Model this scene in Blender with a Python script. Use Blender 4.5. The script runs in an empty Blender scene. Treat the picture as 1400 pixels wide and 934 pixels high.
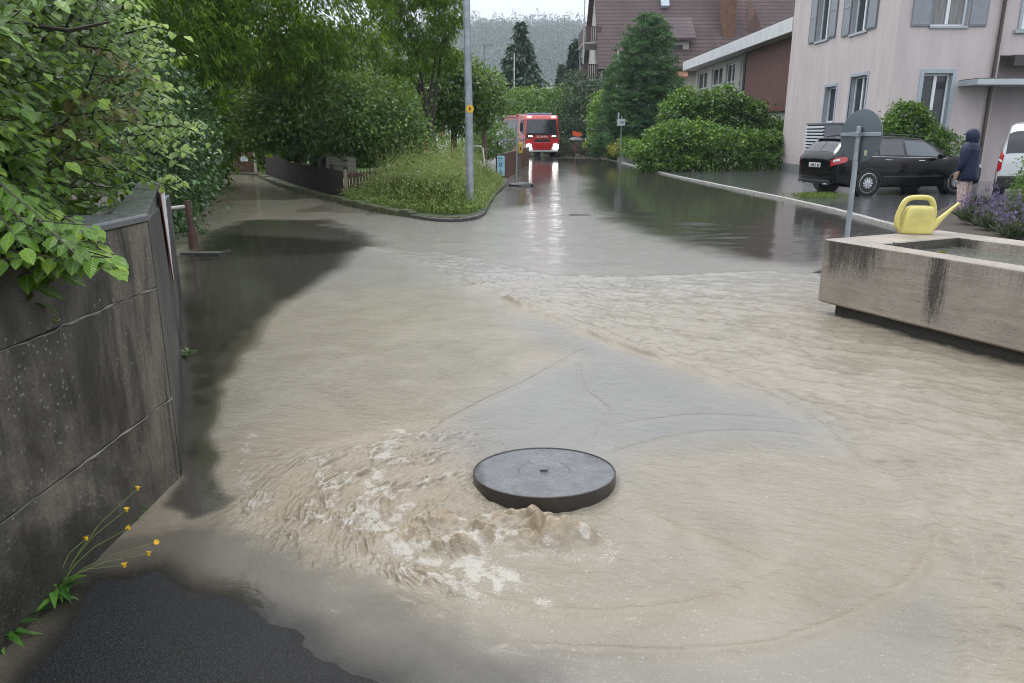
import bpy, math, random
import numpy as np
from mathutils import Vector, Matrix
random.seed(7); RNG = np.random.default_rng(7)
sc = bpy.context.scene
COL = sc.collection
R = math.radians

# ------------------------------------------------------------------ camera
FPX, CX, CY, EYE = 1020.0, 700.0, 467.0, 1.6
PITCH = math.atan(285 / 1020)
cam = bpy.data.objects.new('camera', bpy.data.cameras.new('camera')); COL.objects.link(cam)
cam.data.sensor_width = 36; cam.data.lens = FPX / 1400 * 36
cam.data.clip_end = 6000; cam.data.clip_start = 0.05
cam.location = (0, 0, EYE); cam.rotation_euler = (math.pi / 2 - PITCH, 0, 0)
sc.camera = cam

def ray(px, py):
    u = (px - CX) / FPX; v = (CY - py) / FPX
    return (u, math.cos(PITCH) + v * math.sin(PITCH), -math.sin(PITCH) + v * math.cos(PITCH))
def G(px, py, z=0.0):            # where the sight line through a photo point meets height z
    a = ray(px, py); t = (z - EYE) / a[2]; return (a[0] * t, a[1] * t, z)
def PY(px, py, y):
    a = ray(px, py); t = y / a[1]; return (a[0] * t, y, EYE + a[2] * t)
def PX(px, py, x):
    a = ray(px, py); t = x / a[0]; return (x, a[1] * t, EYE + a[2] * t)
def GL(pts, z=0.0):
    return np.array([G(a, b, z)[:2] for a, b in pts])

# ------------------------------------------------------------------ objects
LOC = {}
def link(o, parent=None):
    COL.objects.link(o)
    if parent is not None:
        o.parent = parent
        if parent.name in LOC:
            o.matrix_parent_inverse = Matrix.Translation(LOC[parent.name]).inverted()
    return o
def tag(o, label, cat, group=None, kind=None):
    o['label'] = label; o['category'] = cat
    if group: o['group'] = group
    if kind: o['kind'] = kind
    return o
def thing(name, label, cat, loc=(0, 0, 0), group=None, rotz=None):
    """rotz None: parts are given in world metres; else in the thing's own frame"""
    o = bpy.data.objects.new(name, None); o.empty_display_size = .1
    COL.objects.link(o); o.location = loc
    if rotz is None: LOC[o.name] = Vector(loc)
    else: o.rotation_euler = (0, 0, rotz)
    return tag(o, label, cat, group)
def structure(o):
    o['kind'] = 'structure'; return o
def stuff(o, label, cat):
    return tag(o, label, cat, kind='stuff')
def copy_tree(o, parent=None):
    c = o.copy(); COL.objects.link(c)
    if parent is not None: c.parent = parent
    for ch in list(o.children): copy_tree(ch, c)
    return c

class MB:
    def __init__(s): s.v = []; s.f = []
    def add(s, vs, fs):
        b = len(s.v); s.v += [tuple(v) for v in vs]; s.f += [tuple(i + b for i in f) for f in fs]; return s
    def quad(s, a, b, c, d): return s.add([a, b, c, d], [(0, 1, 2, 3)])
    def hexa(s, p):      # 4 bottom, 4 top, ccw
        return s.add(p, [(3, 2, 1, 0), (4, 5, 6, 7), (0, 1, 5, 4), (1, 2, 6, 5), (2, 3, 7, 6), (3, 0, 4, 7)])
    def box(s, c, d, rz=0):
        cx, cy, cz = c; x, y, z = d[0] / 2, d[1] / 2, d[2] / 2
        cr, sr = math.cos(rz), math.sin(rz)
        p = [(cx + a * cr - b * sr, cy + a * sr + b * cr, cz + e) for e in (-z, z) for a, b in ((-x, -y), (x, -y), (x, y), (-x, y))]
        return s.hexa(p)
    def box2(s, a, b):
        return s.box([(a[i] + b[i]) / 2 for i in range(3)], [abs(b[i] - a[i]) for i in range(3)])
    def ubox(s, O, u, n, a0, a1, b0, b1, c0, c1):     # a along u, b along n, c up
        P = lambda a, b, c: (O[0] + u[0] * a + n[0] * b, O[1] + u[1] * a + n[1] * b, O[2] + c)
        p = [P(a0, b0, c0), P(a1, b0, c0), P(a1, b1, c0), P(a0, b1, c0), P(a0, b0, c1), P(a1, b0, c1), P(a1, b1, c1), P(a0, b1, c1)]
        if u[0] * n[1] - u[1] * n[0] < 0:
            p = [p[1], p[0], p[3], p[2], p[5], p[4], p[7], p[6]]
        return s.hexa(p)
    def prism(s, poly, z0, z1):
        n = len(poly)
        vs = [(p[0], p[1], z0) for p in poly] + [(p[0], p[1], z1) for p in poly]
        return s.add(vs, [tuple(range(n - 1, -1, -1)), tuple(range(n, 2 * n))] + [(i, (i + 1) % n, n + (i + 1) % n, n + i) for i in range(n)])
    def extrude(s, poly, off):       # poly of 3d points, extruded by a vector
        n = len(poly); off = Vector(off)
        vs = [tuple(p) for p in poly] + [tuple(Vector(p) + off) for p in poly]
        return s.add(vs, [tuple(range(n - 1, -1, -1)), tuple(range(n, 2 * n))] + [(i, (i + 1) % n, n + (i + 1) % n, n + i) for i in range(n)])
    def tube(s, pts, rad, seg=8, cap=True):
        pts = [Vector(p) for p in pts]; n = len(pts)
        if not hasattr(rad, '__len__'): rad = [rad] * n
        vs = []; fs = []; up = None
        for i, p in enumerate(pts):
            d = (pts[min(i + 1, n - 1)] - pts[max(i - 1, 0)]).normalized()
            if up is None:
                up = d.orthogonal().normalized()
            up = (up - d * up.dot(d))
            up = up.normalized() if up.length > 1e-6 else d.orthogonal().normalized()
            w = d.cross(up)
            for k in range(seg):
                a = 2 * math.pi * k / seg
                vs.append(p + (up * math.cos(a) + w * math.sin(a)) * rad[i])
        for i in range(n - 1):
            for k in range(seg):
                a = i * seg + k; b = i * seg + (k + 1) % seg
                fs.append((a, b, b + seg, a + seg))
        if cap:
            fs.append(tuple(range(seg - 1, -1, -1))); fs.append(tuple(range((n - 1) * seg, n * seg)))
        return s.add(vs, fs)
    def lathe(s, prof, seg=24, c=(0, 0, 0), M=None):    # prof: (r, z)
        vs = []; fs = []; n = len(prof)
        for r, z in prof:
            for k in range(seg):
                a = 2 * math.pi * k / seg
                v = Vector((r * math.cos(a), r * math.sin(a), z))
                if M is not None: v = M @ v
                vs.append(v + Vector(c))
        for i in range(n - 1):
            for k in range(seg):
                a = i * seg + k; b = i * seg + (k + 1) % seg
                fs.append((a, b, b + seg, a + seg))
        fs.append(tuple(range(seg - 1, -1, -1))); fs.append(tuple(range((n - 1) * seg, n * seg)))
        return s.add(vs, fs)
    def rings(s, rings, closed=True, caps=True):
        m = len(rings[0]); vs = [p for r in rings for p in r]; fs = []
        for i in range(len(rings) - 1):
            for k in range(m if closed else m - 1):
                a = i * m + k; b = i * m + (k + 1) % m
                fs.append((a, b, b + m, a + m))
        if caps and closed:
            fs.append(tuple(range(m - 1, -1, -1))); fs.append(tuple(range((len(rings) - 1) * m, len(rings) * m)))
        return s.add(vs, fs)
    def build(s, name, mat, parent=None, smooth=False, bevel=0, seg=2, sub=0):
        me = bpy.data.meshes.new(name); me.from_pydata([tuple(v) for v in s.v], [], s.f)
        o = bpy.data.objects.new(name, me)
        if mat: me.materials.append(mat)
        if smooth:
            me.polygons.foreach_set('use_smooth', [True] * len(me.polygons))
        if sub:
            m = o.modifiers.new('sub', 'SUBSURF'); m.levels = m.render_levels = sub
        if bevel:
            m = o.modifiers.new('bevel', 'BEVEL'); m.width = bevel; m.segments = seg; m.limit_method = 'ANGLE'; m.angle_limit = R(40)
        if smooth and not sub:
            try:
                me.set_sharp_from_angle(angle=R(42))
            except Exception: pass
        me.validate(); me.update()
        return link(o, parent)

def npmesh(name, V, F, mat, parent=None, attrs=None, smooth=False):
    V = np.asarray(V, np.float32); F = np.asarray(F, np.int32); k = F.shape[1]
    me = bpy.data.meshes.new(name)
    me.vertices.add(len(V)); me.vertices.foreach_set('co', V.ravel())
    me.loops.add(F.size); me.loops.foreach_set('vertex_index', F.ravel())
    me.polygons.add(len(F)); me.polygons.foreach_set('loop_start', np.arange(0, F.size, k, dtype=np.int32))
    me.polygons.foreach_set('loop_total', np.full(len(F), k, np.int32))
    if smooth: me.polygons.foreach_set('use_smooth', np.ones(len(F), bool))
    me.update(calc_edges=True)
    for n, a in (attrs or {}).items():
        at = me.attributes.new(n, 'FLOAT', 'POINT'); at.data.foreach_set('value', np.asarray(a, np.float32))
    me.materials.append(mat)
    o = bpy.data.objects.new(name, me)
    return link(o, parent)

# ------------------------------------------------------------------ numpy noise
def _h(i, j, s):
    n = (i.astype(np.int64) * 374761393 + j.astype(np.int64) * 668265263 + s * 2147483647) & 0x7fffffff
    n = ((n ^ (n >> 13)) * 1274126177) & 0x7fffffff
    n = n ^ (n >> 16)
    return (n & 0xffff) / 65535.0
def vnoise(x, y, s=0):
    i = np.floor(x); j = np.floor(y); fx = x - i; fy = y - j
    fx = fx * fx * fx * (fx * (fx * 6 - 15) + 10); fy = fy * fy * fy * (fy * (fy * 6 - 15) + 10)
    a = _h(i, j, s); b = _h(i + 1, j, s); c = _h(i, j + 1, s); d = _h(i + 1, j + 1, s)
    return (a * (1 - fx) + b * fx) * (1 - fy) + (c * (1 - fx) + d * fx) * fy
def fbm(x, y, s=0, o=4):
    r = 0; a = .5; t = 0
    for k in range(o):
        r = r + a * vnoise(x * 2 ** k + 17.3 * k, y * 2 ** k + 9.1 * k, s + k); t += a; a *= .5
    return r / t
def sstep(a, b, x):
    t = np.clip((x - a) / (b - a), 0, 1); return t * t * (3 - 2 * t)
def seg_dist(X, Y, a, b):
    dx, dy = b[0] - a[0], b[1] - a[1]; L = dx * dx + dy * dy + 1e-12
    t = np.clip(((X - a[0]) * dx + (Y - a[1]) * dy) / L, 0, 1)
    return np.hypot(X - a[0] - t * dx, Y - a[1] - t * dy)
def line_dist(X, Y, pts):
    d = np.full(X.shape, 1e9)
    for a, b in zip(pts[:-1], pts[1:]): d = np.minimum(d, seg_dist(X, Y, a, b))
    return d
def poly_sd(X, Y, pts):          # negative inside
    n = len(pts); ins = np.zeros(X.shape, bool); d = np.full(X.shape, 1e9)
    for i in range(n):
        a = pts[i]; b = pts[(i + 1) % n]
        d = np.minimum(d, seg_dist(X, Y, a, b))
        c = ((a[1] > Y) != (b[1] > Y)) & (X < (b[0] - a[0]) * (Y - a[1]) / (b[1] - a[1] + 1e-12) + a[0])
        ins ^= c
    return np.where(ins, -d, d)
def smooth_line(pts, n=8):       # Catmull-Rom through the points
    P = np.array(pts, float); out = []
    for i in range(len(P) - 1):
        p0 = P[max(i - 1, 0)]; p1 = P[i]; p2 = P[i + 1]; p3 = P[min(i + 2, len(P) - 1)]
        for k in range(n):
            t = k / n
            out.append(.5 * ((2 * p1) + (-p0 + p2) * t + (2 * p0 - 5 * p1 + 4 * p2 - p3) * t * t + (-p0 + 3 * p1 - 3 * p2 + p3) * t ** 3))
    out.append(P[-1]); return np.array(out)

# ------------------------------------------------------------------ materials
def newmat(name):
    m = bpy.data.materials.new(name); m.use_nodes = True
    nt = m.node_tree; b = nt.nodes['Principled BSDF']
    return m, nt, b
class NT:
    """tiny wrapper to wire nodes"""
    def __init__(s, nt): s.nt = nt
    def n(s, t, **k):
        x = s.nt.nodes.new(t)
        for a, v in k.items(): setattr(x, a, v)
        return x
    def l(s, a, b): s.nt.links.new(a, b)
    def coord(s, kind='Object', scale=(1, 1, 1), rot=(0, 0, 0)):
        tc = s.n('ShaderNodeTexCoord'); mp = s.n('ShaderNodeMapping')
        mp.inputs['Scale'].default_value = scale; mp.inputs['Rotation'].default_value = rot
        s.l(tc.outputs[kind], mp.inputs[0]); return mp.outputs[0]
    def noise(s, co, scale, detail=4, rough=.6, dist=0):
        x = s.n('ShaderNodeTexNoise'); x.inputs['Scale'].default_value = scale
        x.inputs['Detail'].default_value = detail; x.inputs['Roughness'].default_value = rough; x.inputs['Distortion'].default_value = dist
        s.l(co, x.inputs['Vector']); return x.outputs['Fac']
    def vor(s, co, scale, feature='F1'):
        x = s.n('ShaderNodeTexVoronoi', feature=feature); x.inputs['Scale'].default_value = scale
        s.l(co, x.inputs['Vector']); return x.outputs[0]
    def ramp(s, fac, stops):
        x = s.n('ShaderNodeValToRGB'); e = x.color_ramp.elements
        while len(e) < len(stops): e.new(.5)
        for q, (p, c) in zip(e, stops):
            q.position = p; q.color = (c[0], c[1], c[2], 1) if hasattr(c, '__len__') else (c, c, c, 1)
        s.l(fac, x.inputs[0]); return x.outputs[0]
    def mixc(s, fac, a, b, mode='MIX'):
        x = s.n('ShaderNodeMix', data_type='RGBA', blend_type=mode)
        for i, q in ((0, fac), (6, a), (7, b)):
            if hasattr(q, 'links') or hasattr(q, 'is_linked'): s.l(q, x.inputs[i])
            elif hasattr(q, '__len__'): x.inputs[i].default_value = (q[0], q[1], q[2], 1)
            else: x.inputs[i].default_value = q
        return x.outputs[2]
    def math(s, op, a, b=0.0, c=None):
        x = s.n('ShaderNodeMath', operation=op)
        for i, q in enumerate((a, b, c)):
            if q is None: continue
            if hasattr(q, 'is_linked'): s.l(q, x.inputs[i])
            else: x.inputs[i].default_value = q
        return x.outputs[0]
    def attr(s, name):
        x = s.n('ShaderNodeAttribute'); x.attribute_name = name; return x.outputs['Fac']
    def bump(s, h, strength=.3, dist=.02, normal=None):
        x = s.n('ShaderNodeBump'); x.inputs['Strength'].default_value = strength; x.inputs['Distance'].default_value = dist
        s.l(h, x.inputs['Height'])
        if normal is not None: s.l(normal, x.inputs['Normal'])
        return x.outputs[0]

MC = {}
def M(name, col, rough=.55, var=.18, vscale=3.0, bump=0.0, bscale=40.0, metal=0.0, coat=0.0, spec=.5, emit=None, col2=None, stretch=(1, 1, 1)):
    if name in MC: return MC[name]
    m, nt, b = newmat(name); t = NT(nt)
    co = t.coord('Object', stretch)
    f = t.noise(co, vscale, 6, .65)
    c1 = tuple(c * (1 - var) for c in col); c2 = col2 or tuple(min(1, c * (1 + var)) for c in col)
    t.l(t.ramp(f, [(.3, c1), (.7, c2)]), b.inputs['Base Color'])
    t.l(t.ramp(t.noise(co, vscale * 3, 3), [(.3, max(0, rough - .1)), (.7, min(1, rough + .1))]), b.inputs['Roughness'])
    b.inputs['Metallic'].default_value = metal; b.inputs['Coat Weight'].default_value = coat
    b.inputs['Specular IOR Level'].default_value = spec; b.inputs['Coat Roughness'].default_value = .06
    if bump:
        t.l(t.bump(t.noise(co, bscale, 5), bump, .01), b.inputs['Normal'])
    if emit:
        b.inputs['Emission Color'].default_value = (*emit[0], 1); b.inputs['Emission Strength'].default_value = emit[1]
    MC[name] = m; return m

def foliage_mat(name, dark, mid, light, rough=.42, trans=.3, brown=None, veins=False):
    m, nt, b = newmat(name); t = NT(nt)
    c = t.ramp(t.attr('tint'), [(0, dark), (.5, mid), (1, light)])
    if brown: c = t.mixc(t.attr('brown'), c, brown)
    if veins:
        ls = t.math('ABSOLUTE', t.attr('ls'))
        w = t.math('SINE', t.math('MULTIPLY', t.math('SUBTRACT', t.attr('lt'), t.math('MULTIPLY', ls, .28)), 62.0))
        mid_rib = t.math('LESS_THAN', ls, .06)
        c = t.mixc(t.math('MULTIPLY', mid_rib, .35), c, (light[0] * 1.3, light[1] * 1.2, light[2] * 1.2))
        c = t.mixc(t.math('MULTIPLY', t.math('GREATER_THAN', w, .86), .25), c, light)
        t.l(t.bump(w, .5, .004), b.inputs['Normal'])
    t.l(c, b.inputs['Base Color']); b.inputs['Roughness'].default_value = rough
    tr = t.n('ShaderNodeBsdfTranslucent'); t.l(t.mixc(.5, c, (light[0], light[1], light[2] * .5)), tr.inputs[0])
    mx = t.n('ShaderNodeMixShader'); mx.inputs[0].default_value = trans
    t.l(b.outputs[0], mx.inputs[1]); t.l(tr.outputs[0], mx.inputs[2])
    t.l(mx.outputs[0], nt.nodes['Material Output'].inputs[0])
    return m

# ------------------------------------------------------------------ leaves
def _unit(a): return a / (np.linalg.norm(a, axis=1, keepdims=True) + 1e-9)
def leaf_arrays(C, D, N, L, W, fold=.25, curl=.15, big=False, skew=None):
    n = len(C); D = _unit(D); S = _unit(np.cross(D, N)); N = np.cross(S, D)
    L = np.broadcast_to(L, (n,))[:, None]; W = np.broadcast_to(W, (n,))[:, None]
    if not big:
        v = np.empty((n, 4, 3))
        v[:, 0] = C
        m = C + D * L * .45
        v[:, 1] = m + S * W / 2 + N * W * fold
        v[:, 2] = C + D * L - N * L * curl
        v[:, 3] = m - S * W / 2 + N * W * fold
        b = (np.arange(n) * 4)[:, None]
        F = np.concatenate([b + [0, 1, 2], b + [0, 2, 3]], 0)
        return v.reshape(-1, 3), F, 4, None, None
    ts = [0, .12, .32, .58, .82, 1.0]; ws = [.04, .62, 1.0, .92, .5, .02]
    v = np.empty((n, 18, 3)); lt = np.empty(18); lsd = np.empty(18)
    for i, (q, w) in enumerate(zip(ts, ws)):
        sp = C + D * L * q - N * L * curl * q * q
        wav = .06 * np.sin(q * 9 + np.arange(n))[:, None] * W
        v[:, i * 3] = sp - S * W * w / 2 + N * (W * fold * w + wav)
        v[:, i * 3 + 1] = sp
        v[:, i * 3 + 2] = sp + S * W * w / 2 + N * (W * fold * w - wav)
        lt[i * 3:i * 3 + 3] = q; lsd[i * 3:i * 3 + 3] = (-w, 0, w)
    f = []
    for i in range(5):
        a = i * 3; f += [(a, a + 1, a + 4, a + 3), (a + 1, a + 2, a + 5, a + 4)]
    F = ((np.arange(n) * 18)[:, None, None] + np.array(f)[None]).reshape(-1, 4)
    return v.reshape(-1, 3), F, 18, np.tile(lt, n), np.tile(lsd, n)
def leaves(name, C, D, N, L, W, tint, mat, parent=None, fold=.25, curl=.15, big=False, brown=None):
    V, F, k, lt, ls = leaf_arrays(C, D, N, L, W, fold, curl, big)
    at = {'tint': np.repeat(np.clip(tint, 0, 1), k)}
    if brown is not None: at['brown'] = np.repeat(brown, k)
    if big: at['lt'] = lt; at['ls'] = ls
    return npmesh(name, V, F, mat, parent, at, smooth=big)

def rdir(n): return _unit(RNG.normal(size=(n, 3)))
def crown(name, lobes, nclump, nleaf, L, W, sigma, mat, parent, droop=.3, flat=.6, shell=.75, tint0=.25, tintv=.45, zshade=0.0, updir=.5):
    """lobes: ellipsoids (cx,cy,cz,rx,ry,rz). Clumps sit near their shells, leaves round each clump."""
    lob = np.array(lobes, float)
    vol = (lob[:, 3] * lob[:, 4] + lob[:, 3] * lob[:, 5] + lob[:, 4] * lob[:, 5]); pr = vol / vol.sum()
    k = RNG.choice(len(lob), nclump, p=pr); d = rdir(nclump)
    r = shell + (1.04 - shell) * RNG.random(nclump) ** .6
    cc = lob[k, :3] + d * lob[k, 3:] * r[:, None]
    ctint = tint0 + tintv * RNG.random(nclump) ** 1.5 + zshade * d[:, 2]  # zshade paints light from above into the tint of upper clumps
    n = nclump * nleaf
    q = RNG.normal(size=(n, 3)) * sigma * np.array([1, 1, flat])
    C = np.repeat(cc, nleaf, 0) + q
    out = _unit(np.repeat(d, nleaf, 0) + .5 * _unit(q))
    D = _unit(out * .7 + rdir(n) * .7 + np.array([0, 0, -droop]))
    N = _unit(np.array([0, 0, 1.0]) * updir + out * .4 + rdir(n) * .55)
    Ls = L * (.65 + .7 * RNG.random(n)); Ws = W * (.65 + .7 * RNG.random(n))
    tt = np.repeat(ctint, nleaf) + RNG.normal(size=n) * .12
    return leaves(name, C, D, N, Ls, Ws, tt, mat, parent, curl=.12)
def hanging_crown(name, lobes, nclump, nleaf, L, W, mat, parent, shell=.6, spread=.55, tint0=.22, tintv=.8, lightside=None):
    """clusters of long narrow leaves hanging from a common point"""
    lob = np.array(lobes, float)
    vol = (lob[:, 3] * lob[:, 4] + lob[:, 3] * lob[:, 5] + lob[:, 4] * lob[:, 5]); pr = vol / vol.sum()
    k = RNG.choice(len(lob), nclump, p=pr); d = rdir(nclump)
    r = shell + (1.05 - shell) * RNG.random(nclump) ** .6
    cc = lob[k, :3] + d * lob[k, 3:] * r[:, None]
    ctint = tint0 + tintv * RNG.random(nclump) ** 2.6 + .16 * d[:, 2]  # last term puts top light into the leaf colour: upper clusters lighter
    n = nclump * nleaf
    ang = RNG.random(n) * 2 * np.pi
    hz = np.stack([np.cos(ang), np.sin(ang), np.zeros(n)], 1) * spread
    D = _unit(hz + np.array([0, 0, -.62]) + np.repeat(d, nleaf, 0) * .35 + .25 * rdir(n))
    C = np.repeat(cc, nleaf, 0) + RNG.normal(size=(n, 3)) * L * .45
    N = _unit(hz + np.array([0, 0, .6]) + .3 * rdir(n))
    Ls = L * (.6 + .7 * RNG.random(n)); Ws = W * (.7 + .6 * RNG.random(n))
    tt = np.repeat(ctint, nleaf) + RNG.normal(size=n) * .1
    return leaves(name, C, D, N, Ls, Ws, tt, mat, parent, curl=.2)
def trunk(parent, base, top, r0, r1, limbs, mat, name='trunk'):
    """tapered bent trunk with limbs reaching the given points"""
    b = Vector(base); e = Vector(top); mb = MB(); n = 6
    ax = [b.lerp(e, i / n) + Vector((math.sin(i * 1.9) * .06, math.cos(i * 2.3) * .06, 0)) * (1 if 0 < i else 0) * (e - b).length * .2 for i in range(n + 1)]
    mb.tube(ax, [r0 * 1.25] + [r0 + (r1 - r0) * i / n for i in range(1, n + 1)], 8)
    for q in limbs:
        q = Vector(q); f = random.uniform(.5, .95); s = ax[int(f * n)]
        m = s.lerp(q, .5) + Vector((0, 0, .12 * (q - s).length))
        mb.tube([s, m, q], [r1 * .8, r1 * .5, r1 * .15], 6)
    return mb.build(name, mat, parent, smooth=True)
HAZE = 0.00036
# ------------------------------------------------------------------ sky, light
w = bpy.data.worlds.new('World'); sc.world = w; w.use_nodes = True
t = NT(w.node_tree); bg = w.node_tree.nodes['Background']
sky = t.n('ShaderNodeTexSky'); sky.sky_type = 'NISHITA'; sky.sun_disc = False
SUN_EL, SUN_AZ = R(58), R(-35)
sky.sun_elevation = SUN_EL; sky.sun_rotation = SUN_AZ; sky.dust_density = 3.0; sky.air_density = 1.0
tc = t.n('ShaderNodeTexCoord'); sp = t.n('ShaderNodeSeparateXYZ'); t.l(tc.outputs['Generated'], sp.inputs[0])
mp = t.n('ShaderNodeMapping'); mp.inputs['Scale'].default_value = (1.2, 1.2, 3.5); t.l(tc.outputs['Generated'], mp.inputs[0])
cl = t.noise(mp.outputs[0], 2.2, 6, .55)
alt = t.math('MAXIMUM', sp.outputs[2], 0.0)
lum = t.math('MULTIPLY_ADD', alt, 13.0, 5.6)                     # overcast: brighter overhead
lum = t.math('MULTIPLY', lum, t.math('MULTIPLY_ADD', cl, .3, .85))
cloud = t.mixc(1.0, (.905, .957, 1.03), lum, 'MULTIPLY')
hs = t.n('ShaderNodeHueSaturation'); hs.inputs['Saturation'].default_value = .35; t.l(sky.outputs[0], hs.inputs['Color'])
t.l(t.mixc(.88, hs.outputs[0], cloud), bg.inputs[0]); bg.inputs[1].default_value = .1
sun = bpy.data.objects.new('sun', bpy.data.lights.new('sun', 'SUN')); COL.objects.link(sun)
sun.data.energy = .9; sun.data.angle = R(25); sun.data.color = (1, .985, .96)
sd = Vector((math.sin(SUN_AZ) * math.cos(SUN_EL), math.cos(SUN_AZ) * math.cos(SUN_EL), math.sin(SUN_EL)))
sun.rotation_euler = sd.to_track_quat('Z', 'Y').to_euler()
vs = sc.view_settings; vs.view_transform = 'Standard'; vs.look = 'None'; vs.exposure = 0.76; vs.gamma = 1
sc.cycles.use_denoising = True; sc.cycles.filter_width = 1.0
sc.cycles.max_bounces = 6; sc.cycles.diffuse_bounces = 2; sc.cycles.glossy_bounces = 3
sc.cycles.transmission_bounces = 3; sc.cycles.transparent_max_bounces = 8; sc.cycles.volume_bounces = 0
sc.cycles.use_adaptive_sampling = True; sc.cycles.adaptive_threshold = .012; sc.cycles.adaptive_min_samples = 48
sc.cycles.caustics_reflective = False; sc.cycles.caustics_refractive = False
sc.cycles.sample_clamp_indirect = 4

# ------------------------------------------------------------------ wet asphalt
def asphalt_mat(name, base, grain=1.0, coat=.55):
    m, nt, b = newmat(name); t = NT(nt); co = t.coord('Object')
    big = t.noise(co, .9, 5, .6); fine = t.vor(co, 120.0); mid = t.noise(co, 7, 5)
    c = t.ramp(big, [(.3, tuple(k * .75 for k in base)), (.7, tuple(k * 1.25 for k in base))])
    st = t.ramp(fine, [(.0, 1.0), (.35, .15), (.6, 0.0)])
    c = t.mixc(t.math('MULTIPLY', st, .8), c, tuple(k * 5 for k in base))
    t.l(c, b.inputs['Base Color'])
    t.l(t.ramp(mid, [(.3, .08), (.7, .26)]), b.inputs['Roughness'])
    h = t.math('ADD', t.math('MULTIPLY', fine, -.6), t.math('MULTIPLY', t.noise(co, 260, 2), .5))
    n = t.bump(h, .55 * grain, .012)
    t.l(n, b.inputs['Normal']); b.inputs['Coat Weight'].default_value = coat; b.inputs['Coat Roughness'].default_value = .07; b.inputs['Specular IOR Level'].default_value = .32 if coat < .3 else .5
    t.l(t.bump(h, .22 * grain, .01), b.inputs['Coat Normal'])
    return m
MA = asphalt_mat('wet_asphalt', (.013, .013, .0135), 1.8, .12)
MA2 = asphalt_mat('wet_parking_asphalt', (.055, .055, .058), .35)
M_MEADOW = M('meadow', (.05, .085, .025), .8, .4, .5, .5, 30)
mb = MB(); mb.box2((-2500, -60, -.5), (2500, 3500, -.07)); structure(mb.build('ground', M_MEADOW))

# road bed with the dry shoulders modelled as real height
DRY1 = GL([(-260, 1300), (-60, 960), (110, 775), (240, 752), (330, 790), (430, 832), (510, 868), (570, 905), (660, 960), (800, 1300)])
GRAV = GL([(296, 352), (318, 318), (352, 303), (430, 303), (462, 318), (482, 336), (452, 342), (380, 346)])
LEFT = GL([(236, 420), (245, 352), (314, 320), (486, 330), (468, 362), (420, 392), (372, 430), (345, 470), (312, 515), (290, 560), (284, 600), (292, 640), (304, 685), (262, 706), (228, 690), (247, 652), (235, 600)])
POOL = GL([(770, 218), (835, 216), (930, 243), (1090, 279), (1260, 320), (1160, 362), (1085, 362), (1000, 350), (900, 325), (850, 306), (816, 282), (802, 262), (810, 246), (790, 236)])
WEDGE = GL([(690, 430), (830, 468), (940, 510), (1060, 552), (1112, 582), (1095, 606), (960, 612), (855, 622), (850, 650), (760, 640), (640, 640), (575, 600), (640, 560), (720, 520), (790, 492)])
FAR = GL([(690, 262), (716, 236), (720, 224), (724, 216), (790, 216), (775, 226), (768, 240), (752, 252), (748, 266), (735, 282), (690, 284)])
FOOT = GL([(520, 880), (700, 893), (900, 897), (1060, 886), (1180, 860), (1280, 800), (1310, 860), (1290, 1100), (500, 1100)])
SIDE = GL([(318, 262), (350, 240), (420, 262), (520, 292), (470, 312), (350, 300), (330, 285)])

def flood_fields(X, Y):
    r = np.hypot(X, Y)
    nz = (fbm(X * 1.7, Y * 1.7, 3, 4) - .5)
    nf = (fbm(X * 6, Y * 6, 5, 3) - .5)
    wob = nz * .28 + nf * .1
    def ins(poly, wd, k=1.0): return sstep(wd, -wd, poly_sd(X, Y, poly) + wob * k)
    turb = np.full(X.shape, .97)
    turb *= 1 - .84 * ins(POOL, .5, 1.6)
    turb *= 1 - .15 * ins(WEDGE, .25, 1.0)
    turb *= 1 - .8 * ins(FAR, .8, 1.5)
    turb *= 1 - .14 * ins(FOOT, .12, .4)
    turb *= 1 - .35 * ins(SIDE, 1.2, 3) * (fbm(X * .8, Y * .35, 21, 3) > .48)
    sl = poly_sd(X, Y, LEFT) + wob * .55; wl_ = .03 * (r / 3.3) ** 1.7
    li = sstep(wl_, -wl_, sl); turb *= 1 - li * (1 - (.09 + .14 * sstep(.16, .10, -sl + nf * .3) * (r < 7)))
    gi = ins(GRAV, .7, 1.8); turb *= 1 - .78 * sstep(.5, .0, poly_sd(X, Y, GRAV) + wob * 2.2)
    sdry = poly_sd(X, Y, DRY1) + wob * .6
    turb *= .03 + .97 * (.48 * sstep(-.17, .03, sdry) + .52 * sstep(.06, .30, sdry + nf * .12))
    lev = -.020 * np.maximum(0 * gi, sstep(.10, -.34, sdry + .02))
    film = np.maximum(.75 * ins(WEDGE, .26, 1.1), .38 * ins(FOOT, .2, .6)); film = np.maximum(film, .6 * sstep(6.5, 9, Y) * sstep(14, 9, np.abs(X)) * sstep(-4.2, -2.2, X))
    return turb, lev, film

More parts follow.
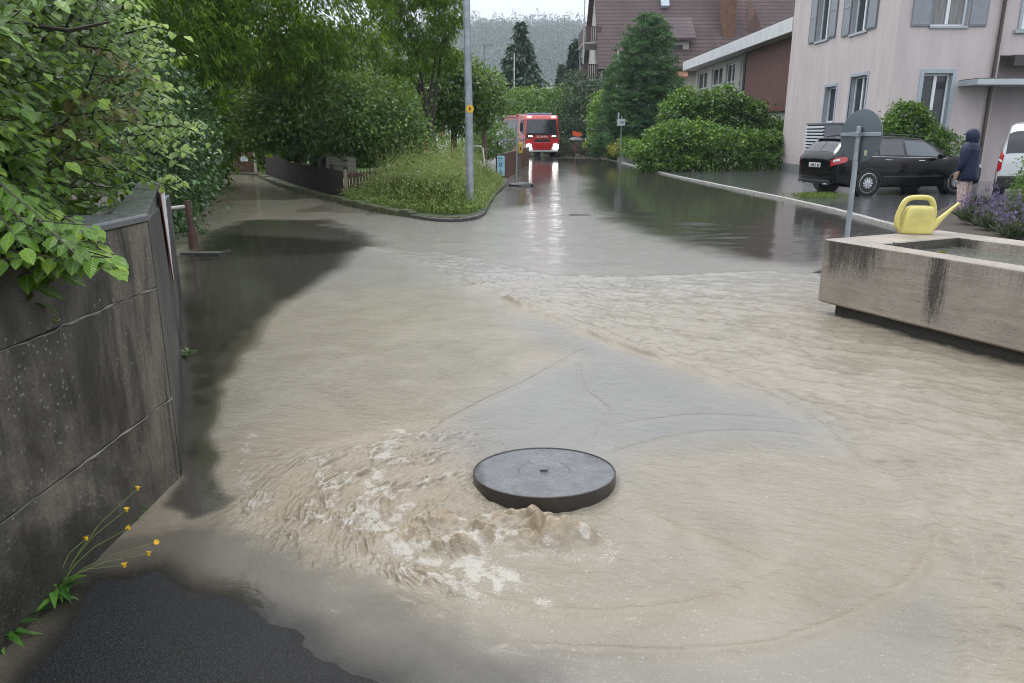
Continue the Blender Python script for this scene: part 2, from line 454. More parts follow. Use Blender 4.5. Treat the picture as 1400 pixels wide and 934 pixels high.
def flood_mesh():
    g = lambda a, b, n: a * (b / a) ** (np.arange(n) / n)
    rr = np.concatenate([g(.4, 1.15, 50), g(1.15, 2.3, 130), g(2.3, 4.4, 500), g(4.4, 14, 300), g(14, 78, 170), [78]])
    th = R(1) * np.concatenate([np.linspace(-78, -22, 130, False), np.linspace(-22, 12, 400, False), np.linspace(12, 80, 250)])
    nr, nt_ = len(rr), len(th)
    Rr, Th = np.meshgrid(rr, th, indexing='ij')
    X = Rr * np.sin(Th); Y = Rr * np.cos(Th)
    turb, lev, film = flood_fields(X, Y)
    Z = lev.copy(); foam = np.zeros(X.shape); wet = sstep(-.01, 0, lev)
    near = 1 - sstep(16, 30, Rr); wa = .06 + .94 * sstep(.6, .96, turb)
    # the stream from the right: small chop on a shallow step
    FRONT = smooth_line(GL([(560, 352), (645, 388), (730, 425), (835, 468), (960, 512), (1085, 562), (1160, 622), (1240, 680), (1290, 760), (1320, 880), (1330, 1100)]), 6)
    fl = GL([(480, 335), (560, 352), (645, 388), (730, 425), (835, 468), (960, 512), (1085, 562), (1160, 622), (1240, 680), (1290, 760), (1320, 880), (1330, 1100), (2600, 1100), (2600, 420), (1500, 392), (1120, 372), (960, 375), (760, 378), (640, 350)])
    si = poly_sd(X, Y, fl) + (fbm(X * 3, Y * 3, 8, 3) - .5) * .12
    inside = sstep(.06, -.06, si)
    a = R(-28); U = X * math.cos(a) + Y * math.sin(a); Vv = -X * math.sin(a) + Y * math.cos(a)
    warp = fbm(X * 2.5, Y * 2.5, 31, 3) * .25
    chop = fbm(U * 3.2 + warp * 3, Vv * 9.0 + warp * 6, 11, 4) - .5
    chop2 = 1 - np.abs(fbm(U * 6, Vv * 17 + warp * 8, 15, 3) * 2 - 1)
    fade = 1 - sstep(6, 14, Rr)
    Z += inside * (.010 + .036 * chop * fade + .014 * (chop2 ** 2 - .45) * fade) * wet
    d = line_dist(X, Y, FRONT)
    dn = d * (1 + .5 * (fbm(X * 8, Y * 8, 41, 2) - .5))
    ax_ = fbm(X * 1.3, Y * 1.3, 77, 2)
    frontw = np.exp(-(dn / .030) ** 2) * (.3 + 1.2 * ax_) * fade * wet; Z += (.008 + .028 * sstep(3.7, 4.8, Y)) * frontw * sstep(.35, .65, fbm(X * 2.1, Y * 2.1, 78, 2)); frontb = np.exp(-(dn / .07) ** 2) * (.3 + ax_) * fade
    Z += .008 * np.sin(d * 2 * np.pi / .13 + warp * 14) * np.exp(-d / .22) * inside * fade
    boil0 = np.zeros(X.shape)
    # wave lines that fan away from the upwelling
    for pts, amp, wd in [([(500, 850), (600, 872), (760, 889), (900, 894), (1040, 884), (1150, 850), (1240, 800), (1282, 740)], .011, .022),
                         ([(620, 812), (760, 836), (880, 836), (980, 818), (1060, 790), (1085, 775)], .009, .026),
                         ([(575, 600), (640, 560), (720, 522), (795, 480)], .009, .02), ([(815, 600), (830, 560), (800, 535), (790, 500)], .006, .018),
                         ([(830, 622), (930, 596), (1040, 590), (1130, 602)], .007, .02), ([(850, 580), (960, 568), (1080, 575)], .005, .02),
                         ([(940, 470), (990, 520), (1050, 548)], .004, .015), ([(880, 700), (960, 735), (1040, 765)], .005, .03),
                         ([(640, 392), (760, 384), (900, 380), (1060, 372)], .012, .05)]:
        L = smooth_line(GL(pts), 8); dd = line_dist(X, Y, L) + .02 * (fbm(X * 9, Y * 9, len(pts), 2) - .5)
        lw = np.exp(-(dd / wd) ** 2) * (.3 + fbm(X * 3, Y * 3, 101, 2)); boil0 = np.maximum(boil0, .32 * amp / .011 * np.exp(-(dd / (wd * 1.6)) ** 2) * wa)
        Z += 1.5 * amp * np.exp(-(dd / wd) ** 2) * (.4 + fbm(X * 4, Y * 4, 99, 2)) * wet * wa
    # upwelling beside the lid
    boil = np.zeros(X.shape); wx = .05 * (fbm(X * 7, Y * 7, 161, 3) - .5); wy = .05 * (fbm(X * 7, Y * 7, 162, 3) - .5)
    def bump(px, py, sx, sy, h, seed, k=6.0):
        c = G(px, py); g = np.exp(-(((X + wx - c[0]) / sx) ** 2 + ((Y + wy - c[1]) / sy) ** 2) ** 1.2)
        vx = .07 * (fbm(X * 11, Y * 11, seed + 40, 3) - .5); vy = .07 * (fbm(X * 11, Y * 11, seed + 41, 3) - .5)
        n = np.abs(fbm(X * k + .3 * seed, Y * k * 1.2, seed, 2) * 2 - 1) ** .7
        n2 = np.abs(fbm((X + vx) * 15, (Y + vy) * 19 + seed, seed + 100, 2) * 2 - 1)
        return g * h * 1.35 * (.34 + .9 * n + .42 * n2), g
    for b_ in [(600, 722, .13, .08, .062, 61), (660, 738, .12, .075, .060, 62), (745, 738, .14, .085, .075, 63), (728, 708, .05, .035, .055, 64), (795, 738, .07, .05, .045, 65), (690, 712, .10, .05, .04, 66), (555, 735, .1, .07, .03, 67), (620, 752, .1, .05, .035, 68)]:
        h, g = bump(*b_); Z = np.maximum(Z, 0) + h * (1 - .35 * boil) if False else Z + h * (1 - .5 * boil); boil = np.maximum(boil, g)
    Z += boil * (.006 * (fbm(X * 30, Y * 30, 71, 2) - .5))
    foam = np.maximum(foam, .7 * sstep(.15, .5, boil) * sstep(.46, .70, fbm(X * 20, Y * 20, 73, 3)))
    # rings running out to the left of it
    c0 = G(690, 712); ex, ey = X - c0[0], Y - c0[1]; rad = np.hypot(ex, ey * 1.15); ang = np.arctan2(ey, ex)
    sect = wa * sstep(-.15, .5, -np.cos(ang + .1)) * sstep(.2, .4, rad) * (1 - sstep(1.05, 1.5, rad)) * wet * (turb > .3)
    arc = ang * (rad + .3); wp2 = .10 * (fbm(X * 5, Y * 5, 54, 3) - .5)
    ph = rad + .22 * (fbm(X * 3.0, Y * 3.0, 51, 5) - .5)
    band = sstep(.40, .72, .5 + .28 * np.sin(ph * 2 * np.pi / .27) + (fbm(X * 4.5, Y * 4.5, 52, 3) - .5) * 1.5)
    rip = 1 - np.abs(fbm(arc * 9 + wp2 * 30, (rad + wp2) * 24, 53, 3) * 2 - 1)
    rip2 = 1 - np.abs(fbm(arc * 22 + wp2 * 60, (rad + wp2) * 48, 58, 2) * 2 - 1)
    Z += sect * ((.030 * (rip - .62) + .010 * (rip2 - .6)) * (.45 + .8 * band) + .007 * np.sin(ph * 2 * np.pi / .27))
    br2 = fbm(X * 45, Y * 45, 57, 3)
    foam = np.maximum(foam, sect * band * sstep(.70, .93, rip * .75 + rip2 * .25 + (br2 - .5) * .5) * .85)
    around = wa * np.exp(-(rad / .75) ** 2)
    Z += around * (.012 * (fbm(X * 14, Y * 14, 55, 4) - .5) + .010 * (np.abs(fbm(X * 22, Y * 22, 59, 3) * 2 - 1) - .3)) * sstep(1.2, .2, np.abs(ang) * 0 + rad) + .004 * (fbm(X * 5, Y * 5, 56, 4) - .5) * near * wet * wa
    br2 = fbm(X * 24, Y * 24, 57, 3)
    for pts, wd, am in [([(480, 700), (520, 722), (560, 758), (620, 775), (690, 800)], .05, 1.0), ([(640, 735), (650, 770), (700, 790)], .06, .85), ([(545, 590), (518, 640), (505, 680), (520, 722)], .035, .8),
                        ([(620, 800), (660, 822), (740, 826)], .03, .55), ([(800, 730), (840, 742), (830, 765)], .03, .4), ([(560, 690), (540, 710), (560, 745), (620, 752)], .03, .7), ([(700, 760), (790, 760)], .03, .4), ([(350, 590), (330, 640), (350, 690)], .04, .4)]:
        L = smooth_line(GL(pts), 8); dd = line_dist(X, Y, L) + .06 * (fbm(X * 6, Y * 6, 33 + len(pts), 3) - .5)
        foam = np.maximum(foam, am * np.exp(-(dd / wd) ** 2))
    foam *= .10 + .9 * sstep(.36, .60, fbm(X * 20, Y * 20, 91, 4))
    # loose flecks drifting off
    fleck = sstep(.70, .76, fbm(X * 60, Y * 60, 93, 2)) * sstep(.45, .6, fbm(X * 2.2, Y * 2.2, 94, 2)) * (np.hypot(X, Y - 3) < 2.0) * (turb > .5) * .16
    foam = np.maximum(foam, fleck); foam *= wet * wa
    # fine running ripples everywhere the water is deep enough
    w2 = fbm(X * 3, Y * 3, 141, 2) * 2.2
    calm = (1 - .45 * film) * (1 - .55 * sstep(.04, .3, si) * sstep(3.5, 4.6, Y))
    Z += wa * calm * (.55 + .45 * inside) * sstep(11, 5, Rr) * (.011 * (fbm(U * 9 + w2, Vv * 19 + w2, 142, 3) - .5) + .0055 * (1 - np.abs(fbm(U * 17 + w2 * 2, Vv * 34 + w2, 143, 2) * 2 - 1) - .6))
    # ripples pushed over the pooled road further back
    rp = np.exp(-line_dist(X, Y, GL([(830, 292), (940, 305), (1060, 345), (1110, 350)])) / 1.3) * sstep(8, 12, Y)
    Z += rp * .012 * (fbm(X * 1.1 + Y * .6, Y * 2.6 - X * .9, 81, 3) - .5) * 2
    Z += .006 * (fbm(X * 1.2, Y * 2.4, 83, 3) - .5) * sstep(6, 10, Rr) * wet * (.35 + .65 * turb)
    boil = np.maximum(boil, np.maximum(.5 * frontb * sstep(9, 6, Rr) * sstep(3.7, 4.8, Y), .42 * sect * (.6 + .5 * band)))
    cb = G(470, 660); br_ = .62 * np.exp(-(((X - cb[0]) / .85) ** 2 + ((Y - cb[1]) / .95) ** 2) ** 1.5) * (.6 + .8 * (fbm(X * 4, Y * 4, 171, 3) - .2)); boil = np.maximum(np.maximum(boil, .7 * boil0), br_ * sstep(.4, .9, turb))
    V = np.stack([X, Y, Z], -1).reshape(-1, 3)
    i, j = np.meshgrid(np.arange(nr - 1), np.arange(nt_ - 1), indexing='ij'); b = (i * nt_ + j).ravel()
    F = np.stack([b, b + 1, b + nt_ + 1, b + nt_], 1)
    chopa = inside * fade
    return V, F, turb.ravel(), np.clip(foam, 0, 1).ravel(), np.clip(boil, 0, 1).ravel(), film.ravel()

def water_mat():
    m, nt, b = newmat('muddy_flood_water'); t = NT(nt)
    co = t.coord('Object'); cs = t.coord('Object', (1.0, 2.3, 1), (0, 0, R(28)))
    big = t.noise(co, 1.6, 6, .6, 1.0); strk = t.noise(cs, 6, 5, .6, .8)
    mud = t.ramp(big, [(.32, (.188, .162, .122)), (.68, (.258, .226, .177))])
    mud = t.mixc(t.math('MULTIPLY', strk, .35), mud, (.218, .189, .146))
    mud = t.mixc(t.math('MULTIPLY', t.attr('film'), .8), mud, (.20, .206, .212))  # greyer for thinner silt, with the sky's reflection also put into the colour
    mud = t.mixc(t.math('MULTIPLY', t.attr('boil'), .92), mud, (.255, .195, .125))
    bub = t.vor(co, 150.0); bub2 = t.noise(co, 34.0, 6, .8, 1.6)
    lace = t.math('ADD', t.math('MULTIPLY', bub, 1.1), t.math('MULTIPLY', bub2, 1.0))
    ff = t.math('SUBTRACT', t.math('MULTIPLY', t.attr('foam'), 1.35), t.math('MULTIPLY', t.math('SUBTRACT', 1.0, lace), .85))
    ff = t.ramp(ff, [(.18, 0.0), (1.15, 1.0)])
    t.l(t.mixc(t.math('MULTIPLY', ff, .66), mud, (.46, .43, .385)), b.inputs['Base Color'])
    t.l(t.math('MULTIPLY_ADD', ff, .4, .05), b.inputs['Roughness'])
    b.inputs['IOR'].default_value = 1.33
    h = t.math('ADD', t.math('MULTIPLY', t.noise(co, 30, 3, .55, .4), .7), t.math('MULTIPLY', t.noise(cs, 17, 4, .6, .6), .9))
    h = t.math('ADD', h, t.math('MULTIPLY', t.noise(co, 60, 2, .5), .3))
    h = t.math('ADD', h, t.math('MULTIPLY', t.math('MULTIPLY', ff, lace), .8))
    # calm clear water has little chop, the muddy flow has more
    st = t.math('MULTIPLY', t.math('MULTIPLY_ADD', t.math('MULTIPLY', t.attr('turb'), t.attr('turb')), .30, .015), t.math('MULTIPLY_ADD', t.attr('film'), -.15, 1.0))
    x = t.n('ShaderNodeBump'); x.inputs['Distance'].default_value = .022
    t.l(h, x.inputs['Height']); t.l(st, x.inputs['Strength']); nrm = x.outputs[0]
    t.l(nrm, b.inputs['Normal'])
    tr = t.n('ShaderNodeBsdfTransparent'); tr.inputs[0].default_value = (.86, .84, .78, 1)
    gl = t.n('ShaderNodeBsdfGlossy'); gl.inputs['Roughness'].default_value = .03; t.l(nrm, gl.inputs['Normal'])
    fr = t.n('ShaderNodeFresnel'); fr.inputs[0].default_value = 1.33; t.l(nrm, fr.inputs['Normal'])
    cm = t.n('ShaderNodeMixShader'); t.l(fr.outputs[0], cm.inputs[0]); t.l(tr.outputs[0], cm.inputs[1]); t.l(gl.outputs[0], cm.inputs[2])
    mx = t.n('ShaderNodeMixShader'); t.l(t.attr('turb'), mx.inputs[0]); t.l(cm.outputs[0], mx.inputs[1]); t.l(b.outputs[0], mx.inputs[2])
    t.l(mx.outputs[0], nt.nodes['Material Output'].inputs[0])
    return m
V, F, tb, fo, bo, ch = flood_mesh()
flood = npmesh('flood_water', V, F, water_mat(), None, {'turb': tb, 'foam': fo, 'boil': bo, 'film': ch}, smooth=True)
structure(flood)
def road_h(X, Y):
    wob = (fbm(X * 1.7, Y * 1.7, 3, 4) - .5) * .28
    up = np.maximum(sstep(.75, .0, poly_sd(X, Y, DRY1) + wob * .6), sstep(.9, .0, poly_sd(X, Y, GRAV)))
    return -.052 + np.maximum(.042 * up, .026 * sstep(.7, -.1, poly_sd(X, Y, LEFT)))
rr = .9 * (80 / .9) ** (np.arange(320) / 319); th = np.linspace(R(-82), R(82), 260); Rr, Th = np.meshgrid(rr, th, indexing='ij')
X_, Y_ = Rr * np.sin(Th), Rr * np.cos(Th); i, j = np.meshgrid(np.arange(319), np.arange(259), indexing='ij'); b = (i * 260 + j).ravel()
structure(npmesh('road', np.stack([X_, Y_, road_h(X_, Y_)], -1).reshape(-1, 3), np.stack([b, b + 1, b + 261, b + 260], 1), MA, None, smooth=True))
mb = MB(); mb.box2((-40, -6, -.4), (60, 90, -.062)); structure(mb.build('road_base', MA))

# ------------------------------------------------------------------ parking court, kerb, verge, side path edges
K = [G(780, 216)[:2], G(832, 219)[:2], G(915, 240)[:2], G(1090, 277)[:2], G(1225, 312)[:2]]
K = [(K[1][0] - 1.2, 60)] + K[1:] + [(7.6, 10.2), (8.2, 6), (8.4, -3)]
mb = MB(); mb.prism([(x + .14, y) for x, y in K] + [(45, -3), (45, 60)], -.3, .035); structure(mb.build('parking_court', MA2))
M_KERB = M('pale_kerb_stone', (.32, .31, .29), .35, .25, 6, .3, 60)
mb = MB(); pts = smooth_line(K[:5] + [(6.75, 11.9)], 10)
L = 0
for i in range(len(pts) - 1):
    a, b = pts[i], pts[i + 1]; dd = b - a; ln = np.hypot(*dd); k = max(1, int(ln / .9))
    for q in range(k):
        p0 = a + dd * (q + .01) / k; p1 = a + dd * (q + .99) / k; n = np.array([dd[1], -dd[0]]) / ln
        if n[0] < 0: n = -n
        h = .05 + random.uniform(-.004, .004)
        mb.prism([tuple(p0), tuple(p0 + n * .12), tuple(p1 + n * .12), tuple(p1)][::1 if True else -1], -.2, h)
structure(mb.build('kerb', M_KERB, bevel=.012))
# a pale line of cobbles crossing the road further on
# ------------------------------------------------------------------ manhole lid
M_IRON = M('rusty_dark_iron', (.022, .017, .015), .38, .4, 14, .5, 120, coat=.3)
def lid_mat():
    m, nt, b = newmat('wet_lid_concrete'); t = NT(nt); co = t.coord('Object')
    blot = t.noise(co, 9, 6, .7, .5); grain = t.vor(co, 210)
    c = t.ramp(blot, [(.33, (.06, .061, .064)), (.62, (.19, .192, .198))])
    c = t.mixc(t.math('MULTIPLY', t.ramp(grain, [(0, 1.0), (.4, 0.0)]), .5), c, (.32, .32, .32))
    c = t.mixc(t.math('MULTIPLY', t.ramp(t.noise(co, 70, 4, .8), [(.36, 1.0), (.5, 0.0)]), .75), c, (.035, .035, .037))
    t.l(c, b.inputs['Base Color']); t.l(t.ramp(t.noise(co, 16, 4), [(.35, .07), (.65, .4)]), b.inputs['Roughness'])
    h = t.math('ADD', t.math('MULTIPLY', t.noise(co, 90, 4), 1.0), t.math('MULTIPLY', blot, 1.5))
    h = t.math('ADD', h, t.math('MULTIPLY', grain, -1.2))
    t.l(t.bump(h, .9, .012), b.inputs['Normal']); b.inputs['Coat Weight'].default_value = .9; b.inputs['Coat Roughness'].default_value = .08
    return m
LC = (.155, 3.31, 0)
lid = thing('manhole_cover', 'round heavy manhole lid lifted off its shaft beside the upwelling brown water', 'manhole cover', (LC[0], LC[1], -.02), rotz=0)
lid.rotation_euler = (R(-5.2), R(-.6), R(0)); lid.location.z = -.043; lid.location.y -= .03
mb = MB(); mb.lathe([(.318, .0), (.3335, .0795), (.10, .081), (.04, .081), (.03, .0795)], 72)
top = mb.build('lid_top', lid_mat(), lid, smooth=True)
mb = MB()
prof = [(.322, -.03), (.338, -.025), (.342, -.01), (.342, .0815), (.340, .0835), (.3345, .0835), (.333, .081), (.322, .0)]
rr = [[Vector((r * math.cos(a), r * math.sin(a), z)) for a in [2 * math.pi * k / 96 for k in range(96)]] for r, z in prof]
mb.rings(rr, caps=False); mb.build('rim', M_IRON, lid, smooth=True)
mb = MB(); mb.box((0, 0, .0815), (.036, .014, .003)); mb.build('lifting_slot', M('slot_black', (.006, .006, .006), .8), lid)
mb = MB()
rr = [[Vector((r * math.cos(a), r * math.sin(a), z)) for a in [2 * math.pi * k / 64 for k in range(64)]] for r, z in [(.118, .0806), (.120, .0822), (.124, .0822), (.126, .0806)]]
mb.rings(rr, caps=False); mb.build('ring_groove', M('groove_grey', (.10, .10, .105), .3), lid, smooth=True)

# ------------------------------------------------------------------ retaining wall on the left
def wall_mat(name, dark, light, vert=1.0):
    m, nt, b = newmat(name); t = NT(nt); co = t.coord('Object')
    big = t.noise(co, 1.5, 9, .68, .5); st = t.noise(t.coord('Object', (6, 6, .8)), 1.6, 7, .7, .6)
    c = t.ramp(t.math('ADD', t.math('MULTIPLY', big, .68), t.math('MULTIPLY', st, .32)), [(.40, dark), (.5, tuple(a * .62 + c_ * .38 for a, c_ in zip(dark, light))), (.62, light)])
    moss = t.noise(co, 5, 6, .7)
    c = t.mixc(t.math('MULTIPLY', t.ramp(moss, [(.52, 0.0), (.68, 1.0)]), .7), c, (.018, .019, .013))
    pit = t.vor(co, 34, 'F1'); pn = t.noise(co, 3.1, 3)
    chip = t.math('MULTIPLY', t.ramp(pit, [(.13, 1.0), (.22, 0.0)]), t.ramp(pn, [(.46, 0.0), (.54, 1.0)]))
    c = t.mixc(t.math('MULTIPLY', chip, .65), c, (.30, .29, .26))
    hole = t.math('MULTIPLY', t.ramp(t.vor(t.coord('Object', rot=(.3, .2, .5)), 27), [(.07, 1.0), (.14, 0.0)]), t.ramp(t.noise(co, 4.3, 3), [(.45, 0.0), (.55, 1.0)]))
    c = t.mixc(hole, c, (.008, .008, .008))
    sxyz = t.n('ShaderNodeSeparateXYZ'); t.l(co, sxyz.inputs[0])
    foot = t.math('SUBTRACT', t.ramp(sxyz.outputs[2], [(.05, 1.0), (.42, 0.0)]), t.math('MULTIPLY', t.math('SUBTRACT', big, .5), 2.5))
    c = t.mixc(t.math('MULTIPLY', t.ramp(foot, [(.35, 0.0), (.75, 1.0)]), .72), c, (.013, .012, .009))
    cor = t.math('MULTIPLY', t.ramp(t.math('DIVIDE', sxyz.outputs[1], 4.0), [(.68, 0.0), (.80, 1.0)]), t.ramp(st, [(.36, 0.0), (.6, 1.0)]))
    c = t.mixc(t.math('MULTIPLY', cor, .6 * vert), c, (.21, .18, .14))
    speck = t.noise(co, 160, 3, .8)
    c = t.mixc(t.math('MULTIPLY', t.ramp(speck, [(.4, 1.0), (.6, 0.0)]), .35), c, (.02, .018, .014))
    t.l(c, b.inputs['Base Color']); t.l(t.ramp(big, [(.3, .35), (.7, .75)]), b.inputs['Roughness'])
    h = t.math('SUBTRACT', t.math('ADD', t.noise(co, 60, 5), t.math('MULTIPLY', big, 2)), t.math('MULTIPLY', hole, 1.5))
    t.l(t.bump(h, .5, .012), b.inputs['Normal'])
    return m
MW = wall_mat('stained_wall_concrete', (.010, .0088, .0072), (.20, .177, .140))
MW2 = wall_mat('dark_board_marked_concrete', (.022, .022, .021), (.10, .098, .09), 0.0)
WC, WF = Vector((-1.60, 3.30, 0)), Vector((-3.44, 7.62, 0))
WN = Vector((-1.715, -1.2, 0))
wall = thing('retaining_wall', 'stained dark concrete retaining wall with horizontal joints below the overhanging bush', 'wall', (-1.65, 2.5, 0))
mb = MB()
o1 = Vector((-.26, .0, 0))
levels = [(-.3, .398), (.402, .928), (.932, 1.225)]
for a, b in levels:
    mb.prism([tuple(WN)[:2], tuple(WC)[:2], tuple(WC + o1 + Vector((0, -.15, 0)))[:2], tuple(WN + o1)[:2]], a, b)
for z in (.40, .93):     # ragged mortar bead of a formwork joint
    mb.prism([tuple(WN + Vector((-.01, 0, 0)))[:2], tuple(WC + Vector((-.012, -.03, 0)))[:2], tuple(WC + o1 + Vector((0.01, -.17, 0)))[:2], tuple(WN + o1 + Vector((.01, 0, 0)))[:2]], z - .006, z + .006)
mb.build('front_panel', MW, wall, bevel=.005)
mb = MB()
for z in (.40, .93):
    pts = [WN.lerp(WC, i / 90) + Vector((.002 + random.uniform(-.002, .002), 0, z + random.gauss(0, .0025))) for i in range(91)]
    mb.tube(pts, [random.uniform(.001, .004) if random.random() < .85 else .0065 for _ in pts], 6)
mb.build('mortar_bead', M('lime_mortar', (.17, .155, .13), .8, .45, 22, .6, 90), wall)
d = (WF - WC).normalized(); nn = Vector((d.y, -d.x, 0))       # nn faces the lane
mb = MB()
P = [WC + Vector((.003, .002, 0)), WF, WF - nn * .26, WC - nn * .24 + d * .08]
zt = [1.235, 1.0, 1.0, 1.235]
tp = [Vector((p.x, p.y, z)) for p, z in zip(P, zt)]; bt = [Vector((p.x, p.y, -.3)) for p in P]
pk = WC + d * .62
mb.hexa([bt[0], bt[1], bt[2], bt[3], tp[0], tp[1], tp[2], tp[3]])
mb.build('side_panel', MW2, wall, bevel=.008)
mb = MB()
a0 = WC + d * .05; a1 = WC + d * 2.6; w_ = nn * -.16
mb.hexa([Vector((a0.x, a0.y, 1.20)) - nn * .01, Vector((a1.x, a1.y, 1.05)) - nn * .01, Vector((a1.x, a1.y, 1.05)) + w_, Vector((a0.x, a0.y, 1.20)) + w_,
         Vector((a0.x, a0.y, 1.245)) - nn * .01, Vector((a1.x, a1.y, 1.25)) - nn * .01, Vector((a1.x, a1.y, 1.25)) + w_, Vector((a0.x, a0.y, 1.245)) + w_])
mb.build('side_coping', M('wet_grey_coping', (.10, .105, .11), .3, .3, 8, .3, 60), wall, bevel=.006)
mb = MB(); mb.prism([(WN.x + .012, WN.y), (WC.x + .012, WC.y - .002), (WC.x - .30, WC.y - .1), (WN.x - .30, WN.y)], 1.228, 1.262)
mb.build('coping', M('wet_grey_coping', (.10, .105, .11), .3), wall, bevel=.01)
# earth bank behind the wall
mb = MB(); mb.prism([(-1.98, -1.2), (-1.9, 3.1), (-3.72, 7.5), (-5.2, 9.6), (-14, 9.8), (-14, -1.2)], -.2, 1.0)
o = mb.build('soil_bank', M('dark_soil', (.03, .024, .016), .9, .4, 5, .8, 20)); structure(o)
# give-way plate fixed on the lane side of the wall
sg = thing('triangular_sign', 'white triangular sign with red edge seen edge-on along the wall', 'sign', (-2.3, 4.9, .9))
c0, c1 = WC + d * 1.42, WC + d * 2.33
off = nn * .012
A_, B_, C_ = Vector((c0.x, c0.y, 1.235)) + off, Vector((c1.x, c1.y, 1.235)) + off, Vector(((c0.x + c1.x) / 2 - .21, (c0.y + c1.y) / 2 - .0, .58)) + off
mid = (c0 + c1) / 2; C_ = Vector((mid.x, mid.y, .60)) + off
mb = MB(); mb.extrude([A_, C_, B_], nn * .006); mb.build('red_border', M('sign_red', (.20, .035, .025), .45), sg, bevel=.002)
cen = (A_ + B_ + C_) / 3; sh = lambda v: cen + (v - cen) * .955 + nn * .0075
mb = MB(); mb.extrude([sh(A_), sh(C_), sh(B_)], nn * .002); mb.build('white_face', M('sign_white', (.72, .74, .78), .3, .05), sg)

# ------------------------------------------------------------------ broad-leaved bush over the wall
MF_BUSH = foliage_mat('broad_leaf', (.030, .082, .010), (.095, .215, .020), (.30, .44, .040), .24, .26, brown=(.13, .062, .022), veins=True)
M_BARK = M('wet_bark', (.035, .027, .02), .7, .4, 9, .6, 40)
bush = thing('hornbeam_bush', 'large bright green broad-leaved bush arching over the dark concrete wall', 'bush', (-3.2, 4.2, 1.0))
def sample_poly(poly, n):
    P = np.array(poly, float); lo, hi = P.min(0), P.max(0); out = []
    while len(out) < n:
        q = lo + RNG.random((n * 2, 2)) * (hi - lo); s = poly_sd(q[:, 0], q[:, 1], P)
        out += [tuple(v) for v in q[s < 0]]
    return out[:n]
OUT = [(-160, -120), (215, -120), (240, 20), (262, 60), (268, 120), (284, 170), (312, 212), (268, 246), (228, 274), (180, 282), (130, 312), (176, 352), (110, 366), (50, 352), (-160, 372)]
tips = sample_poly(OUT, 560) + sample_poly([(-60, 250), (150, 270), (120, 330), (185, 368), (115, 380), (60, 360), (-60, 372)], 60)
br = MB(); C = []; D = []; N = []; L = []; TT = []; BR = []
for (px, py) in tips:
    f = max(0, min(1, px / 300)); y = 2.35 + 2.1 * f + random.random() ** 1.4 * (1.5 + .9 * f)
    if py > 295 and px < 200: y = random.uniform(2.15, 2.8)
    tip = Vector(PY(px, py, y))
    dirn = Vector((.75 + random.uniform(-.25, .35), -.45 + random.uniform(-.45, .4), random.uniform(-.3, .25))).normalized()
    ln = random.uniform(.4, .8)
    root = tip - dirn * ln - Vector((0, 0, random.uniform(-.12, .18)))
    mid = root.lerp(tip, .5) + Vector((0, 0, .10 * ln))
    br.tube([root, mid, tip], [.006, .004, .0015], 5, False)
    k = int(ln / .034); side = 1
    bt = random.random()
    isb = (abs(px - 160) < 45 and 90 < py < 215 and random.random() < .33)
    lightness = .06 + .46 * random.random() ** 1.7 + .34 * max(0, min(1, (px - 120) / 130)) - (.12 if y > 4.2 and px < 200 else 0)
    for i in range(k):
        q = i / k; side = -side
        if q < .1 and random.random() < .5: continue
        p = root.lerp(mid, q * 2) if q < .5 else mid.lerp(tip, q * 2 - 1)
        sd_ = dirn.cross(Vector((0, 0, 1))).normalized() * side
        dd = (dirn * .55 + sd_ * .8 + Vector((random.uniform(-.2, .2), random.uniform(-.2, .2), -.32 - .35 * random.random()))).normalized()
        if i == k - 1: dd = (dirn + Vector((0, 0, -.3))).normalized(); p = tip
        C.append(p); D.append(dd); N.append((random.uniform(-.35, .35) + dirn.x * .15, random.uniform(-.45, .2), 1))
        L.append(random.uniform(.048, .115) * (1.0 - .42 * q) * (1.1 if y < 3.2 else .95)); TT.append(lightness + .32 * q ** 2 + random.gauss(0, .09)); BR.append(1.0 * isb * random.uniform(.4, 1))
L = np.array(L)
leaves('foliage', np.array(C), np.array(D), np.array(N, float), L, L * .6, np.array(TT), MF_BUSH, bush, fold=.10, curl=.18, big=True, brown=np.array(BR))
# dim inner leaves
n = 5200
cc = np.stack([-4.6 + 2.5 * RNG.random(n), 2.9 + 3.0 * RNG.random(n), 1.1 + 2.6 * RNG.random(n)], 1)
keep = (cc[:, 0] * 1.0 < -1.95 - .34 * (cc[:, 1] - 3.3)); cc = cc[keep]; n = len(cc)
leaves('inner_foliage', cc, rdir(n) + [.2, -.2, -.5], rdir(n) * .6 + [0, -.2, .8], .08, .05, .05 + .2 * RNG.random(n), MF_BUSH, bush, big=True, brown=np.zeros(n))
for i in range(9):
    a = Vector((-3.5 + random.uniform(-.8, .5), 4.2 + random.uniform(-1.3, 1.2), .9)); b = a + Vector((random.uniform(.2, 1.2), random.uniform(-.9, .3), random.uniform(1.4, 2.6)))
    br.tube([a, a.lerp(b, .5) + Vector((-.15, 0, .2)), b], [.03, .02, .008], 7)
br.tube([PY(30, 33, 3.0), PY(95, 42, 2.9), PY(150, 30, 2.75)], [.009, .008, .004], 6)
br.build('branches', M_BARK, bush, smooth=True)

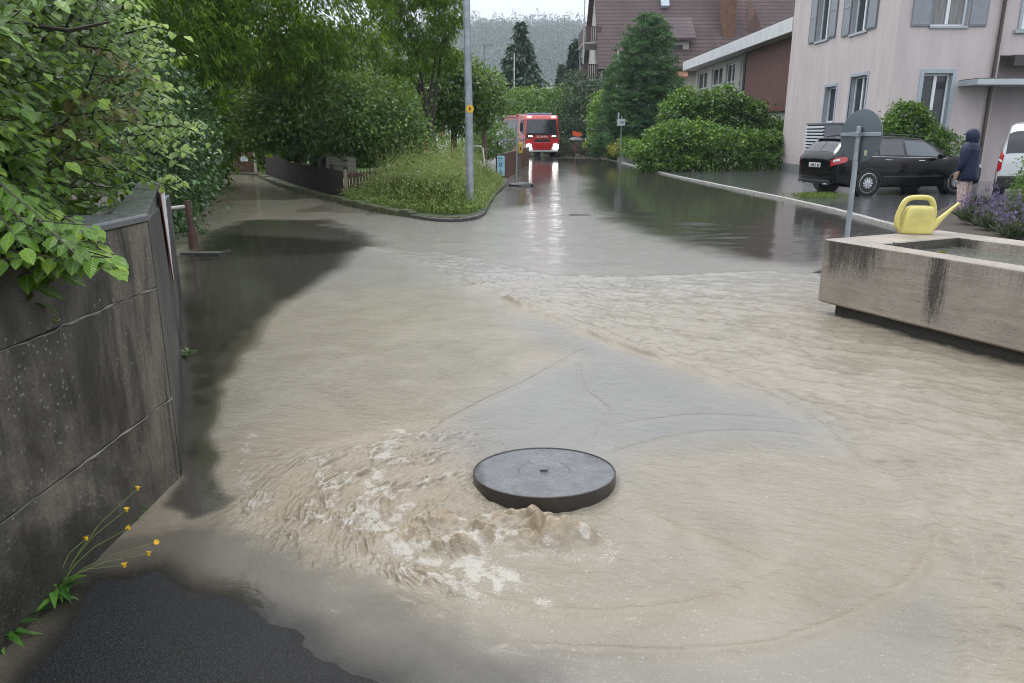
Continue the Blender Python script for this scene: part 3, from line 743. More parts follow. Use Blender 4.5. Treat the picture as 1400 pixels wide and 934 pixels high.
# ------------------------------------------------------------------ weeds at the foot of the wall
MF_WEED = foliage_mat('weed_leaf', (.03, .09, .012), (.06, .17, .022), (.12, .26, .04), .35, .3)
M_STALK = M('weed_stalk', (.09, .13, .03), .5)
M_YEL = M('yellow_petals', (.70, .42, .01), .5, .1)
def weed(name, label, base, n, ll, flowers, seed, group=None):
    rnd = random.Random(seed); o = thing(name, label, 'weed', base, group)
    b = Vector(base); C = []; D = []; N = []; L = []
    for i in range(n):
        a = rnd.uniform(0, 6.28); e = rnd.uniform(.25, 1.1)
        C.append(b + Vector((rnd.gauss(0, .015), rnd.gauss(0, .015), rnd.uniform(0, .03)))); D.append((math.cos(a), math.sin(a), e)); N.append((-math.cos(a) * e, -math.sin(a) * e, 1)); L.append(ll * rnd.uniform(.6, 1.2))
    L = np.array(L)
    leaves('rosette', np.array(C), np.array(D), np.array(N), L, L * .24, np.array([rnd.random() for _ in L]), MF_WEED, o, fold=.2, curl=.55, big=True)
    if flowers:
        st = MB(); fl = MB()
        for (px, py, y) in flowers:
            e = Vector(PY(px, py, y)); m = b.lerp(e, .55) + Vector((0, -.02, .05))
            st.tube([b + Vector((0, 0, .02)), b.lerp(m, .5) + Vector((0, 0, .025)), m, e], [.0028, .0022, .0016, .0014], 5)
            Mx = Matrix.Rotation(rnd.uniform(-.6, .6), 4, 'X') @ Matrix.Rotation(rnd.uniform(-.5, .9), 4, 'Y')
            for k in range(11):
                a = 6.28 * k / 11; p = [Vector((0, 0, .002)), Vector((.009 * math.cos(a - .25), .009 * math.sin(a - .25), .006)), Vector((.013 * math.cos(a), .013 * math.sin(a), .009)), Vector((.009 * math.cos(a + .25), .009 * math.sin(a + .25), .006))]
                fl.add([e + Mx @ q for q in p], [(0, 1, 2, 3)])
            fl.lathe([(.002, -.010), (.006, -.006), (.006, .003), (.002, .006)], 8, e); fl.build('flower_head', M_YEL, o); fl = MB()
        st.build('stalks', M_STALK, o, smooth=True)
    return o
wb = G(80, 812)
weed('dandelion_weed', 'leafy weed with long thin stalks and small yellow flowers by the wall', wb, 34, .115,
     [(188, 668, 2.85), (173, 697, 2.75), (176, 722, 2.62), (143, 674, 2.75), (118, 736, 2.5), (213, 742, 2.62), (203, 757, 2.55), (170, 773, 2.42), (92, 690, 2.7)], 3)
weed('grass_weed', 'few pale grass blades at the left foot of the wall', G(6, 872), 12, .13, None, 4)
weed('seedling_weed', 'tiny bluish-green weed growing where wall meets brown water', G(186, 708), 9, .05, None, 5)
weed('tuft_weed', 'small green tuft at the far base of the wall', G(257, 486), 16, .09, None, 6)

# ------------------------------------------------------------------ stone water trough
def stone_mat():
    m, nt, b = newmat('weathered_limestone'); t = NT(nt); co = t.coord('Object')
    n1 = t.noise(co, 2.2, 6, .7, .3); lay = t.noise(t.coord('Object', (1.2, 1.2, 9)), 2.0, 5, .7, .5)
    c = t.ramp(t.math('ADD', t.math('MULTIPLY', n1, .5), t.math('MULTIPLY', lay, .5)), [(.35, (.20, .168, .138)), (.6, (.32, .276, .234))])
    pit = t.noise(t.coord('Object', (14, 14, 46)), 1.4, 5, .75); c = t.mixc(t.math('MULTIPLY', t.ramp(pit, [(.34, 1.0), (.44, 0.0)]), .7), c, (.10, .085, .065))
    # dark algae streaks that start under the rim
    sx = t.n('ShaderNodeSeparateXYZ'); t.l(co, sx.inputs[0])
    run = t.noise(t.coord('Object', (44, 44, 3.0)), 1.0, 8, .85, .8)
    top = t.ramp(t.math('DIVIDE', sx.outputs[2], .70), [(.42, 0.0), (.98, 1.0)])
    def streak(c0, wd, gain):
        g = t.math('SUBTRACT', 1.0, t.math('DIVIDE', t.math('ABSOLUTE', t.math('SUBTRACT', sx.outputs[0], c0)), wd))
        return t.math('MULTIPLY', t.math('MAXIMUM', g, 0.0), gain)
    s = t.math('MULTIPLY', t.math('ADD', streak(.12, .20, 1.7), streak(.40, .34, 1.8)), top)
    s = t.math('MAXIMUM', s, t.math('MULTIPLY', streak(1.12, .13, 1.5), t.ramp(t.math('DIVIDE', sx.outputs[2], .7), [(.15, .2), (.5, 1.0)])))
    s = t.math('MAXIMUM', s, t.math('MULTIPLY', top, .45))
    k = t.math('MULTIPLY_ADD', t.math('ADD', t.math('MULTIPLY', run, .62), t.math('MULTIPLY', t.noise(co, 42, 6, .9), .38)), 4.2, -1.55)
    s = t.ramp(t.math('MULTIPLY', s, k), [(.16, 0.0), (.62, 1.0)])
    geo = t.n('ShaderNodeNewGeometry'); sn = t.n('ShaderNodeSeparateXYZ'); t.l(geo.outputs['Normal'], sn.inputs[0])
    side = t.math('LESS_THAN', sn.outputs[2], .5)
    c = t.mixc(t.math('MULTIPLY', t.math('MULTIPLY', s, .88), side), c, (.016, .014, .011))
    t.l(c, b.inputs['Base Color']); t.l(t.ramp(n1, [(.3, .3), (.7, .6)]), b.inputs['Roughness'])
    t.l(t.bump(t.math('ADD', t.noise(co, 55, 5, .7), pit), .45, .012), b.inputs['Normal'])
    return m
TA = Vector((2.79, 6.66, 0)); tt = Vector((.417, -.909, 0)); tw = Vector((.909, .417, 0))
TL, TW, TZ0, TZ1 = 3.6, 1.5, .12, .69
trough = thing('stone_trough', 'long stained limestone water trough standing in the flood', 'water trough', tuple(TA), rotz=math.atan2(tt.y, tt.x))
# local frame: x along the trough, y across (away from the camera)
M_STONE = stone_mat()
mb = MB()
xo, yo = (0, TL), (0, TW); xi, yi = (.40, TL - .25), (.20, TW - .27)
def ring(x, y, z): return [Vector((x[0], y[0], z)), Vector((x[1], y[0], z)), Vector((x[1], y[1], z)), Vector((x[0], y[1], z))]
mb.rings([ring((.02, TL - .02), (.02, TW - .02), TZ0 + .0), ring(xo, yo, TZ0 + .015), ring(xo, yo, TZ1 - .008), ring((.01, TL - .01), (.01, TW - .01), TZ1), ring((xi[0] - .01, xi[1] + .01), (yi[0] - .01, yi[1] + .01), TZ1), ring(xi, yi, TZ1 - .012), ring((xi[0] + .03, xi[1] - .03), (yi[0] + .03, yi[1] - .03), .25)])
mb.build('basin', M_STONE, trough, bevel=.006)
mb = MB(); mb.box2((.12, .10, -.1), (TL - .12, TW - .1, TZ0 + .01)); mb.build('plinth', M('dark_plinth', (.05, .045, .04), .8), trough)  # recessed base block in a plain dark tone
mb = MB(); n_ = 50
vs = [(xi[0] + .002 + (xi[1] - xi[0] - .004) * i / n_, yi[0] + .002 + (yi[1] - yi[0] - .004) * j / 20, .60 + .003 * math.sin(i * 1.3 + j) * math.sin(j * .9)) for i in range(n_ + 1) for j in range(21)]
mb.add(vs, [(i * 21 + j, (i + 1) * 21 + j, (i + 1) * 21 + j + 1, i * 21 + j + 1) for i in range(n_) for j in range(20)])
mb.build('trough_water', M('trough_water', (.10, .105, .085), .06, .3, 4, .35, 22), trough, smooth=True)
mb = MB(); mb.tube([(.52, .16, TZ1 - .04), (.52, .215, TZ1 - .015), (.52, .24, TZ1 + .02)], [.014, .012, .008], 8); mb.lathe([(.02, 0), (.022, .012), (.01, .02)], 12, (.52, .222, .60))
mb.build('overflow_pin', M_IRON, trough, smooth=True)
lf = thing('floating_leaf', 'dark curled leaf drifting on the water inside the stone trough', 'leaf', (0, 0, 0))
p = Vector(G(1288, 347, .605)); LOC[lf.name] = p; lf.location = p
leaves('blade', np.array([p + Vector((-.05, 0, .012))]), np.array([[1., .1, 0]]), np.array([[0, 0, 1.]]), .10, .045, np.array([.2]), MF_BUSH, lf, big=True, fold=.3, brown=np.array([1.]))
# dark wedge of debris that lies behind the trough end
mb = MB(); q = Vector(G(1113, 374)); mb.hexa([q + Vector(v) for v in [(-.07, -.04, -.03), (.14, -.05, -.03), (.16, .09, -.03), (-.03, .06, -.03), (-.05, -.02, .01), (.1, -.03, .055), (.11, .05, .06), (0, .03, .015)]])
tag(mb.build('dark_stone', M('black_stone', (.02, .02, .02), .5, .4, 8, .6, 30), bevel=.01), 'small black stone wedge lying in the water beside the trough', 'stone')

# ------------------------------------------------------------------ watering can
M_CAN = M('yellow_plastic', (.56, .485, .150), .36, .2, 7, .15, 40)
cpos = (Vector(G(1234, 320, TZ1)) + Vector(G(1274, 320.5, TZ1))) / 2 + Vector((0, .05, 0))
can = thing('watering_can', 'yellow plastic watering can standing on the rim of the stone trough', 'watering can', (cpos.x, cpos.y, TZ1), rotz=R(-5))
def rrect(w_, d_, z, r=.3, n=24, dx=0):
    out = []
    for k in range(n):
        a = 2 * math.pi * k / n; c, s = math.cos(a), math.sin(a); e = .42
        out.append(Vector((dx + w_ / 2 * math.copysign(abs(c) ** e, c), d_ / 2 * math.copysign(abs(s) ** e, s), z)))
    return out
mb = MB()
mb.rings([rrect(.268, .13, 0), rrect(.285, .155, .004), rrect(.288, .158, .02), rrect(.276, .152, .10, dx=.005), rrect(.262, .146, .17, dx=.011), rrect(.244, .138, .222, dx=.016), rrect(.225, .125, .246, dx=.018), rrect(.19, .10, .256, dx=.02), rrect(.12, .06, .258, dx=.01)])
mb.build('body', M_CAN, can, smooth=True, sub=1)
mb = MB()
hp = smooth_line([(-.132, 0, .035), (-.168, 0, .075), (-.172, 0, .15), (-.150, 0, .235), (-.125, 0, .295), (-.085, 0, .325), (-.02, 0, .334), (.06, 0, .332), (.105, 0, .315), (.132, 0, .265), (.146, 0, .19), (.140, 0, .10)], 5)
rs = []
for i, p in enumerate(hp):
    dd = Vector(hp[min(i + 1, len(hp) - 1)]) - Vector(hp[max(i - 1, 0)]); dd.normalize(); nx = Vector((-dd.z, 0, dd.x))
    wd = .0235
    rs.append([Vector(p) + nx * (wd * math.copysign(abs(math.cos(a)) ** .6, math.cos(a))) + Vector((0, .024 * math.copysign(abs(math.sin(a)) ** .6, math.sin(a)), 0)) for a in [2 * math.pi * k / 12 for k in range(12)]])
mb.rings(rs); mb.build('handle', M_CAN, can, smooth=True)
mb = MB()
sp_ = [((.120, 0, .045), .050), ((.165, 0, .085), .036), ((.23, 0, .155), .023), ((.30, 0, .228), .016), ((.338, 0, .266), .0125), ((.352, 0, .278), .015), ((.358, 0, .283), .014)]
mb.tube([a for a, b in sp_], [b for a, b in sp_], 14); mb.build('spout', M_CAN, can, smooth=True)
mb = MB(); mb.add([(.128, -.003, .012), (.15, -.003, .06), (.20, -.003, .105), (.128, -.003, .10), (.128, .003, .012), (.15, .003, .06), (.20, .003, .105), (.128, .003, .10)], [(0, 1, 2, 3), (7, 6, 5, 4), (0, 4, 5, 1), (1, 5, 6, 2), (2, 6, 7, 3)])
mb.build('spout_web', M_CAN, can)

# ------------------------------------------------------------------ lavender bed
bed = GL([(1258, 327), (1268, 300), (1300, 284), (1500, 280), (1560, 352), (1400, 346), (1330, 338)])
mb = MB(); mb.prism([tuple(p) for p in bed], -.1, .075); structure(mb.build('planting_bed', M('bed_soil', (.045, .035, .025), .9, .4, 8, .8, 30)))
MF_LAV = foliage_mat('lavender_leaf', (.03, .05, .022), (.075, .105, .05), (.15, .18, .10), .6, .2)
MF_FLW = foliage_mat('lavender_flower', (.085, .06, .12), (.15, .115, .22), (.25, .205, .34), .7, .2)
lavs = sample_poly([(1274, 314), (1300, 292), (1470, 287), (1490, 338), (1400, 336), (1300, 326)], 17)
lavs.sort(key=lambda q: -q[1])
def lavender(base):
    o = thing('lavender_bush', 'grey-green lavender bush with purple flower spikes in the bed behind the trough', 'lavender', base, 'lavender bushes in the bed', rotz=0)
    n = 420; a = RNG.random(n) * 6.283; e = .35 + .9 * RNG.random(n)
    Dv = np.stack([np.cos(a), np.sin(a), e * 1.2], 1); Ln = .14 + .16 * RNG.random(n)
    C0 = np.stack([.09 * RNG.normal(size=n), .09 * RNG.normal(size=n), .02 + .12 * RNG.random(n)], 1)
    leaves('leaves', C0, Dv, np.cross(Dv, rdir(n)), Ln, .014, .2 + .6 * RNG.random(n), MF_LAV, o)
    n = 70; a = RNG.random(n) * 6.283; e = .7 + 1.4 * RNG.random(n)
    Dv = _unit(np.stack([np.cos(a), np.sin(a), e], 1)); tip = Dv * (.34 + .14 * RNG.random(n))[:, None]
    C1 = tip + .05 * RNG.normal(size=(n, 3)); C1[:, 2] += .02
    cs = np.repeat(C1, 4, 0) + .014 * RNG.normal(size=(n * 4, 3)); ds = np.repeat(Dv, 4, 0) + .5 * rdir(n * 4)
    leaves('blossoms', cs, ds, np.cross(ds, rdir(n * 4)), .038, .016, RNG.random(n * 4), MF_FLW, o)
    return o
lv = None
for i, (px, py) in enumerate(lavs):
    b = G(px, py, .07)
    if lv is None: lv = lavender(b)
    else:
        c = copy_tree(lv); c.location = b; c.rotation_euler = (0, 0, random.uniform(0, 6)); s = random.uniform(.85, 1.15); c.scale = (s, s, s)
MF_SHR = foliage_mat('garden_shrub_leaf', (.03, .08, .012), (.075, .17, .022), (.19, .31, .04), .38, .35)
o = thing('rose_shrub', 'small light green shrub rising out of the lavender in front of the van', 'shrub', G(1400, 292, .07))
b = Vector(G(1405, 296, .07)); crown('foliage', [(b.x, b.y, .55, .34, .3, .42), (b.x - .1, b.y, .95, .14, .14, .22), (b.x + .25, b.y + .1, .7, .3, .3, .45)], 230, 9, .055, .035, .06, MF_SHR, o, tint0=.3, tintv=.6)
trunk(o, (b.x, b.y, 0), (b.x, b.y, .8), .014, .006, [(b.x - .15, b.y, 1.0), (b.x + .2, b.y, .9), (b.x - .2, b.y, .6)], M_BARK, 'stems')
for i, (px, py) in enumerate([(1270, 327), (1298, 333), (1330, 338), (1362, 342), (1392, 346)]):
    q = Vector(G(px, py)); r = Vector(G(px + 26, py + 4.2)); u = (r - q).normalized(); nn_ = Vector((-u.y, u.x, 0))
    mb = MB(); mb.prism([tuple(q)[:2], tuple(r - u * .02)[:2], tuple(r - u * .02 + nn_ * .11)[:2], tuple(q + nn_ * .11)[:2]], -.05, .10 + random.uniform(-.008, .008))
    e = mb.build('edging_stone', M('dark_edging_stone', (.06, .058, .055), .45, .3, 9, .6, 40), bevel=.012)
    tag(e, 'dark edging stone along the front of the lavender bed', 'edging stone', 'edging stones of the lavender bed')

# ------------------------------------------------------------------ round sign seen from behind
M_GALV = M('galvanised_steel', (.30, .33, .36), .42, .2, 9, .1, 60, metal=.55)
M_SGB = M('sign_back_grey', (.085, .105, .12), .45, .08, 3)
sx_, sy_ = 4.05, 9.02
rs_ = thing('round_traffic_sign', 'grey back of a round traffic sign on a steel post behind the trough', 'traffic sign', (sx_, sy_, 0), rotz=R(-67))
rs_.rotation_euler = (0, R(-.6), R(-67))
mb = MB(); mb.tube([(0, 0, -.05), (0, 0, 1.66)], .03, 14); mb.lathe([(.03, 1.655), (.031, 1.67), (.01, 1.68)], 14); mb.build('post', M_GALV, rs_, smooth=True)
# the disc's back faces local -y
Mx = Matrix.Rotation(math.pi / 2, 3, 'X')
mb = MB(); mb.lathe([(.29, 0), (.30, .004), (.30, .018), (.29, .022)], 56, (0, .055, 1.57), Mx); mb.build('disc', M_SGB, rs_, smooth=True)
mb = MB(); mb.box((0, .03, 1.585), (.585, .022, .042)); mb.box((0, -.005, 1.585), (.085, .085, .05)); mb.build('clamp_rail', M_GALV, rs_, bevel=.004)
mb = MB(); mb.box((.105, .031, 1.375), (.042, .001, .06)); st_ = mb.build('sticker', M('sticker_pale', (.32, .36, .33), .4), rs_)
mb = MB(); mb.lathe([(.009, 0), (.013, .0005), (.013, .001)], 12, (.105, .0295, 1.388), Mx); mb.lathe([(.007, 0), (.01, .0005), (.01, .001)], 12, (.105, .0295, 1.36), Mx); mb.build('sticker_mark', M('sticker_yellow', (.55, .5, .12), .4), st_)
# ------------------------------------------------------------------ cars: one lofted skin sampled for body, glass and lamps
class Loft:
    """x along the car from rear to front; half sections blended between key stations"""
    def __init__(s, xs, zb, zbelt, ztop, hb, ht, ysc=1.0):
        s.xs = xs; s.k = dict(zb=zb, zbelt=zbelt, ztop=ztop, hb=hb, ht=ht); s.cv = .05
    def g(s, key, x): return float(np.interp(x, s.xs, s.k[key]))
    def sec(s, x):
        zb, zl, zt, hb, ht = (s.g(k, x) for k in ('zb', 'zbelt', 'ztop', 'hb', 'ht'))
        r = min(.07, (zt - zl) * .3)
        return [(0, zb), (hb * .80, zb), (hb * .95, zb + .05), (hb, zb + .22), (hb * 1.0, zl - .14), (hb * .975, zl), (ht + .02, zt - r), (ht - .07, zt - r * .25), (ht * .5, zt + .004), (0, zt + .008)]
    def pt(s, x, v, side=1):
        q = s.sec(x); v = max(0, min(8.9999, v)); i = int(v); f = v - i
        a, b = q[i], q[i + 1]
        return Vector((x, side * (a[0] + (b[0] - a[0]) * f), a[1] + (b[1] - a[1]) * f))
    def nrm(s, x, v, side):
        e = .01; a = s.pt(x + e, v, side) - s.pt(x - e, v, side); b = s.pt(x, min(8.99, v + e), side) - s.pt(x, v - e, side)
        n = a.cross(b)
        if side < 0: n = -n
        return -n.normalized() if n.length > 1e-9 else Vector((0, 0, 1))
    def body(s, nx=60):
        xs = np.unique(np.concatenate([np.linspace(s.xs[0], s.xs[-1], nx), s.xs]))
        rings = []
        for x in xs:
            r = [s.pt(x, v, 1) for v in range(10)] + [s.pt(x, v, -1) for v in range(8, 0, -1)]
            rings.append(r)
        return MB().rings(rings)
    def patch(s, P, side, off, nu=10, nv=5, fn=None):
        """P: 4 corners (x,v) ; bilinear patch lifted off the skin"""
        mb = MB(); vs = []
        for i in range(nu + 1):
            for j in range(nv + 1):
                a, b = i / nu, j / nv
                x = (1 - a) * ((1 - b) * P[0][0] + b * P[3][0]) + a * ((1 - b) * P[1][0] + b * P[2][0])
                v = (1 - a) * ((1 - b) * P[0][1] + b * P[3][1]) + a * ((1 - b) * P[1][1] + b * P[2][1])
                p = s.pt(x, v, side); n = s.nrm(x, v, side)
                if (n.y * side < 0 and abs(n.y) > .2): n = -n
                if abs(n.y) <= .2 and n.z < 0 and v > 5: n = -n
                vs.append(p + n * off)
        m = nv + 1
        return mb.add(vs, [(i * m + j, (i + 1) * m + j, (i + 1) * m + j + 1, i * m + j + 1) for i in range(nu) for j in range(nv)])
M_BLACKP = M('black_car_paint', (.003, .0034, .0045), .16, .1, 2, coat=.15, spec=.35)
M_WHITEP = M('white_van_paint', (.62, .64, .66), .2, .04, 2, coat=.8)
M_TINT = M('tinted_glass', (.010, .013, .017), .05, .1, 2, spec=.8)
M_GLS = M('car_glass', (.045, .06, .07), .05, .15, 1.2, spec=.8)
M_TYRE = M('tyre_rubber', (.014, .014, .015), .6, .2, 10)
M_ALLOY = M('alloy_silver', (.50, .52, .54), .28, .06, 4, metal=.6)
M_TRIM = M('black_plastic_trim', (.016, .016, .017), .45, .15, 8)
M_REDL = M('red_lamp_lens', (.42, .012, .016), .12, .15, 20, coat=1.0)
M_CLRL = M('clear_lamp_lens', (.62, .64, .66), .1, .1, 20, coat=1.0)
M_PLATE = M('plate_white', (.60, .62, .62), .35, .03)
M_CHAR = M('plate_black', (.012, .012, .014), .5)
def wheel(parent, x, y, side, r=.325, w=.215, spokes=10, steel=False):
    o = MB(); Mx = Matrix.Rotation(math.pi / 2 * side, 3, 'X')
    o.lathe([(r * .74, 0), (r * .93, 0), (r, w * .14), (r, w * .86), (r * .93, w), (r * .74, w)], 40, (x, y, r), Mx)
    wh = o.build('wheel', M_TYRE, parent, smooth=True)
    m = MB()
    prof = [(r * .75, w * .10), (r * .77, -w * .0), (r * .735, -w * .02), (r * .70, w * .12)]
    rr = [[Mx @ Vector((q * math.cos(a), q * math.sin(a), z)) + Vector((x, y, r)) for a in [2 * math.pi * k / 40 for k in range(40)]] for q, z in prof]
    m.rings(rr, caps=False)
    for k in range(spokes):
        a = 2 * math.pi * k / spokes; ca, sa = math.cos(a), math.sin(a)
        def P(q, tt_, z): return Mx @ Vector((q * ca - tt_ * sa, q * sa + tt_ * ca, z)) + Vector((x, y, r))
        m.hexa([P(r * .12, -.022, w * .06), P(r * .74, -.04, w * .1), P(r * .74, .04, w * .1), P(r * .12, .022, w * .06), P(r * .12, -.02, -.004), P(r * .74, -.034, w * .02), P(r * .74, .034, w * .02), P(r * .12, .02, -.004)])
    m.lathe([(r * .16, w * .1), (r * .17, -.006), (r * .08, -.012), (.01, -.012)], 16, (x, y, r), Mx)
    m.build('rim', M_ALLOY, wh, smooth=True)
    m = MB(); m.lathe([(r * .67, w * .3), (r * .67, w * .32)], 24, (x, y, r), Mx); m.build('brake_backing', M_TRIM, wh)
    return wh
def lathe_ok(): pass

# black estate car
hd = R(13); hv = Vector((math.cos(hd), math.sin(hd), 0)); rw = Vector((8.98, 19.55, 0)); gz = .035
rear = rw - hv * .80 + Vector((-hv.y, hv.x, 0)) * .90
car = thing('estate_car', 'black estate car parked across the court in front of the pink house', 'car', (rear.x, rear.y, gz), rotz=hd)
cl = Loft([0, .03, .10, .30, .46, .75, 1.2, 2.0, 2.7, 3.05, 3.45, 3.62, 4.2, 4.5, 4.62, 4.67],
          [.42, .36, .30, .26, .22, .20, .2, .2, .2, .2, .2, .2, .2, .22, .28, .36],
          [.86, .93, .965, .985, .99, .985, .97, .95, .935, .925, .91, .90, .85, .76, .66, .58],
          [.88, .98, 1.08, 1.32, 1.43, 1.46, 1.475, 1.485, 1.44, 1.32, 1.05, .975, .91, .80, .69, .60],
          [.60, .72, .81, .88, .905, .905, .905, .905, .905, .905, .90, .895, .87, .80, .70, .60],
          [.62, .66, .67, .655, .63, .62, .61, .60, .61, .64, .70, .74, .74, .66, .58, .5])
cl.body().build('body', M_BLACKP, car, smooth=True)
for s_ in (1, -1):
    for nm, P in [('rear_door_window', [(1.28, 5.12), (2.02, 5.12), (2.02, 5.92), (1.32, 5.92)]), ('front_door_window', [(2.10, 5.12), (3.22, 5.12), (2.78, 5.92), (2.10, 5.92)]), ('quarter_window', [(.78, 5.18), (1.20, 5.12), (1.22, 5.92), (.98, 5.88)])]:
        cl.patch(P, s_, .006).build('side_window', M_TINT if nm != 'front_door_window' else M_GLS, car, smooth=True)
    cl.patch([(.015, 3.85), (.30, 4.05), (.36, 4.98), (.015, 4.98)], s_, .012).build('tail_light', M_REDL, car, smooth=True)
    cl.patch([(.035, 4.35), (.15, 4.4), (.15, 4.75), (.035, 4.75)], s_, .017, 4, 3).build('reversing_lamp', M_CLRL, car)
    cl.patch([(4.33, 4.3), (4.62, 4.2), (4.60, 4.8), (4.25, 4.9)], s_, .012).build('headlight', M_CLRL, car, smooth=True)
    for x in (1.42, 2.42):
        mb = MB(); mb.tube([cl.pt(x, 4.55, s_) + Vector((0, s_ * .006, 0)), cl.pt(x + .1, 4.55, s_) + Vector((0, s_ * .034, 0)), cl.pt(x + .2, 4.55, s_) + Vector((0, s_ * .006, 0))], .013, 8); mb.build('door_handle', M('chrome', (.5, .5, .52), .15, .05, metal=.9), car, smooth=True)
    mb = MB(); mb.tube([(.7, s_ * .60, 1.475), (1.0, s_ * .605, 1.505), (2.3, s_ * .60, 1.52), (2.65, s_ * .60, 1.465)], .014, 6); mb.build('roof_rail', M_TRIM, car, smooth=True)
    mb = MB(); mb.rings([[Vector((3.0 + .06 * math.cos(a), s_ * (.93 + .0), .98 + .06 * math.sin(a))) for a in [k * math.pi / 5 for k in range(10)]], [Vector((3.0 + .085 * math.cos(a), s_ * 1.0, 1.0 + .075 * math.sin(a))) for a in [k * math.pi / 5 for k in range(10)]], [Vector((2.99 + .07 * math.cos(a), s_ * 1.1, 1.0 + .06 * math.sin(a))) for a in [k * math.pi / 5 for k in range(10)]]]); mb.build('door_mirror', M_BLACKP, car, smooth=True)
    for x in (.98, 3.67):
        mb = MB(); Mx = Matrix.Rotation(math.pi / 2 * -s_, 3, 'X'); hb = cl.g('hb', x)
        mb.lathe([(.37, -.25), (.37, .003), (.345, .006), (.345, -.02), (.01, -.02)], 40, (x, s_ * hb, .33), Mx); mb.build('wheel_arch', M_TRIM, car, smooth=True)
        wheel(car, x, s_ * (hb + .004), s_, .325, .2)
mb = cl.patch([(.115, 6.2), (.40, 6.2), (.40, 8.95), (.115, 8.95)], 1, .006); 
q = cl.patch([(.115, 6.2), (.40, 6.2), (.40, 8.95), (.115, 8.95)], -1, .006); mb.add(q.v, q.f); mb.build('rear_window', M_TINT, car, smooth=True)
mb = cl.patch([(2.86, 6.15), (3.50, 6.3), (3.50, 8.95), (2.86, 8.95)], 1, .006); q = cl.patch([(2.86, 6.15), (3.50, 6.3), (3.50, 8.95), (2.86, 8.95)], -1, .006); mb.add(q.v, q.f); mb.build('windscreen', M_GLS, car, smooth=True)
mb = MB(); mb.hexa([Vector(v) for v in [(.40, -.58, 1.395), (.62, -.58, 1.44), (.62, .58, 1.44), (.40, .58, 1.395), (.34, -.56, 1.43), (.64, -.58, 1.47), (.64, .58, 1.47), (.34, .56, 1.43)]]); mb.build('roof_spoiler', M_BLACKP, car, bevel=.012)
mb = MB(); mb.box((.002, 0, .76), (.012, .50, .115), 0); pl = mb.build('licence_plate', M_PLATE, car, bevel=.003)
mb = MB(); 
for y0 in (-.19, -.13, -.03, .03, .09, .15): mb.box((-.006, y0, .755), (.004, .035, .07))
mb.build('lettering', M_CHAR, pl)
mb = MB(); mb.box((.035, 0, .335), (.09, 1.34, .10)); mb.build('rear_bumper_trim', M_TRIM, car, bevel=.02)
for y in (-.52, .52):
    mb = MB(); mb.box((.012, y, .29), (.06, .15, .045)); mb.build('exhaust_trim', M('chrome', (.5, .5, .52), .15), car, bevel=.01)
for s_ in (1, -1):
    mb = MB(); mb.tube([cl.pt(.9, 5.02, s_) + Vector((0, s_ * .008, 0))] + [cl.pt(x, 5.02, s_) + Vector((0, s_ * .008, 0)) for x in (1.5, 2.2, 2.9, 3.25)], .007, 6); mb.build('belt_trim', M('chrome', (.5, .5, .52), .15), car, smooth=True)
    mb = MB(); mb.tube([cl.pt(x, 3.15, s_) + Vector((0, s_ * .004, 0)) for x in (1.4, 2.0, 2.7, 3.2)], .012, 6); mb.build('sill_trim', M_TRIM, car, smooth=True)

# white van at the right edge, seen from behind
vh = R(58); hv2 = Vector((math.cos(vh), math.sin(vh), 0)); lf2 = Vector((-hv2.y, hv2.x, 0)); crn = Vector((11.80, 18.5, 0)); vr = crn - lf2 * .83
van = thing('panel_van', 'white high-roofed van seen from behind at the right edge of the court', 'van', (vr.x, vr.y, gz), rotz=vh)
vl = Loft([0, .05, .14, .35, .8, 1.6, 2.5, 2.9, 3.4, 3.9, 4.15, 4.22],
          [.40, .30, .26, .24, .22, .2, .2, .2, .2, .22, .3, .4],
          [1.02, 1.05, 1.06, 1.06, 1.05, 1.04, 1.03, 1.03, 1.02, .95, .84, .7],
          [1.08, 1.42, 1.66, 1.79, 1.83, 1.84, 1.80, 1.62, 1.2, 1.02, .88, .74],
          [.80, .85, .88, .895, .90, .90, .90, .90, .89, .86, .76, .66],
          [.74, .74, .72, .71, .71, .71, .71, .72, .76, .74, .64, .54])
vl.body().build('body', M_WHITEP, van, smooth=True)
mb = vl.patch([(.004, 6.0), (.125, 6.0), (.125, 8.95), (.004, 8.95)], 1, .008); q = vl.patch([(.004, 6.0), (.125, 6.0), (.125, 8.95), (.004, 8.95)], -1, .008); mb.add(q.v, q.f); mb.build('rear_window', M_TINT, van, smooth=True)
for s_ in (1, -1):
    vl.patch([(.0, 3.4), (.16, 3.4), (.15, 5.2), (.0, 5.2)], s_, .014, 4, 8).build('tail_light', M_REDL, van, smooth=True)
    vl.patch([(.0, 4.0), (.16, 4.0), (.16, 4.35), (.0, 4.35)], s_, .02, 3, 3).build('reversing_lamp', M_CLRL, van)
    vl.patch([(1.7, 5.1), (2.35, 5.1), (2.3, 5.9), (1.72, 5.9)], s_, .006).build('side_window', M_TINT, van, smooth=True)
    vl.patch([(2.45, 5.1), (3.25, 5.1), (2.85, 5.9), (2.45, 5.9)], s_, .006).build('side_window', M_TINT, van, smooth=True)
    for x in (.85, 3.5):
        mb = MB(); Mx = Matrix.Rotation(math.pi / 2 * -s_, 3, 'X'); hb = vl.g('hb', x)
        mb.lathe([(.37, -.25), (.37, .003), (.345, .006), (.345, -.02), (.01, -.02)], 32, (x, s_ * hb, .33), Mx); mb.build('wheel_arch', M_TRIM, van, smooth=True)
        wheel(van, x, s_ * (hb + .004), s_, .32, .2, 8)
mb = MB(); mb.box((.04, 0, .42), (.17, 1.72, .30)); mb.build('rear_bumper', M_TRIM, van, bevel=.04)
mb = MB(); mb.box((-.004, .30, .72), (.012, .32, .16)); pl = mb.build('licence_plate', M_PLATE, van, bevel=.003)
mb = MB()
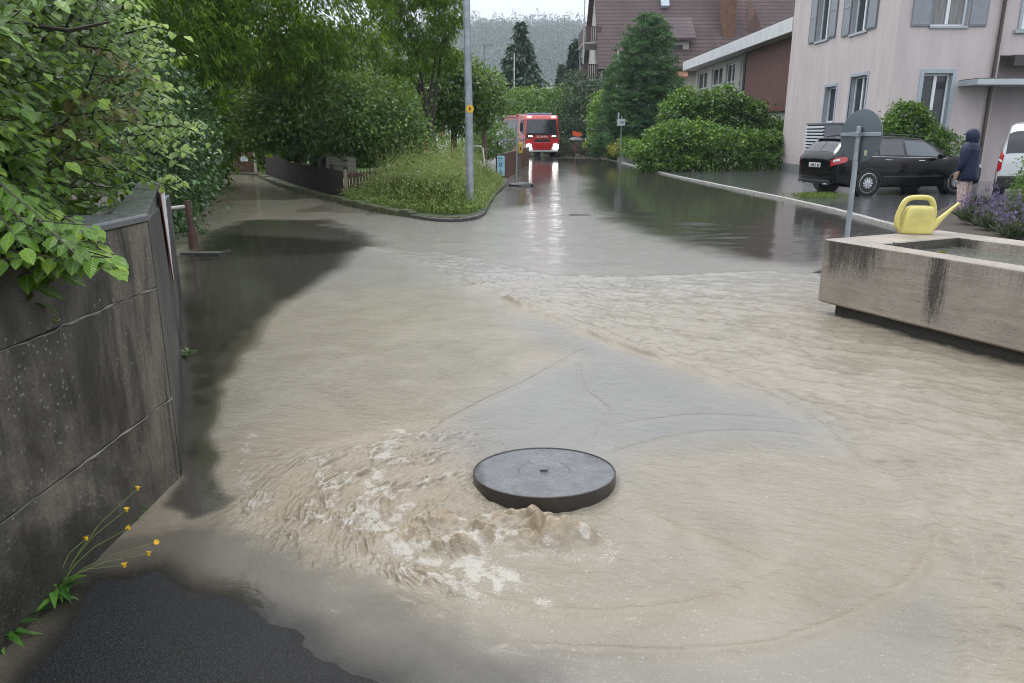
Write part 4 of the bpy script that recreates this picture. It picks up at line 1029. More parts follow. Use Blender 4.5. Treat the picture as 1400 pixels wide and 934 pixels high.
for k in range(4): mb.box((-.012, .20 + .065 * k, .75), (.004, .035, .05)); mb.box((-.012, .20 + .065 * k, .685), (.004, .035, .05))
mb.build('lettering', M_CHAR, pl)
mb = MB(); mb.box((-.001, 0, .98), (.012, .0105, 1.25)); mb.build('door_seam', M_TRIM, van)
mb = MB(); mb.box((-.012, .12, .93), (.02, .16, .05)); mb.build('door_handle', M_TRIM, van, bevel=.006)

# ------------------------------------------------------------------ people
def skin_body(name, verts, edges, rad, mat, parent, root=0, sub=2):
    me = bpy.data.meshes.new(name); me.from_pydata([tuple(v) for v in verts], edges, []); me.materials.append(mat)
    o = bpy.data.objects.new(name, me); link(o, parent)
    m = o.modifiers.new('skin', 'SKIN'); m.use_smooth_shade = True
    for i, sv in enumerate(me.skin_vertices[0].data):
        r = rad[i]; sv.radius = (r, r) if not hasattr(r, '__len__') else r; sv.use_root = (i == root)
    s = o.modifiers.new('sub', 'SUBSURF'); s.levels = s.render_levels = sub
    return o
M_SKIN = M('skin', (.42, .26, .19), .5, .06, 8)
def human(parent, h=1.66, arms=None, lean=0):
    """standing figure facing +x, one continuous mesh incl. hands with fingers"""
    k = h / 1.75; v = []; e = []; r = []
    def add(p, rad, frm=None):
        v.append(Vector(p) * k); r.append(rad * k)
        if frm is not None: e.append((frm, len(v) - 1))
        return len(v) - 1
    pel = add((0, 0, .95), .135); ab = add((.0, 0, 1.12), .125, pel); ch = add((.01, 0, 1.30), .14, ab); nk0 = add((0, 0, 1.45), .075, ch); nk = add((.015, 0, 1.53), .055, nk0)
    hd_ = add((.03, 0, 1.60), .075, nk); hd2 = add((.03, 0, 1.68), .09, hd_); add((.02, 0, 1.745), .06, hd2); add((.118, 0, 1.635), .014, hd_)
    for s in (1, -1):
        hip = add((0, s * .09, .88), .095, pel); kn = add((.02, s * .10, .50), .06, hip); an = add((-.02, s * .10, .09), .038, kn); hl = add((.0, s * .10, .04), .036, an); add((.16, s * .12, .03), .032, hl)
        sh = add((0, s * .17, 1.41), .062, ch)
        A = (arms or {}).get(s, [(-.02, .24, 1.15), (.06, .27, .92), (.09, .27, .84)])
        el = add((A[0][0], s * A[0][1], A[0][2]), .046, sh); wr = add((A[1][0], s * A[1][1], A[1][2]), .028, el); pm = add((A[2][0], s * A[2][1], A[2][2]), .034, wr)
        dv = (Vector(A[2]) - Vector(A[1])).normalized()
        for j, (fy, fl) in enumerate([(-.03, .075), (-.01, .088), (.012, .08), (.03, .06)]):
            b = Vector((A[2][0] + fy, s * A[2][1], A[2][2])) + Vector((dv.x, 0, dv.z)) * .035
            q = add(b, .009, pm); q2 = add(b + dv * fl * .55 + Vector((.004, -s * .008, 0)), .0085, q); add(b + dv * fl + Vector((.006, -s * .028, 0)), .007, q2)
        q = add((A[2][0] + .045, s * (A[2][1] - .01), A[2][2] + .012), .011, pm); add((A[2][0] + .065, s * (A[2][1] - .02), A[2][2] - .03), .009, q)
    return v, e, r
def limb(mb, pts, rads, seg=12): mb.tube(pts, rads, seg)
def loft_coat(mb, prof, seg=28, wr=.012, seed=0, cy=0):
    rr = []
    for (z, rx, ry, cx) in prof:
        ring = []
        for k in range(seg):
            a = 2 * math.pi * k / seg
            f = 1 + wr * 2 * math.sin(a * 5 + z * 9 + seed) * (.5 + .5 * math.sin(z * 23 + a * 2)) + wr * math.sin(a * 9 - z * 17)
            ring.append(Vector((cx + rx * f * math.cos(a), cy + ry * f * math.sin(a), z)))
        rr.append(ring)
    mb.rings(rr)
pp = G(1313, 294, .035)
per = thing('person', 'person in a navy hooded raincoat and pale patterned trousers standing beside the black car', 'person', pp, rotz=R(128))
v, e, r = human(per, 1.62)
skin_body('body', v, e, r, M_SKIN, per)
k = 1.62 / 1.75
M_NAVY = M('navy_raincoat', (.012, .017, .043), .5, .25, 5, .35, 14, spec=.2)
mb = MB()
loft_coat(mb, [(.66, .185, .245, -.01), (.70, .19, .25, -.01), (.85, .18, .245, -.01), (1.0, .17, .235, 0), (1.12, .165, .23, 0), (1.22, .165, .228, 0), (1.30, .15, .215, 0), (1.36, .125, .185, 0), (1.40, .09, .12, 0), (1.43, .07, .08, .0)])
for s in (1, -1):
    A = [Vector((0, s * .15, 1.32)), Vector((0, s * .21, 1.26)), Vector((-.01, s * .255, 1.08)), Vector((.02, s * .27, .96)), Vector((.06, s * .275, .85))]
    mb.tube(A, [.075, .083, .072, .066, .06], 14)
coat = mb.build('raincoat', M_NAVY, per, smooth=True, sub=1)
mb = MB(); loft_coat(mb, [(1.245, .170, .234, -.003), (1.255, .172, .236, -.003), (1.265, .166, .230, -.003)]); mb.build('back_yoke', M_NAVY, coat, smooth=True)
mb = MB(); rr = []     # hood: open towards the face (+x)
for i in range(9):
    ph = -1.15 + i * (2.55) / 8
    rr.append([])
for z, rx, ry, cx in [(1.36, .10, .105, 0), (1.42, .115, .118, .0), (1.50, .125, .125, .012), (1.57, .122, .118, .02), (1.62, .10, .098, .02), (1.655, .055, .055, .01), (1.662, .01, .01, .0)]:
    pass
hood = []
for z, rx, ry, cx in [(1.35, .09, .10, 0), (1.41, .112, .116, -.005), (1.48, .126, .124, .002), (1.55, .124, .118, .008), (1.605, .10, .098, .012), (1.64, .055, .055, .01), (1.652, .012, .012, .005)]:
    hood.append([Vector((cx + rx * math.cos(a), ry * math.sin(a), z)) for a in [R(38) + (2 * math.pi - R(76)) * q / 22 for q in range(23)]])
mb.rings(hood, closed=False); o = mb.build('hood', M_NAVY, coat, smooth=True); m_ = o.modifiers.new('thick', 'SOLIDIFY'); m_.thickness = .012
m, nt, b = newmat('patterned_trousers'); t = NT(nt); co = t.coord('Object')
t.l(t.ramp(t.vor(co, 26), [(.25, (.50, .40, .38)), (.42, (.30, .14, .15)), (.6, (.56, .48, .45))]), b.inputs['Base Color']); b.inputs['Roughness'].default_value = .8
mb = MB()
for s in (1, -1):
    mb.tube([(0, s * .085, .80), (.01, s * .09, .60), (.015, s * .095, .46), (-.01, s * .095, .28), (-.015, s * .095, .07)], [.105, .095, .082, .075, .07], 14)
mb.build('trousers', m, per, smooth=True, sub=1)
for s in (1, -1):
    mb = MB(); mb.rings([[Vector((x + .0, s * .095 + w_ * math.cos(a), max(.0, z0 + h_ * math.sin(a)))) for a in [k2 * math.pi / 6 for k2 in range(12)]] for x, w_, z0, h_ in [(-.08, .02, .03, .03), (-.06, .042, .04, .05), (.0, .047, .045, .06), (.09, .05, .035, .042), (.15, .04, .028, .03), (.175, .01, .02, .01)]])
    mb.build('shoe', M('dark_shoe', (.03, .03, .032), .5), per, smooth=True)
# ------------------------------------------------------------------ building helpers
def holed_wall(mb, O, u, n, W, H, holes, depth):
    """facade W x H from O along u, facing n, with rectangular openings (a0,a1,c0,c1) and reveals"""
    O = Vector(O); u = Vector(u); n = Vector(n); Z = Vector((0, 0, 1))
    us = sorted({0, W} | {h[0] for h in holes} | {h[1] for h in holes}); zs = sorted({0, H} | {h[2] for h in holes} | {h[3] for h in holes})
    P = lambda a, c, b=0: O + u * a + Z * c + n * b
    flip = u.cross(Z).dot(n) < 0
    def q(*p): mb.quad(*(p[::-1] if flip else p))
    for i in range(len(us) - 1):
        for j in range(len(zs) - 1):
            ca, cz = (us[i] + us[i + 1]) / 2, (zs[j] + zs[j + 1]) / 2
            if any(h[0] < ca < h[1] and h[2] < cz < h[3] for h in holes): continue
            q(P(us[i], zs[j]), P(us[i + 1], zs[j]), P(us[i + 1], zs[j + 1]), P(us[i], zs[j + 1]))
    for a0, a1, c0, c1 in holes:
        q(P(a0, c0), P(a0, c0, -depth), P(a0, c1, -depth), P(a0, c1)); q(P(a1, c0, -depth), P(a1, c0), P(a1, c1), P(a1, c1, -depth))
        q(P(a0, c1, -depth), P(a1, c1, -depth), P(a1, c1), P(a0, c1)); q(P(a0, c0), P(a1, c0), P(a1, c0, -depth), P(a0, c0, -depth))
M_PINK = M('pale_pink_render', (.485, .425, .42), .75, .11, 1.6, .25, 70, stretch=(1.4, 1.4, .35))
M_GREYSUR = M('blue_grey_surround', (.33, .37, .41), .55, .08, 4)
M_SHUT = M('grey_shutter', (.23, .245, .275), .5, .1, 4)
M_WFRAME = M('white_window_frame', (.68, .70, .72), .35, .04, 4)
M_GLASS = M('dark_window_glass', (.030, .036, .042), .05, .3, .9, spec=.7)
M_CURT = M('window_with_curtain', (.17, .17, .17), .08, .45, 5, stretch=(3, 3, .15), spec=.7)
M_PIPE = M('dark_downpipe', (.05, .035, .032), .4, .15, 4, coat=.3)
def window(parent, O, u, n, a0, a1, c0, c1, depth, mull=1, surround=.10, sill=True, glass=None, fr=.07):
    """window in an opening; O facade origin"""
    mb = MB(); b0, b1 = -depth, -depth + .06
    mb.ubox(O, u, n, a0, a0 + fr, b0, b1, c0, c1); mb.ubox(O, u, n, a1 - fr, a1, b0, b1, c0, c1)
    mb.ubox(O, u, n, a0 + fr, a1 - fr, b0, b1, c0, c0 + fr); mb.ubox(O, u, n, a0 + fr, a1 - fr, b0, b1, c1 - fr, c1)
    for k in range(mull):
        a = a0 + (a1 - a0) * (k + 1) / (mull + 1); mb.ubox(O, u, n, a - .05, a + .05, b0, b1 + .01, c0 + fr, c1 - fr)
    f = mb.build('window', M_WFRAME, parent, bevel=.006)
    mb = MB(); mb.ubox(O, u, n, a0 + .02, a1 - .02, b0 - .03, b0 + .025, c0 + .02, c1 - .02); mb.build('pane', glass or M_GLASS, f)
    if surround:
        mb = MB(); s = surround; w_ = .018
        mb.ubox(O, u, n, a0 - s, a0, -.03, w_, c0, c1 + s); mb.ubox(O, u, n, a1, a1 + s, -.03, w_, c0, c1 + s); mb.ubox(O, u, n, a0, a1, -.03, w_, c1, c1 + s)
        mb.build('surround', M_GREYSUR, f, bevel=.004)
    if depth > .2:
        mb = MB(); mb.ubox(O, u, n, a0 - .004, a0 + .012, -depth + .062, -.032, c0 + .01, c1 - .013); mb.ubox(O, u, n, a1 - .012, a1 + .004, -depth + .062, -.032, c0 + .01, c1 - .013); mb.ubox(O, u, n, a0, a1, -depth + .062, -.032, c1 - .012, c1 + .004)
        mb.build('reveal', M_GREYSUR, f)
    if sill:
        mb = MB(); mb.ubox(O, u, n, a0 - surround - .02, a1 + surround + .02, -depth + .07, .05, c0 - .07, c0 + .006); mb.build('sill', M_GREYSUR, f, bevel=.006)
    return f
def shutter(parent, O, u, n, a0, a1, c0, c1):
    mb = MB(); mb.ubox(O, u, n, a0, a1, .022, .052, c0, c1)
    for c in (c0 + .04, (c0 + c1) / 2, c1 - .09): mb.ubox(O, u, n, a0 + .03, a1 - .03, .052, .066, c, c + .05)
    mb.ubox(O, u, n, a0 + .01, a0 + .04, .052, .062, c0, c1); mb.ubox(O, u, n, a1 - .04, a1 - .01, .052, .062, c0, c1)
    return mb.build('shutter', M_SHUT, parent, bevel=.004)

# ------------------------------------------------------------------ pale pink house
HX, HY0, HY1, HH = 12.0, 25.0, 34.3, 9.6
house = thing('apartment_house', 'pale pink rendered house with grey shutters behind the parked black car', 'house', (HX, HY0, 0))
Oa, ua, na = (HX, HY1, 0), (0, -1, 0), (-1, 0, 0)          # lane facade, a grows towards the camera
Of, uf, nf_ = (HX, HY0, 0), (1, 0, 0), (0, -1, 0)           # front facade
wa = [(HY1 - 30.25, HY1 - 28.95, 1.95, 3.30), (HY1 - 27.9, HY1 - 26.65, 1.95, 3.50), (HY1 - 31.6, HY1 - 30.35, 5.05, 6.9), (HY1 - 28.45, HY1 - 27.1, 4.95, 6.8)]
wa[0] = (wa[0][0] + .15, wa[0][1] - .15, 1.98, 3.28)
wf = [(1.04, 1.94, 1.72, 3.42), (.64 + .36, 1.80 + .36, 4.80, 6.7)]
mb = MB(); holed_wall(mb, Oa, ua, na, HY1 - HY0, HH, wa, .24); holed_wall(mb, Of, uf, nf_, 3.35, HH, wf, .24)
# recessed entrance bay to the right, wing above
mb.box2((HX + 3.35, HY0 - .002, 3.95), (HX + 14, HY0 + 8, HH)); mb.box2((HX + 3.34, HY0 + 1.55, 0), (HX + 14, HY0 + 8, 3.948)); mb.box2((HX + 3.0, HY0 + .01, 0), (HX + 3.345, HY0 + 1.56, 3.946))
mb.box2((HX + .6, HY0 + .6, 0), (HX + 10, HY1, HH)); mb.build('wall', M_PINK, house)
mb = MB(); mb.box2((HX - .022, HY0 - .022, 0), (HX + 3.33, HY0 + .1, .34)); mb.box2((HX - .024, HY0 - .02, 0), (HX + .1, HY1 - .002, .337)); mb.build('plinth', M('grey_plinth', (.20, .20, .205), .55, .15, 4, .3, 50), house)
mb = MB(); mb.add([(HX - .7, HY0 - .7, HH), (HX + 14.7, HY0 - .7, HH), (HX + 14.7, HY1 + .7, HH), (HX - .7, HY1 + .7, HH), (HX + 4, HY0 + 4.6, HH + 3.4), (HX + 10, HY0 + 4.6, HH + 3.4)], [(3, 2, 1, 0), (0, 1, 5, 4), (1, 2, 5), (2, 3, 4, 5), (3, 0, 4)]); mb.build('roof', M('brown_roof', (.10, .055, .045), .6), house)
window(house, Oa, ua, na, *wa[0], .22, 0, .11, True); window(house, Oa, ua, na, *wa[1], .22, 1, .11)
for i in (2, 3):
    window(house, Oa, ua, na, *wa[i], .22, 1, .0)
    shutter(house, Oa, ua, na, wa[i][0] - .66, wa[i][0] - .02, wa[i][2] + .0, wa[i][3]); shutter(house, Oa, ua, na, wa[i][1] + .02, wa[i][1] + .66, wa[i][2], wa[i][3])
window(house, Of, uf, nf_, *wf[0], .22, 1, .13); window(house, Of, uf, nf_, *wf[1], .22, 1, .0, glass=M_CURT)
shutter(house, Of, uf, nf_, wf[1][0] - .60, wf[1][0] - .02, 4.80, 6.7); shutter(house, Of, uf, nf_, wf[1][1] + .02, wf[1][1] + .58, 4.80, 6.7)
dx = PY(1356, 115, HY0 - .09)[0]
mb = MB(); mb.tube([(dx - HX + HX, HY0 - .09, .3), (dx, HY0 - .09, HH)], .055, 12)
for z in (1.0, 2.6, 4.4, 6.2): mb.lathe([(.062, z), (.062, z + .05)], 12, (dx, HY0 - .09, 0))
mb.build('downpipe', M_PIPE, house, smooth=True)
cx0 = PY(1310, 112, HY0)[0]; cz = PY(1330, 116, HY0 - 1.0)[2]
mb = MB(); mb.box2((cx0, HY0 - 1.05, cz), (cx0 + 7, HY0 + 1.5, cz + .17)); cnp = mb.build('canopy', M('grey_canopy_edge', (.40, .44, .46), .4, .1, 3), house, bevel=.01)
mb = MB(); mb.box2((cx0 + .03, HY0 - 1.02, cz + .174), (cx0 + 6.9, HY0 - .003, cz + .20)); mb.build('canopy_gravel', M('mossy_gravel', (.12, .11, .08), .9, .5, 14, .8, 50), cnp)
mb = MB(); mb.box2((HX + 3.6, HY0 - .35, 3.62), (HX + 12, HY0 - .006, 3.94)); mb.build('roller_box', M('dark_fascia', (.05, .045, .045), .5), house)
ex = PY(1366, 140, HY0 + 1.5)[0]
mb = MB()
for i in range(3):
    for j in range(9): mb.box((ex + .14 + i * .205, HY0 + 1.535, 1.15 + j * .205), (.19, .05, .19))
mb.build('glass_block_panel', M('glass_blocks', (.16, .19, .19), .15, .5, 12, .4, 30), house, bevel=.01)
mb = MB(); mb.box2((ex - .03, HY0 + 1.50, 1.0), (ex + .03, HY0 + 1.548, 3.1)); mb.box2((ex + .68, HY0 + 1.50, .1), (ex + .75, HY0 + 1.548, 3.1)); mb.box2((ex + .76, HY0 + 1.51, .1), (ex + 2.2, HY0 + 1.546, 3.1)); mb.build('entrance_panel', M('pale_grey_panel', (.30, .34, .36), .3, .1, 2), house)
mb = MB(); mb.box2((ex + .05, HY0 + 1.1, .95), (ex + 2.2, HY0 + 1.49, 1.55)); bx = mb.build('letterbox_unit', M('grey_letterboxes', (.17, .175, .18), .4), house, bevel=.01)
mb = MB()
for i in range(5):
    for z in (1.0, 1.28): mb.box2((ex + .10 + .42 * i, HY0 + 1.085, z), (ex + .46 + .42 * i, HY0 + 1.099, z + .23))
mb.build('letterbox_door', M('grey_letterbox_door', (.24, .25, .255), .35), bx, bevel=.006)
wxx = PY(1385, 20, HY0)[0] - HX
mb = MB(); mb.ubox(Of, uf, nf_, wxx + .30, wxx + 1.5, .002, .02, 4.72, 6.6); wp = mb.build('window', M_WFRAME, house)
mb = MB(); mb.ubox(Of, uf, nf_, wxx + .42, wxx + 1.4, .021, .03, 4.85, 6.5); mb.build('pane', M_GLASS, wp)
mb = MB(); mb.ubox(Of, uf, nf_, wxx + .1, wxx + 1.6, .003, .10, 4.60, 4.70); mb.ubox(Of, uf, nf_, wxx + .2, wxx + .29, .003, .05, 4.72, 6.6); mb.build('surround', M_GREYSUR, wp)
# louvred heat-pump housing on the lane facade
lo = thing('heat_pump', 'grey louvred heat pump housing against the side of the pink house', 'heat pump', (11.6, 28.4, .035))
y0, y1 = 28.0, 29.75; x0 = 11.28
mb = MB(); mb.box2((x0 + .04, y0, .04), (HX - .03, y1, 1.93)); mb.build('housing', M('grey_housing', (.22, .23, .26), .45, .08, 3), lo, bevel=.01)
mb = MB(); mb.box2((x0, y0 - .02, 1.90), (HX - .028, y1 + .02, 1.96)); mb.box2((x0 + .02, y0 - .01, .04), (x0 + .045, y0 + .04, 1.9)); mb.build('cover_frame', M('grey_housing_dark', (.17, .18, .20), .45), lo)
mb = MB()
for k in range(15):
    z = .16 + k * .115; mb.hexa([Vector(v) for v in [(x0 - .03, y0 + .03, z), (x0 + .04, y0 + .03, z + .05), (x0 + .04, y1 - .03, z + .05), (x0 - .03, y1 - .03, z), (x0 - .03, y0 + .03, z + .05), (x0 + .04, y0 + .03, z + .075), (x0 + .04, y1 - .03, z + .075), (x0 - .03, y1 - .03, z + .05)]])
mb.build('louvre', M('pale_louvre', (.55, .57, .60), .4, .05), lo)
mb = MB(); mb.box2((x0 + .03, y0 + .03, .08), (x0 + .042, y1 - .03, 1.88)); mb.build('louvre_back', M('louvre_black', (.015, .015, .018), .7), lo)

# ------------------------------------------------------------------ low workshop with white fascia
lx, ly0, ly1, lh = 13.2, 36.2, 56.6, 5.95
low = thing('workshop_building', 'low cream building with white fascia, strip windows and red-brown brick end', 'building', (lx, ly0, 0))
M_CREAM = M('cream_render', (.37, .355, .325), .7, .07, 1.5)
Ol, ul, nl = (lx, ly1, 0), (0, -1, 0), (-1, 0, 0)
def brick_mat():
    m, nt, b = newmat('red_brown_brick'); t = NT(nt); co = t.coord('Object', rot=(math.pi / 2, 0, math.pi / 2))
    br_ = t.n('ShaderNodeTexBrick'); br_.inputs['Scale'].default_value = 2.1; br_.inputs['Color1'].default_value = (.10, .043, .034, 1); br_.inputs['Color2'].default_value = (.135, .058, .045, 1); br_.inputs['Mortar'].default_value = (.075, .043, .037, 1); br_.inputs['Mortar Size'].default_value = .014
    sx = t.n('ShaderNodeSeparateXYZ'); t.l(t.coord('Object'), sx.inputs[0]); cb = t.n('ShaderNodeCombineXYZ'); t.l(sx.outputs[1], cb.inputs[0]); t.l(sx.outputs[2], cb.inputs[1]); t.l(cb.outputs[0], br_.inputs['Vector'])
    t.l(br_.outputs[0], b.inputs['Base Color']); b.inputs['Roughness'].default_value = .7; return m
wl = [(ly1 - 56.2, ly1 - 53.4, 4.95, 6.0), (ly1 - 52.2, ly1 - 49.6, 4.95, 6.0), (ly1 - 48.8, ly1 - 46.9, 4.95, 6.0), (ly1 - 45.6, ly1 - 44.85, 4.1, 6.0)]
wl = [(a, b, 4.55, 5.65) for a, b, c, d_ in wl[:3]] + [(wl[3][0] - .2, wl[3][1], 3.7, 5.7)]
mb = MB(); holed_wall(mb, Ol, ul, nl, ly1 - 44.6, lh, wl, .18); mb.box2((lx + .5, ly0 + .5, 0), (lx + 12, ly1 - .002, lh)); mb.box2((lx - .001, ly0, 0), (lx + 12, 44.598, 2.62)); mb.build('wall', M_CREAM, low)
mb = MB(); mb.box2((lx - .12, ly0 - .01, 2.625), (lx + 11.9, 44.3, lh)); mb.build('brick_wall', brick_mat(), low)
for w_ in wl: window(low, Ol, ul, nl, *w_, .16, 1 if w_[1] - w_[0] > 1 else 0, 0, True)
mb = MB(); mb.box2((lx - .75, ly0 - .5, lh + .005), (lx + 12.5, ly1 + 1.2, lh + .62)); mb.build('fascia', M('white_fascia', (.55, .56, .57), .5, .12, 2), low, bevel=.02)
mb = MB(); mb.add([(lx - .70, ly0 - .45, lh + .63), (lx + 12.4, ly0 - .45, lh + .63), (lx + 12.4, ly1 + 1.1, lh + .63), (lx - .70, ly1 + 1.1, lh + .63), (lx + 6, ly0 - .45, lh + 1.5), (lx + 6, ly1 + 1.1, lh + 1.5)], [(3, 2, 1, 0), (0, 1, 4), (1, 2, 5, 4), (2, 3, 5), (3, 0, 4, 5)]); mb.build('roof', M('dark_slate', (.06, .058, .065), .35, .2, 6), low)
mb = MB(); mb.tube([(lx - .14, 44.45, .2), (lx - .14, 44.45, lh)], .07, 10); mb.build('downpipe', M_PIPE, low, smooth=True)

# ------------------------------------------------------------------ tall house with tiled roof
def tile_mat():
    m, nt, b = newmat('roof_tiles'); t = NT(nt)
    sx = t.n('ShaderNodeSeparateXYZ'); t.l(t.coord('Object'), sx.inputs[0])
    row = t.math('FRACT', t.math('MULTIPLY', sx.outputs[2], 3.1)); colm = t.math('FRACT', t.math('ADD', t.math('MULTIPLY', sx.outputs[0], 3.6), t.math('MULTIPLY', t.math('FLOOR', t.math('MULTIPLY', sx.outputs[2], 3.1)), .5)))
    n = t.noise(t.coord('Object'), .35, 5, .6); n2 = t.noise(t.coord('Object'), 3.0, 4, .7)
    c = t.ramp(n, [(.35, (.062, .040, .044)), (.65, (.125, .075, .070))])
    strk = t.noise(t.coord('Object', (1.1, .1, .08)), 1.0, 3); c = t.mixc(t.math('MULTIPLY', t.ramp(strk, [(.60, 0.0), (.70, 1.0)]), .55), c, (.27, .10, .06))
    c = t.mixc(t.math('MULTIPLY', n2, .5), c, (.07, .05, .055))
    c = t.mixc(t.math('MULTIPLY', t.math('LESS_THAN', row, .28), .85), c, (.03, .02, .022)); c = t.mixc(t.math('MULTIPLY', t.math('LESS_THAN', colm, .14), .45), c, (.04, .028, .03))
    t.l(c, b.inputs['Base Color']); b.inputs['Roughness'].default_value = .55; b.inputs['Specular IOR Level'].default_value = .3
    t.l(t.bump(t.math('ADD', row, t.math('MULTIPLY', colm, .3)), .6, .05), b.inputs['Normal']); return m
M_TILE = tile_mat()
tx0, tx1, ty0, ty1, te, tr_ = 7.5, 27.5, 65.0, 79.0, 6.9, 16.5
tall = thing('tiled_roof_house', 'big house with steep dark tiled roof and stacked brown balconies', 'house', (tx0, ty0, 0))
tym = (ty0 + ty1) / 2
mb = MB(); mb.box2((tx0, ty0 + .5, 0), (tx1, ty1, te)); mb.extrude([(tx0, ty0 + .5, te), (tx0, ty1, te), (tx0, tym, tr_ - .4)], (tx1 - tx0, 0, 0)); mb.build('wall', M_CREAM, tall)
mb = MB()
sl = (tr_ - te) / (tym - ty0)
def roofz(y): return te + (y - ty0) * sl
mb.hexa([Vector(v) for v in [(tx0 - .45, ty0 - .3, roofz(ty0 - .3) - .05), (tx1 + .4, ty0 - .3, roofz(ty0 - .3) - .05), (tx1 + .4, tym, tr_ - .05), (tx0 - .45, tym, tr_ - .05), (tx0 - .45, ty0 - .3, roofz(ty0 - .3) + .15), (tx1 + .4, ty0 - .3, roofz(ty0 - .3) + .15), (tx1 + .4, tym, tr_ + .15), (tx0 - .45, tym, tr_ + .15)]])
mb.hexa([Vector(v) for v in [(tx0 - .45, tym, tr_ - .05), (tx1 + .4, tym, tr_ - .05), (tx1 + .4, ty1 + .3, te - .4), (tx0 - .45, ty1 + .3, te - .4), (tx0 - .45, tym, tr_ + .15), (tx1 + .4, tym, tr_ + .15), (tx1 + .4, ty1 + .3, te - .2), (tx0 - .45, ty1 + .3, te - .2)]])
mb.build('roof', M_TILE, tall)
mb = MB(); mb.tube([(tx0 - .5, ty0 - .42, te - .25), (tx1, ty0 - .42, te - .25)], .10, 8); mb.tube([(tx0 + .1, ty0 - .3, te - .3), (tx0 + .1, ty0 + .35, te - .9), (tx0 + .1, ty0 + .42, .5)], .06, 8); mb.build('gutter', M_PIPE, tall, smooth=True)
M_BALC = M('brown_balcony_boards', (.075, .045, .042), .6, .2, 6)
for z in (6.0, 8.95):
    mb = MB(); X0, X1 = tx0 - 1.5, tx0 - .03
    mb.box2((X0, 67, z - .12), (X1, 72, z + .0)); b_ = mb.build('balcony', M_CREAM, tall)
    mb = MB()
    for i in range(9): mb.box2((X0 + i * .165, 66.96, z + .03), (X0 + i * .165 + .13, 66.99, z + 1.15))
    for i in range(26): mb.box2((X0 - .03, 67 + i * .19, z + .03), (X0 - .0, 67 + i * .19 + .15, z + 1.15))
    mb.box2((X0 - .05, 66.93, z + 1.151), (X1, 67.02, z + 1.22)); mb.build('balustrade', M_BALC, b_)
    mb = MB(); mb.box2((tx0 - .028, 68, z + .05), (tx0 - .002, 70.5, z + 2.1)); mb.build('balcony_door', M_GLASS, b_)
mb = MB(); mb.box2((X0 - .03, 66.9, 7.2), (X0 + .06, 67.0, 12.5)); mb.build('balcony_post', M_CREAM, tall)
# shed dormer
d0x, d1x, dz = 11.6, 14.6, 8.9
dm_y = ty0 + .9
mb = MB(); mb.box2((d0x, dm_y, 7.3), (d1x, dm_y + 3.5, dz)); dm = mb.build('dormer', M_CREAM, tall)
mb = MB(); mb.hexa([Vector(v) for v in [(d0x - .5, dm_y - .5, dz), (d1x + .5, dm_y - .5, dz), (d1x + .5, dm_y + 4.2, dz + 3.6), (d0x - .5, dm_y + 4.2, dz + 3.6), (d0x - .5, dm_y - .5, dz + .2), (d1x + .5, dm_y - .5, dz + .2), (d1x + .5, dm_y + 4.2, dz + 3.8), (d0x - .5, dm_y + 4.2, dz + 3.8)]]); mb.build('dormer_roof', M_TILE, dm)
mb = MB(); mb.box2((d0x + .35, dm_y - .03, 7.55), (d1x - .5, dm_y - .004, 8.6)); mb.build('dormer_window', M_GLASS, dm)
mb = MB(); mb.hexa([Vector(v) for v in [(d0x - .2, ty0 - .9, 5.9), (d1x - .3, ty0 - .9, 5.9), (d1x - .3, ty0 + .6, 6.9), (d0x - .2, ty0 + .6, 6.9), (d0x - .2, ty0 - .9, 6.05), (d1x - .3, ty0 - .9, 6.05), (d1x - .3, ty0 + .6, 7.25), (d0x - .2, ty0 + .6, 7.25)]]); mb.build('porch_roof', M('orange_tiles', (.22, .085, .05), .5, .3, 3), tall)
mb = MB(); mb.box2((d0x + .8, ty0 + .46, 3.0), (d1x - .6, ty0 + .498, 4.6)); f = mb.build('window', M_WFRAME, tall)
mb = MB(); mb.box2((d0x + .9, ty0 + .43, 3.1), (d0x + 1.4, ty0 + .455, 4.5)); mb.box2((d0x + 1.5, ty0 + .43, 3.1), (d1x - .7, ty0 + .455, 4.5)); mb.build('pane', M_GLASS, f)
mb = MB(); cxx = PY(998, 25, 66.6)[0]; mb.box2((cxx - .5, 66.6, 8.3), (cxx + .5, 68.2, 15)); mb.build('chimney', M('rust_brown_cladding', (.13, .065, .038), .8, .4, 3, .6, 8), tall)
mb = MB(); mb.hexa([Vector(v) for v in [(12.6, 68.4, 11.75), (13.3, 68.4, 11.75), (13.3, 69.3, 12.95), (12.6, 69.3, 12.95), (12.6, 68.2, 11.95), (13.3, 68.2, 11.95), (13.3, 69.1, 13.15), (12.6, 69.1, 13.15)]]); mb.build('skylight', M('skylight_glass', (.35, .4, .45), .1), tall, bevel=.02)
px_ = PY(1033, 30, 66.5)[0]
mb = MB(); mb.add([(px_ - .7, 67.0, 9.7), (px_ + .8, 67.0, 9.7), (px_ + .1, 67.0, 11.3), (px_ - .7, 70, 12), (px_ + .8, 70, 12), (px_ + .1, 69, 12.5)], [(0, 1, 2), (0, 2, 5, 3), (1, 4, 5, 2)]); mb.build('pointed_dormer', M('dark_rust', (.10, .05, .035), .7), tall)
